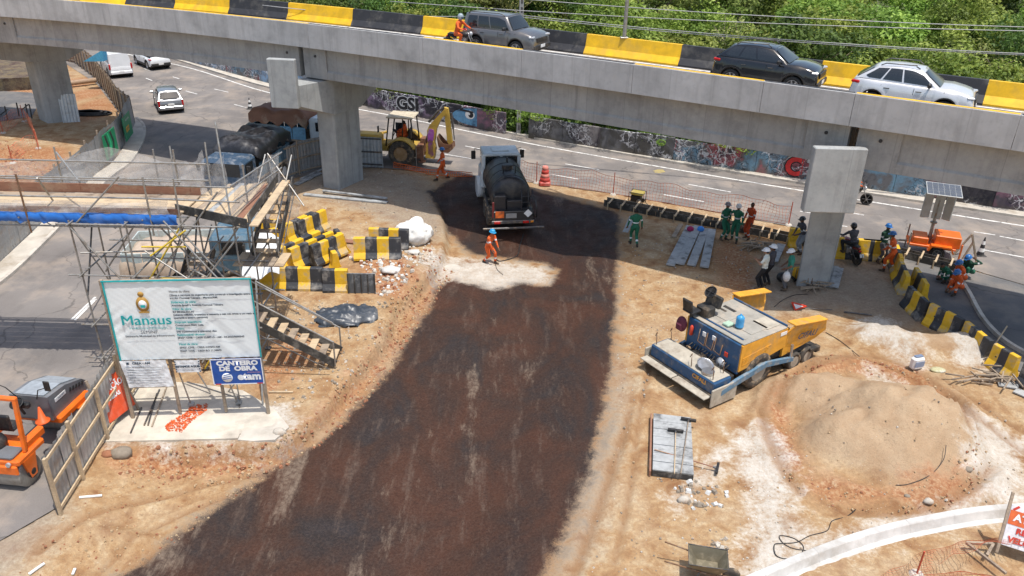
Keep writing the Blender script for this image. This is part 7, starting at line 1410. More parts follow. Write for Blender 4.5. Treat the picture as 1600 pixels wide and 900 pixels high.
# red warning boards
def warn(label, loc, rz, w_, h_, lines, base, ink, tilt=0.25, band=None, spin=0.):
    t_ = thing('warning_sign', label, 'warning sign', loc, rz); t_.rotation_euler = Matrix((Matrix.Rotation(rz, 3, 'Z') @ Matrix.Rotation(-tilt, 3, 'X') @ Matrix.Rotation(spin, 3, 'Y'))).to_euler()
    MB().box((0, 0, h_ / 2 + .25), (w_, .03, h_), ch=.008).build('board', base, t_)
    for s_ in (1, -1): MB().box((s_ * (w_ / 2 + .035), .02, (h_ + .35) / 2 + .1), (.07, .06, h_ + .5), ch=.01).build('leg', M['wood_old'], t_)
    MB().box((0, .04, .3), (w_, .04, .07), ch=.01).build('crosspiece', M['wood_old'], t_); MB().beam((0, .04, h_ * .8), (0, .9, .15), .06, .06).build('stay', M['wood_old'], t_)
    if band is not None:
        MB().box((0, -.018, h_ + .25 - .30), (w_ - .02, .012, .34)).build('coloured_band', band, t_)
        for k in range(6): MB().beam((-w_ / 2 + .06 + k * w_ / 6, -.02, h_ + .13), (-w_ / 2 + .16 + k * w_ / 6, -.02, h_ + .24), .012, .05).build('stripe', REDP, t_)
    for (tx, sz, z, m_, sx) in lines: bt(tx, sz, m_, 0, z, 'CENTER', .008, t_, -.034 if band is not None else -.022, sx)
    return t_
warn('red warning board leaning behind the left billboard post', (-11.0, 18.55, .02), math.radians(72), 1.0, 1.15, [('ATENÇÃO', .26, 1.12, WHP, .72), ('OBRAS', .16, .85, WHP, .9), ('////////', .2, 1.33, WHP, .9)], mat('orange_red_board', (.68, .09, .03), .5, dirt=(.5, .3, .25), dirt_amt=.2), WHP, .3)
sp2 = g(1572, 892); warn('white and orange speed warning sign at the lower right corner', (sp2.x + .60, sp2.y + .1, .1), math.radians(-28), 1.35, 1.0, [('ATENÇÃO', .24, .96, WHP, 1), ('REDUZA A', .19, .66, REDP, 1), ('VELOCIDADE', .19, .43, REDP, 1)], mat('white_board', (.72, .73, .76), .5), WHP, .45, mat('orange_band', (.66, .14, .04), .5))
for a, b, lb in (((1510, 848), (1572, 896), 'dark timber bar lying left of the speed warning sign'), ((1510, 848), (1552, 850), 'thin upper timber bar behind the speed warning sign'), ((1542, 868), (1552, 850), 'short timber strut behind the speed warning sign')):
    tag(MB().beam(g(*a, .22), g(*b, .25), .06, .06).build('timber_bar', M['wood_old']), lb, 'timber')
# ---------------------------------------------------------------- orange mesh fencing
def mesh_fence(label, px, hgt, posts, cell=.16, m_=None, lean=0, zb=0, r=.006):
    t_ = thing('mesh_fence', label, 'mesh fence'); m_ = m_ or M['omesh']; pa = cut_path(smooth_path([g(*q_) for q_ in px], 6), cell); mk = MB()
    nz_ = max(2, int(hgt / cell)); P_ = []
    for i, p in enumerate(pa):
        colm = []
        for j in range(nz_ + 1): colm.append(p + Vector((.03 * math.sin(i * .9 + j), -lean * j / nz_ + .04 * math.sin(i * .55 + j * .8), zb + .03 + hgt * j / nz_ * (1 - .16 * abs(math.sin(i * .13)) - .04 * math.sin(i * .7)))))
        P_.append(colm)
    def strip(a, b, w_=r):
        d = (b - a); u = d.cross(Vector((0, 1, .2))).normalized() * w_; return [a - u, a + u, b + u, b - u]
    for i in range(len(P_)):
        for j in range(nz_ + 1):
            if j < nz_: mk.add(strip(P_[i][j], P_[i][j + 1]), [(0, 1, 2, 3)])
            if i + 1 < len(P_): mk.add(strip(P_[i][j], P_[i + 1][j], r * (2 if j in (0, nz_) else 1)), [(0, 1, 2, 3)])
    tag(mk.build('orange_mesh', m_, t_), kind='stuff')
    for q_ in posts: b = g(*q_); MB().cyl(b, b + Vector((0, 0, hgt + .12)), .022, n=7).build('post', M['redpost'], t_); MB().cyl(b, b + Vector((0, 0, .06)), .17, .13, n=12).build('post_base', M['kerb'], t_)
    return t_
M['omesh'] = mat('orange_mesh_plastic', (.72, .22, .12), .6, scale=3); M['redpost'] = mat('red_post', (.45, .08, .04), .6)
mesh_fence('long orange mesh fence between the works and the avenue', [(815, 280), (850, 288), (900, 294), (960, 304), (1040, 318), (1120, 332), (1232, 352)], 1.05, [(838, 286), (958, 304), (1232, 352)])
mesh_fence('orange mesh lying low on the ground beside the backhoe', [(615, 262), (640, 266), (680, 274), (740, 277)], .28, [], .12, mat('bright_orange_mesh', (.85, .17, .04), .6), r=.012)
mesh_fence('orange mesh fence sloping round the pit at the left edge', [(-30, 225), (10, 205), (38, 190), (52, 208), (62, 235)], .95, [(5, 208), (38, 190), (60, 232)])
mesh_fence('second orange mesh fence left of the far left pier', [(20, 255), (45, 235), (62, 235)], .9, [(20, 255)])
mesh_fence('orange mesh lying over the ground in the lower right corner', [(1370, 905), (1420, 878), (1450, 862), (1500, 850), (1560, 842), (1640, 850)], .9, [], .11, lean=-1.2 if False else .9)
mesh_fence('orange mesh piece beside the red tipped post at the lower right', [(1340, 925), (1400, 910), (1480, 895), (1560, 905)], .6, [(1432, 898)], .11, lean=.6)
# dark railings behind the left pit
rl_ = thing('dark_railing', 'dark timber railing behind the pit at the left edge', 'railing')
for a, b in (((12, 188), (20, 172)), ((30, 182), (33, 172)), ((33, 172), (55, 170)), ((44, 184), (42, 170)), ((0, 180), (15, 182)), ((50, 185), (57, 168))): p, q_ = g(*a), g(a[0] + 2, a[1] - 1); MB().beam(g(*a) + Vector((0, 0, .0)), g(*a) + Vector((.6 if abs(b[0] - a[0]) > 10 else .05, 0, .9 if abs(b[0] - a[0]) < 12 else .4)), .06, .06, up=(0, 1, 0)).build('rail', M['wood_dark'], rl_)
# ---------------------------------------------------------------- formwork
def formwork(label, a, b, ties, w_=.42):
    t_ = thing('formwork', label, 'formwork'); a, b = Vector(a), Vector(b); d = (b - a); L = d.length; d.normalize(); n = Vector((-d.y, d.x, 0)); k = max(1, int(L / 2.4)); 
    for s_ in (0, 1):
        for i in range(k): p, q_ = a + d * (L * i / k + .01) + n * w_ * s_, a + d * (L * (i + 1) / k - .01) + n * w_ * s_; z = Vector((0, 0, .17 + .01 * math.sin(i * 3))); MB().beam(p + z, q_ + z, .035, .34).build('form_board', M['wood_dark'], t_)
    for i in range(ties):
        p = a + d * (L * (i + .5) / ties); MB().beam(p - n * .35 + Vector((0, 0, .33)) + d * .05, p + n * (w_ + .1) + Vector((0, 0, .37)), .07, .05).build('tie_batten', M['wood'], t_); MB().beam(p - n * .33 + Vector((0, 0, .0)), p - n * .33 + Vector((0, 0, .38)), .05, .05, up=(1, 0, 0)).build('stake', M['wood'], t_)
    MB().beam(a + n * w_ * .5 + Vector((0, 0, .03)), b + n * w_ * .5 + Vector((0, 0, .03)), w_ - .06, .06).build('sand_fill', mat('fill_sand', (.38, .26, .16), .9, scale=4), t_)
formwork('long black stained formwork with pale ties along the pale strip', g(943, 322), g(1200, 372), 12); formwork('formwork continuing behind the stick pile to the right pier', g(1202, 373), g(1262, 386), 3); formwork('black formwork with pale ties in front of the orange sign trailer', g(1403, 402), g(1494, 425), 4, .35)
mk = MB(); 
# ---------------------------------------------------------------- boards, tools, debris
def board(a, b, w_, t, m_, label, cat='plank', z=.05, group=None, nm='plank', zb=None):
    pa_, pb_ = gz(*a), gz(*b); o = MB().beam(pa_ + Vector((0, 0, z)), pb_ + Vector((0, 0, z if zb is None else zb)), w_, t, ch=.006).build(nm, M[m_] if isinstance(m_, str) else m_); return tag(o, label, cat, group)
for i, (a, b) in enumerate((((1047, 417), (1078, 356)), ((1062, 416), (1090, 357)), ((1080, 417), (1102, 360)), ((1100, 421), (1112, 362)))): board(a, b, .36, .07, 'wood_grey', ('leftmost', 'second from left', 'third from left', 'rightmost')[i] + ' cement stained form panel laid on the dirt by the green workers', 'form panel', .08 + .03 * (i % 2), 'form panels', 'form_panel')
for c, px_, lb in ((mat('magenta_cloth', (.35, .02, .1), .8), (1078, 364), 'magenta cap lying on the form panels'), (mat('sky_blue_cloth', (.05, .25, .7), .7), (1094, 364), 'blue cloth lying on the form panels')): o = MB().ball(gz(*px_) + Vector((0, 0, .2)), (.17, .15, .13), 10).build('cloth', c); tag(o, lb, 'cloth')
board((1052, 372), (1064, 352), .2, .05, 'wood_old', 'short brown batten beside the form panels'); board((976, 374), (986, 357), .25, .04, 'wood_grey', 'small grey board carried at the side of the green worker', z=.35, zb=.6)
# stacked pallet with squeegees
pt = thing('panel_stack', 'stack of grey plastered formwork panels on the dirt below the paver', 'panel stack'); q_ = [gz(1012, 742), gz(1076, 750), gz(1084, 664), gz(1026, 655)]; cx = sum(q_, Vector()) / 4; dx_ = (q_[1] - q_[0]).normalized(); rz_ = math.atan2(dx_.y, dx_.x); pt.location = cx; pt.rotation_euler = (0, 0, rz_); Lx, Ly = (q_[1] - q_[0]).length, (q_[3] - q_[0]).length
for k in range(7): MB().box((0, -Ly / 2 + Ly * (k + .5) / 7, .20 + .006 * (k % 2)), (Lx, Ly / 7 - .02, .04), ch=.004).build('top_panel', M['wood_grey'], pt)
for x in (-Lx / 2 + .05, 0, Lx / 2 - .05): MB().box((x, 0, .10), (.08, Ly * .98, .15), ch=.004).build('bearer', M['wood_dark'], pt)
MB().box((-Lx / 2 - .06, -.02, .10), (.05, Ly * 1.02, .2), ch=.004).build('side_batten', M['wood_red'], pt); MB().box((0, -Ly / 2 + .02, .1), (Lx, .05, .18), ch=.004).build('end_board', M['wood_dark'], pt)
def squeegee(a, b, label, za=.26, zb=.28, hm_='wood', head_at='b'):
    A_, B_ = gz(*a) + Vector((0, 0, za)), gz(*b) + Vector((0, 0, zb)); t_ = thing('squeegee', label, 'squeegee', group='long handled squeegees'); MB().cyl(A_, B_, .017, n=7).build('handle', M[hm_], t_); d = (B_ - A_).normalized(); n = Vector((-d.y, d.x, 0)); MB().beam(B_ - n * .22, B_ + n * .22, .07, .09, ch=.01).build('rubber_head', M['blackpl'], t_); MB().cyl(B_ - d * .12, B_, .03, n=7).build('socket', M['steel'], t_)
squeegee((1052, 752), (1054, 685), 'left squeegee with a pale handle lying on the panel stack'); squeegee((1062, 752), (1074, 668), 'right squeegee with a brown handle lying on the panel stack', hm_='wood_old'); squeegee((1021, 714), (1120, 737), 'squeegee lying across the other two with its head off the stack', zb=.12, hm_='wood_red')
# white cement patch lumps, rubble: stuff
def bitd(x, y): return max(sdist(np.array([[x, y]]), p)[0] for p in BIT)
def rubble(name, label, area, n, smin, smax, m_, seed, cat='rubble', kind='stuff', flat=.7):
    rd_ = random.Random(seed); mk = MB(); poly = np.array([tuple(p) for p in G2(area)]); lo, hi = poly.min(0), poly.max(0); k = 0; tries = 0
    while k < n and tries < n * 30:
        tries += 1; x, y = rd_.uniform(lo[0], hi[0]), rd_.uniform(lo[1], hi[1])
        if sdist(np.array([[x, y]]), poly)[0] < 0: continue
        if bitd(x, y) > .12: continue
        s_ = smin + (smax - smin) * rd_.random() ** 2.5; z = hz((x, y)); vs = []
        for v in ((-1, -1, -1), (1, -1, -1), (1, 1, -1), (-1, 1, -1), (-.7, -.7, 1), (.8, -.6, .9), (.6, .7, 1), (-.8, .6, .8)): vs.append(Vector((v[0] * rd_.uniform(.6, 1.1), v[1] * rd_.uniform(.6, 1.1), v[2] * flat * rd_.uniform(.6, 1.1))) * s_)
        Mr = Matrix.Rotation(rd_.uniform(0, 6.3), 3, 'Z') @ Matrix.Rotation(rd_.uniform(-.5, .5), 3, 'X'); mk.mi = rd_.randrange(len(m_)) if isinstance(m_, list) else 0
        mk.add([Mr @ v + Vector((x, y, z + s_ * .35)) for v in vs], [(0, 3, 2, 1), (4, 5, 6, 7), (0, 1, 5, 4), (1, 2, 6, 5), (2, 3, 7, 6), (3, 0, 4, 7)]); k += 1
    return tag(mk.build(name, m_), label, cat, None, kind)
ST = [mat('pale_stone', (.48, .44, .38), .9, scale=9, dirt=(.3, .2, .13), dirt_amt=.4), mat('red_clod', (.30, .13, .07), .95, scale=9), mat('tan_clod', (.42, .30, .18), .95, scale=9), mat('grey_stone', (.25, .21, .165), .9, scale=9)]
rubble('bank_rubble', 'red and tan clods along the cut edge left of the prime coat', [(165, 700), (430, 692), (500, 640), (556, 572), (612, 482), (668, 425), (684, 395), (712, 410), (640, 510), (590, 590), (520, 660), (450, 715), (330, 735), (180, 735)], 1300, .008, .06, [ST[1], ST[2], ST[1], ST[2]], 1)
rubble('heap_rubble', 'broken concrete and brick rubble around the right end of the barrier heap', [(540, 400), (600, 395), (640, 385), (670, 380), (690, 395), (655, 430), (610, 465), (585, 460), (560, 415)], 420, .02, .11, [ST[0], ST[0], ST[1], mat('white_chunk', (.65, .64, .6), .9)], 2)
rubble('gravel_scatter', 'small stones scattered over the dirt left of the prime coat', [(0, 905), (120, 790), (200, 720), (420, 720), (500, 680), (420, 740), (200, 900)], 650, .006, .035, [ST[2], ST[1], ST[2]], 3)
rubble('gravel_scatter', 'small stones scattered over the dirt right of the prime coat', [(970, 360), (1200, 380), (1160, 500), (1010, 600), (1000, 700), (1180, 760), (1200, 900), (900, 900), (960, 700)], 1100, .008, .04, [ST[2], ST[0], ST[3]], 4)
rubble('gravel_scatter', 'small stones scattered round the sand pile and curved kerb', [(1200, 600), (1260, 540), (1500, 600), (1600, 640), (1600, 790), (1300, 850), (1150, 900), (1200, 760)], 700, .006, .035, [ST[2], ST[0], ST[3], ST[2]], 5)
rubble('gravel_scatter', 'small stones on the pale ground between the billboard and barriers', [(420, 640), (440, 470), (600, 470), (640, 440), (580, 560), (500, 640)], 700, .008, .06, [ST[2], ST[0], ST[3]], 6)
rubble('gravel_scatter', 'small stones on the ground around the middle pier', [(470, 300), (590, 262), (650, 275), (690, 360), (600, 400), (480, 380)], 600, .008, .045, [ST[3], ST[0], ST[2]], 7)
rubble('cement_lumps', 'white and grey cement lumps near the panel stack', [(1050, 760), (1100, 745), (1140, 770), (1130, 800), (1080, 795)], 70, .02, .09, [mat('cement_lump', (.6, .6, .58), .9), ST[3]], 8); rubble('cement_lumps', 'grey cement lumps beside the wheelbarrow', [(1110, 845), (1135, 842), (1138, 868), (1112, 870)], 40, .02, .08, [ST[3], ST[0]], 9)
rubble('white_crumbs', 'white crumbs on the chalky patch right of the panel stack', [(1155, 672), (1190, 664), (1238, 760), (1262, 830), (1180, 905), (1160, 760)], 160, .006, .02, [mat('chalk', (.7, .69, .66), .9), ST[0]], 10)
rubble('pink_sand_crumbs', 'crumbly clods on the far left pit slope', [(0, 215), (60, 245), (100, 250), (80, 300), (0, 330)], 250, .02, .09, [ST[1], ST[2]], 12)
for i, (px_, s_, lb) in enumerate((((190, 712), .30, 'big grey boulder below the slab corner'), ((168, 712), .17, 'dark red boulder at the foot of the hoarding'), ((1450, 785), .13, 'grey triangular stone at the foot of the sand pile'), ((1417, 776), .08, 'small dark stone at the foot of the sand pile'), ((1512, 735), .13, 'grey stone right of the sand pile'), ((1068, 783), .16, 'white cement lump below the panel stack'), ((440, 700), .2, 'flat pale stone on the cut edge'))):
    o = MB().ball((0, 0, 0), (s_, s_ * .75, s_ * .6), 10).build('stone', ST[(3, 1, 0, 3, 3, 0, 0)[i]]); o.location = gz(*px_) + Vector((0, 0, s_ * .3)); tag(o, lb, 'stone')
    for v in o.data.vertices: v.co *= 1 + .25 * noise.noise(Vector(v.co) * 9 + Vector((i, 0, 0)))
# orange chips
rubble('brick_chips', 'bright orange brick chips spilled on the concrete slab', [(258, 668), (270, 658), (290, 648), (300, 636), (326, 633), (322, 645), (300, 660), (285, 678), (262, 676)], 650, .01, .035, [mat('orange_chips', (.70, .13, .03), .85), mat('dark_orange_chips', (.5, .09, .03), .85)], 11)
bpy.data.objects['brick_chips'].location.z += .055
rubble('sand_clods', 'clods and lumps at the foot of the large sand pile', [(1225, 740), (1300, 765), (1400, 780), (1480, 760), (1510, 700), (1535, 740), (1500, 800), (1380, 805), (1270, 790)], 260, .008, .04, [ST[2], ST[1], ST[2]], 21, flat=.6)
rubble('sand_clods', 'clods along the upper rim of the large sand pile', [(1215, 600), (1300, 558), (1430, 575), (1500, 640), (1480, 650), (1420, 605), (1330, 580), (1240, 620)], 260, .01, .055, [ST[2], ST[1]], 22, flat=.6)
# white sacks by the rubble
mk = MB()
o = MB().ball((0, 0, 0), (.78, .6, .55), 60).build('white_sack', mat('white_woven_sack', (.74, .74, .72), .75, scale=3, dirt=(.5, .44, .36), dirt_amt=.2)); o.location = gz(647, 378) + Vector((0, 0, .42)); tag(o, 'large crumpled white sack slumped on the rubble beside the barriers', 'sack')
for v in o.data.vertices:
    c = Vector(v.co); v.co = c * (1 + .16 * noise.noise(c * 2.6) + .16 * abs(noise.noise(Vector((c.x * 9, c.y * 9, c.z * 2)))) + .05 * noise.noise(c * 16)); v.co.z += max(0, .22 - ((c.x - .15) ** 2 + c.y ** 2) * 2.5) * (c.z > 0)
for (px_, s_, lb) in (((648, 397), .28, 'small torn white sack below the large one'), ((610, 425), .4, 'flattened grey plastic sack in front of the rubble')):
    o = MB().ball((0, 0, 0), (s_, s_ * .7, s_ * .28), 16).build('plastic_sack', mat('dusty_sack', (.55, .54, .52), .7, scale=4, dirt=(.4, .34, .28), dirt_amt=.4)); o.location = gz(*px_) + Vector((0, 0, .1)); tag(o, lb, 'sack')
    for v in o.data.vertices: c = Vector(v.co); v.co = c * (1 + .35 * noise.noise(c * 6))
# dark tarp heap
mk = MB(); n = 44; vs = []
for i in range(n + 1):
    for j in range(n + 1):
        u, v = i / n * 2 - 1, j / n * 2 - 1; p = Vector((u, v, 0)); r_ = math.hypot(u, v) * (1 + .3 * noise.noise(p * 1.7)); x, y = u * 1.15, v * .8; z = max(0, 1 - r_) ** .6 * .38 * (1 + .5 * noise.noise(p * 2.5)) + .10 * abs(noise.noise(p * 5)) + .05 * abs(noise.noise(p * 11)); k = 1 if r_ < 1 else .98 / r_; vs.append((x * k, y * k, max(.015, z if r_ < 1.02 else .02)))
mk.add(vs, [(i * (n + 1) + j, (i + 1) * (n + 1) + j, (i + 1) * (n + 1) + j + 1, i * (n + 1) + j + 1) for i in range(n) for j in range(n)], True); o = mk.build('crumpled_tarpaulin', mat('blue_black_tarp', (.045, .055, .07), .38, scale=3, bump=.3, dirt=(.2, .2, .2), dirt_amt=.25)); o.location = gz(540, 496); o.rotation_euler = (0, 0, .2); tag(o, 'crumpled dark blue grey tarpaulin lying between the stair and the prime coat', 'tarpaulin')
# ribbed dark panel, flat sheets, rods
o = MB(); rp_ = thing('ribbed_panel', 'ribbed black and white smeared panel standing at the right of the front barriers', 'panel', gz(566, 458) + Vector((0, 0, .0)), .03); MB().box((0, 0, .42), (1.05, .05, .84), ch=.01).build('panel_face', mat('smeared_black_panel', (.10, .11, .12), .7, scale=3, stretch=(6, 1, 1), dirt=(.45, .46, .47), dirt_amt=.5), rp_)
for k in range(5): MB().box((-.5 + k * .25, -.045, .42), (.05, .04, .84), ch=.008).build('rib', M['wood_dark'], rp_)
for a, b, w_, z, lb in (((475, 305), (605, 318), .25, .05, 'long grey timber bundle lying in front of the middle pier'), ((505, 302), (605, 314), .15, .14, 'upper grey timber on the bundle in front of the middle pier'), ((462, 290), (500, 272), .3, .06, 'pale zinc strips behind the stair net'), ((470, 283), (503, 268), .12, .12, 'narrow pale strip lying on the zinc strips')): board(a, b, w_, .07, 'wood_grey', lb, 'timber', z)
for i, (a, b, lb) in enumerate((((226, 668), (250, 612), 'leftmost dark steel rod lying behind the billboard'), ((232, 668), (246, 618), 'second dark steel rod lying behind the billboard'), ((205, 680), (222, 640), 'short dark rod near the left billboard post'), ((238, 670), (262, 605), 'long thin rod crossing the slab'), ((375, 640), (372, 622), 'short steel stake at the right of the slab'))): board(a, b, .04, .04, 'steel' if i != 3 else 'wood_old', lb, 'rod', .08)
for a, b, lb in (((124, 779), (160, 776), 'white painted stick lying on the dirt below the hoarding'), ((46, 899), (70, 882), 'white stick at the lower left corner'), ((114, 900), (118, 890), 'short white stick at the bottom edge'), ((420, 614), (458, 614), 'pale stick lying right of the billboard')): board(a, b, .06, .04, 'white' if a[0] != 420 else 'wood', lb, 'stick', .04)
for a, b, w_, lb in (((1585, 612), (1640, 636), .35, 'pale board lying at the right edge below the barriers'), ((1558, 600), (1590, 606), .4, 'dusty board end beside the broken sticks'), ((600, 385), (530, 377), .35, 'red brown corrugated scrap behind the barrier heap')): board(a, b, w_, .05, 'wood_grey' if a[0] > 1000 else 'wood_red', lb, 'board', .06)
board((1535, 568), (1569, 523), .045, .045, 'wood', 'long pale stick leaning on the lowest striped barrier', 'stick', .05, zb=.35)
board((700, 392), (584, 470), .10, .05, 'steel', 'placeholder', z=.05) if False else None
# sticks heaps
def sticks(px_, n, label, ln=.7, seed=1, m_='wood_old', sp_=.6):
    rd_ = random.Random(seed); t_ = thing('stick_pile', label, 'stick pile', gz(*px_))
    for k in range(n): a_ = rd_.uniform(-.6, .6) + (0 if rd_.random() < .7 else 1.2); c = Vector((rd_.gauss(0, sp_ * .5), rd_.gauss(0, sp_ * .3), .04 + rd_.random() * .22)); d = Vector((math.cos(a_), math.sin(a_), rd_.uniform(-.15, .15))) * ln * rd_.uniform(.4, 1) * .5; MB().beam(c - d, c + d, .04, .04).build('stick', M[m_], t_)
sticks((1180, 388), 34, 'heap of short brown sticks and stakes beside the green workers', .8, 1, 'wood_old', .7); sticks((1550, 596), 30, 'heap of broken sticks at the foot of the right barriers', 1.0, 2, 'wood_old', .9); sticks((1272, 452), 16, 'offcuts lying at the foot of the right pier', .8, 3, 'wood_old', .5)
# cones, barrel
def cone(px_, label, c1, c2, hgt=.75, group=None):
    t_ = thing('traffic_cone', label, 'traffic cone', gz(*px_) if px_[1] > 300 else g(*px_, .015)); MB().box((0, 0, .02), (.4, .4, .04), ch=.01).build('base', c1, t_); rr_ = .15
    for k in range(5): z0, z1 = .04 + (hgt - .04) * k / 5, .04 + (hgt - .04) * (k + 1) / 5; MB().lathe([(rr_ * (1 - k / 5 * .85), z0), (rr_ * (1 - (k + 1) / 5 * .85), z1)], n=16).build('cone_band', (c1, c2)[k % 2], t_)
cone((391, 170), 'black and white cone on the avenue left of the brown lorry', M['black'], M['white']); cone((405, 187), 'orange cone beside the brown covered lorry', mat('cone_orange', (.8, .14, .02), .5), mat('cone_orange_2', (.75, .12, .02), .5)); cone((1531, 399), 'black and white cone on the avenue right of the sign trailer', M['black'], M['white'], .85)
br_ = thing('red_drum_barrier', 'stepped red plastic drum barrier beside the tanker truck', 'drum', g(851, 289)); RP = mat('faded_red_plastic', (.55, .06, .045), .55, scale=3, dirt=(.6, .4, .35), dirt_amt=.25)
MB().box((0, 0, .12), (.58, .58, .24), ch=.06).build('base', RP, br_)
for k in range(4): MB().lathe([(.25 - k * .035, .24 + k * .2), (.27 - k * .035, .27 + k * .2), (.25 - k * .035, .42 + k * .2), (.2 - k * .035, .44 + k * .2)], n=18).build('drum_ring', RP if k % 2 == 0 else mat('pale_red_band', (.7, .25, .2), .55), br_)
# timber A-frame on the avenue
af = thing('timber_barricade', 'grey timber A-frame barricade right of the sign trailer', 'barricade'); 
for a, b in (((1489, 399), (1519, 366)), ((1526, 412), (1519, 366)), ((1504, 405), (1521, 378)), ((1498, 388), (1505, 394))):
    A_ = g(*a); B_ = atY(*b, A_.y); MB().beam(A_, B_, .07, .06, up=(0, 1, 0)).build('timber', M['wood_old'], af)
# tools leaning on the pier, drum, boards
for i, (bx_, tx_, ty_, lb) in enumerate(((1268, 1274, 378, 'tall rusty pole leaning on the right pier'), (1275, 1281, 395, 'second pole leaning on the right pier'), (1283, 1289, 400, 'shovel handle leaning on the right pier'), (1262, 1266, 390, 'thin pole at the left edge of the right pier'))):
    A_ = g(bx_, 449); B_ = atY(tx_, ty_, A_.y + .35); t_ = thing('leaning_tool', lb, 'pole', group='poles leaning on the right pier'); MB().cyl(A_, B_, .018, n=6).build('shaft', M['wood_old' if i % 2 else 'rusty'], t_); MB().box(A_ + Vector((0, 0, .05)), (.14, .03, .2), ch=.01).build('blade', M['steel'], t_)
yj = thing('yellow_sprayer', 'yellow machine with black frame at the left foot of the right pier', 'machine', g(1247, 438), .2); MB().box((0, 0, .35), (.5, .35, .42), ch=.06).build('housing', YO, yj); MB().box((-.05, 0, .1), (.4, .3, .12), ch=.02).build('base', DKS, yj)
for s_ in (1, -1): mk = MB(); mk.tube([(-.27, s_ * .18, .05), (-.27, s_ * .18, .62), (.27, s_ * .18, .62), (.27, s_ * .18, .05)], .016, 6); mk.build('frame', M['steel'], yj)
o = MB().ball((0, 0, .2), (.26, .24, .2), 12).build('black_bucket', M['blackpl']); o.location = g(1222, 440); tag(o, 'black rounded bucket behind the person in the teal shirt', 'bucket')
for i, (a, b, lb) in enumerate((((1293, 450), (1303, 420), 'grey panel pile leaning right of the pier'), ((1302, 452), (1310, 424), 'second grey panel right of the pier'), ((1208, 413), (1220, 388), 'dark panel lying left of the right pier'))): board(a, b, .35, .05, 'wood_grey', lb, 'panel', .06 + .04 * i, zb=.12 + .04 * i)
# warning triangle, pole, bags, tarp
wt = thing('warning_triangle', 'red and white warning triangle sign lying on its long pole', 'warning sign', gz(1250, 484)); mk = MB(); T_ = [Vector((-.22, -.1, .04)), Vector((.24, .08, .12)), Vector((-.24, .28, .16))]
for i in range(3): MB().beam(T_[i], T_[(i + 1) % 3], .07, .02).build('red_edge', M['redp'], wt)
mk = MB(); mk.add([t * .88 + Vector((0, .01, .0)) for t in T_], [(0, 1, 2)]); mk.build('white_face', M['white'], wt); board((1258, 484), (1300, 487), .03, .03, 'steel', 'thin pole running from the warning triangle', 'pole', .08); board((1318, 489), (1362, 494), .05, .04, 'steel', 'dark bar lying right of the thin pole', 'bar', .05)
cb = thing('cement_bag', 'white and blue paper bag standing between the sand heaps', 'bag', gz(1430, 576), .3); MB().box((0, 0, .24), (.44, .26, .46), ch=.07).build('paper', M['white'], cb); MB().box((0, 0, .49), (.3, .14, .04), ch=.015).build('folded_top', mat('blue_grey_print', (.15, .2, .3), .7), cb); MB().box((0, -.133, .24), (.36, .01, .2)).build('print_band', mat('bag_print', (.25, .3, .42), .7), cb)
o = MB().ball((0, 0, .05), (.26, .17, .07), 12).build('empty_bag', mat('yellowish_bag', (.46, .44, .26), .7, scale=9, dirt=(.6, .6, .6), dirt_amt=.5)); o.location = gz(1465, 580); tag(o, 'flattened yellowish bag lying right of the white bag', 'bag')
# wheelbarrow
wbw = thing('wheelbarrow', 'dusty metal wheelbarrow cut by the bottom edge', 'wheelbarrow', gz(1100, 902), math.radians(-10)); SB = mat('dusty_barrow_metal', (.20, .175, .12), .6, .4, scale=5, dirt=(.42, .36, .26), dirt_amt=.6)
t0 = [(-.42, -.32), (.45, -.30), (.45, .30), (-.42, .32)]; b0 = [(-.22, -.2), (.28, -.18), (.28, .18), (-.22, .2)]; mk = MB(); vs = [(x, y, .62) for x, y in t0] + [(x, y, .32) for x, y in b0] + [(x * .96, y * .96, .62) for x, y in t0] + [(x * .94, y * .94, .34) for x, y in b0]
mk.add(vs, [(0, 1, 5, 4), (1, 2, 6, 5), (2, 3, 7, 6), (3, 0, 4, 7), (4, 5, 6, 7), (8, 12, 13, 9), (9, 13, 14, 10), (10, 14, 15, 11), (11, 15, 12, 8), (12, 15, 14, 13), (0, 8, 9, 1), (1, 9, 10, 2), (2, 10, 11, 3), (3, 11, 8, 0)]); mk.build('tray', SB, wbw); MB().tube([(-.42, -.32, .63), (.45, -.3, .63), (.45, .3, .63), (-.42, .32, .63)], .014, 6, True).build('rim', M['steel'], wbw)
MB().lathe([(.12, -.04), (.19, -.03), (.2, 0), (.19, .03), (.12, .04)], (.58, 0, .2), 20, Matrix.Rotation(PI / 2, 3, 'X')).build('wheel', M['tyre_d'], wbw)
for s_ in (1, -1): MB().tube([(.58, s_ * .06, .2), (.1, s_ * .22, .32), (-.5, s_ * .28, .5), (-.95, s_ * .3, .6)], .017, 6).build('handle', M['rusty'], wbw); MB().tube([(-.15, s_ * .22, .35), (-.25, s_ * .22, .02)], .015, 6).build('leg', M['steel'], wbw)
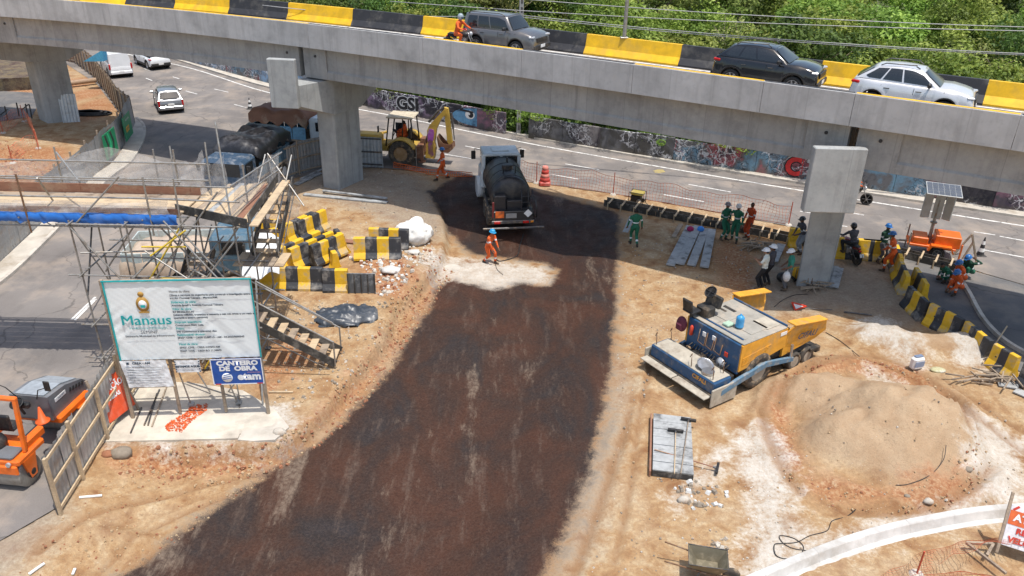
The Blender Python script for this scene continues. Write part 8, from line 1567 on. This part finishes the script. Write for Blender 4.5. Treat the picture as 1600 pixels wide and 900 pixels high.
# cables and hoses
def cable(px, r, m_, label, cat='cable', z=.02, n=6): 
    mk = MB(); pts = [gz(*q_) + Vector((0, 0, z)) for q_ in px]; mk.tube(smooth_path(pts, n), r, 5); return tag(mk.build('cable', m_), label, cat)
cable([(1337, 797), (1322, 808), (1300, 815), (1292, 830), (1265, 838), (1245, 848), (1222, 850), (1210, 852), (1212, 868), (1228, 874), (1248, 870), (1255, 855), (1240, 842), (1218, 838), (1224, 850), (1240, 858), (1262, 862), (1272, 869)], .012, M['blackpl'], 'thin black cable coiled on the pale ground near the curved kerb')
cable([(1480, 690), (1475, 715), (1455, 735), (1422, 750), (1400, 757)], .010, M['blackpl'], 'thin dark cable lying over the lower sand pile'); cable([(1290, 520), (1315, 535), (1345, 560)], .012, M['blackpl'], 'dark cord running from the hopper over the sand')
cable([(772, 398), (778, 408), (790, 407), (808, 400), (812, 385), (818, 366)], .025, M['blackpl'], 'black spray hose from the tanker to the spraying worker', 'hose'); cable([(772, 400), (776, 420), (786, 430)], .012, M['steel'], 'thin spray lance hose ending on the pale patch', 'hose')
cable([(1006, 312), (1012, 320), (1024, 324), (1050, 330)], .012, M['blackpl'], 'black lead running from the generator'); cable([(1210, 480), (1222, 470), (1240, 462), (1262, 460)], .012, M['blackpl'], 'black cable on the ground left of the pier')
bl = thing('cable_coil', 'flat coil of dark cable on the ground behind the far left pier', 'cable coil', g(140, 178)); 
for k in range(3): MB().lathe([(.95 - k * .2, 0), (1.0 - k * .2, .05), (.95 - k * .2, .1), (.9 - k * .2, .05), (.95 - k * .2, 0)], (0, 0, .02 + .04 * k), 26, Matrix.Diagonal((1.5, .7, 1))).build('loop', M['blackpl'], bl)
mh = thing('manhole_cover', 'round concrete manhole cover in the pale patch near the spraying worker', 'manhole', gz(706, 419)); MB().cyl((0, 0, -.04), (0, 0, .03), .32, n=30).build('cover', mat('dusty_cover', (.42, .34, .26), .9, scale=5), mh); MB().lathe([(.33, -.04), (.38, -.03), (.38, .02), (.33, .035)], n=30).build('ring', M['kerb'], mh)
# small sign base by the backhoe, flag tarp near the white van
ps = thing('post_stand', 'slim grey post on a small dark base beside the backhoe', 'post', g(651, 264)); MB().cyl((0, 0, 0), (0, 0, 1.35), .022, n=8).build('post', M['galv'], ps); MB().box((0, 0, .03), (.4, .25, .06), ch=.02).build('base', M['steel'], ps)
board((621, 268), (623, 262), .05, .04, 'steel', 'placeholder', z=.1) if False else None
mk = MB(); a = atY(130, 96, 58); b = atY(162, 96, 58); c = atY(160, 78, 58); mk.add([a, b, c, a + Vector((0, .6, .0)), b + Vector((0, .6, 0)), c + Vector((0, .6, 0))], [(0, 1, 2), (5, 4, 3), (0, 2, 5, 3), (1, 4, 5, 2), (0, 3, 4, 1)]); tag(mk.build('blue_awning', mat('cyan_fabric', (.08, .38, .62), .6)), 'sky blue awning corner showing beside the white van', 'awning')
# far slope: pipe and low earth bank in the left pit
mk = MB(); mk.cyl(g(108, 130, .3), g(150, 125, .3), .18, n=12); tag(mk.build('concrete_pipe', mat('dusty_pipe', (.36, .25, .17), .85)), 'dusty pipe lying in the pit beyond the far left pier', 'pipe')
mk = MB(); pts = [(x, y) for x, y in G2([(-200, 112), (0, 112), (50, 112), (55, 140), (0, 143), (-200, 140)])]; mk.prism(pts, -.1, .9); tag(mk.build('earth_bank', M['ground']), kind='structure')
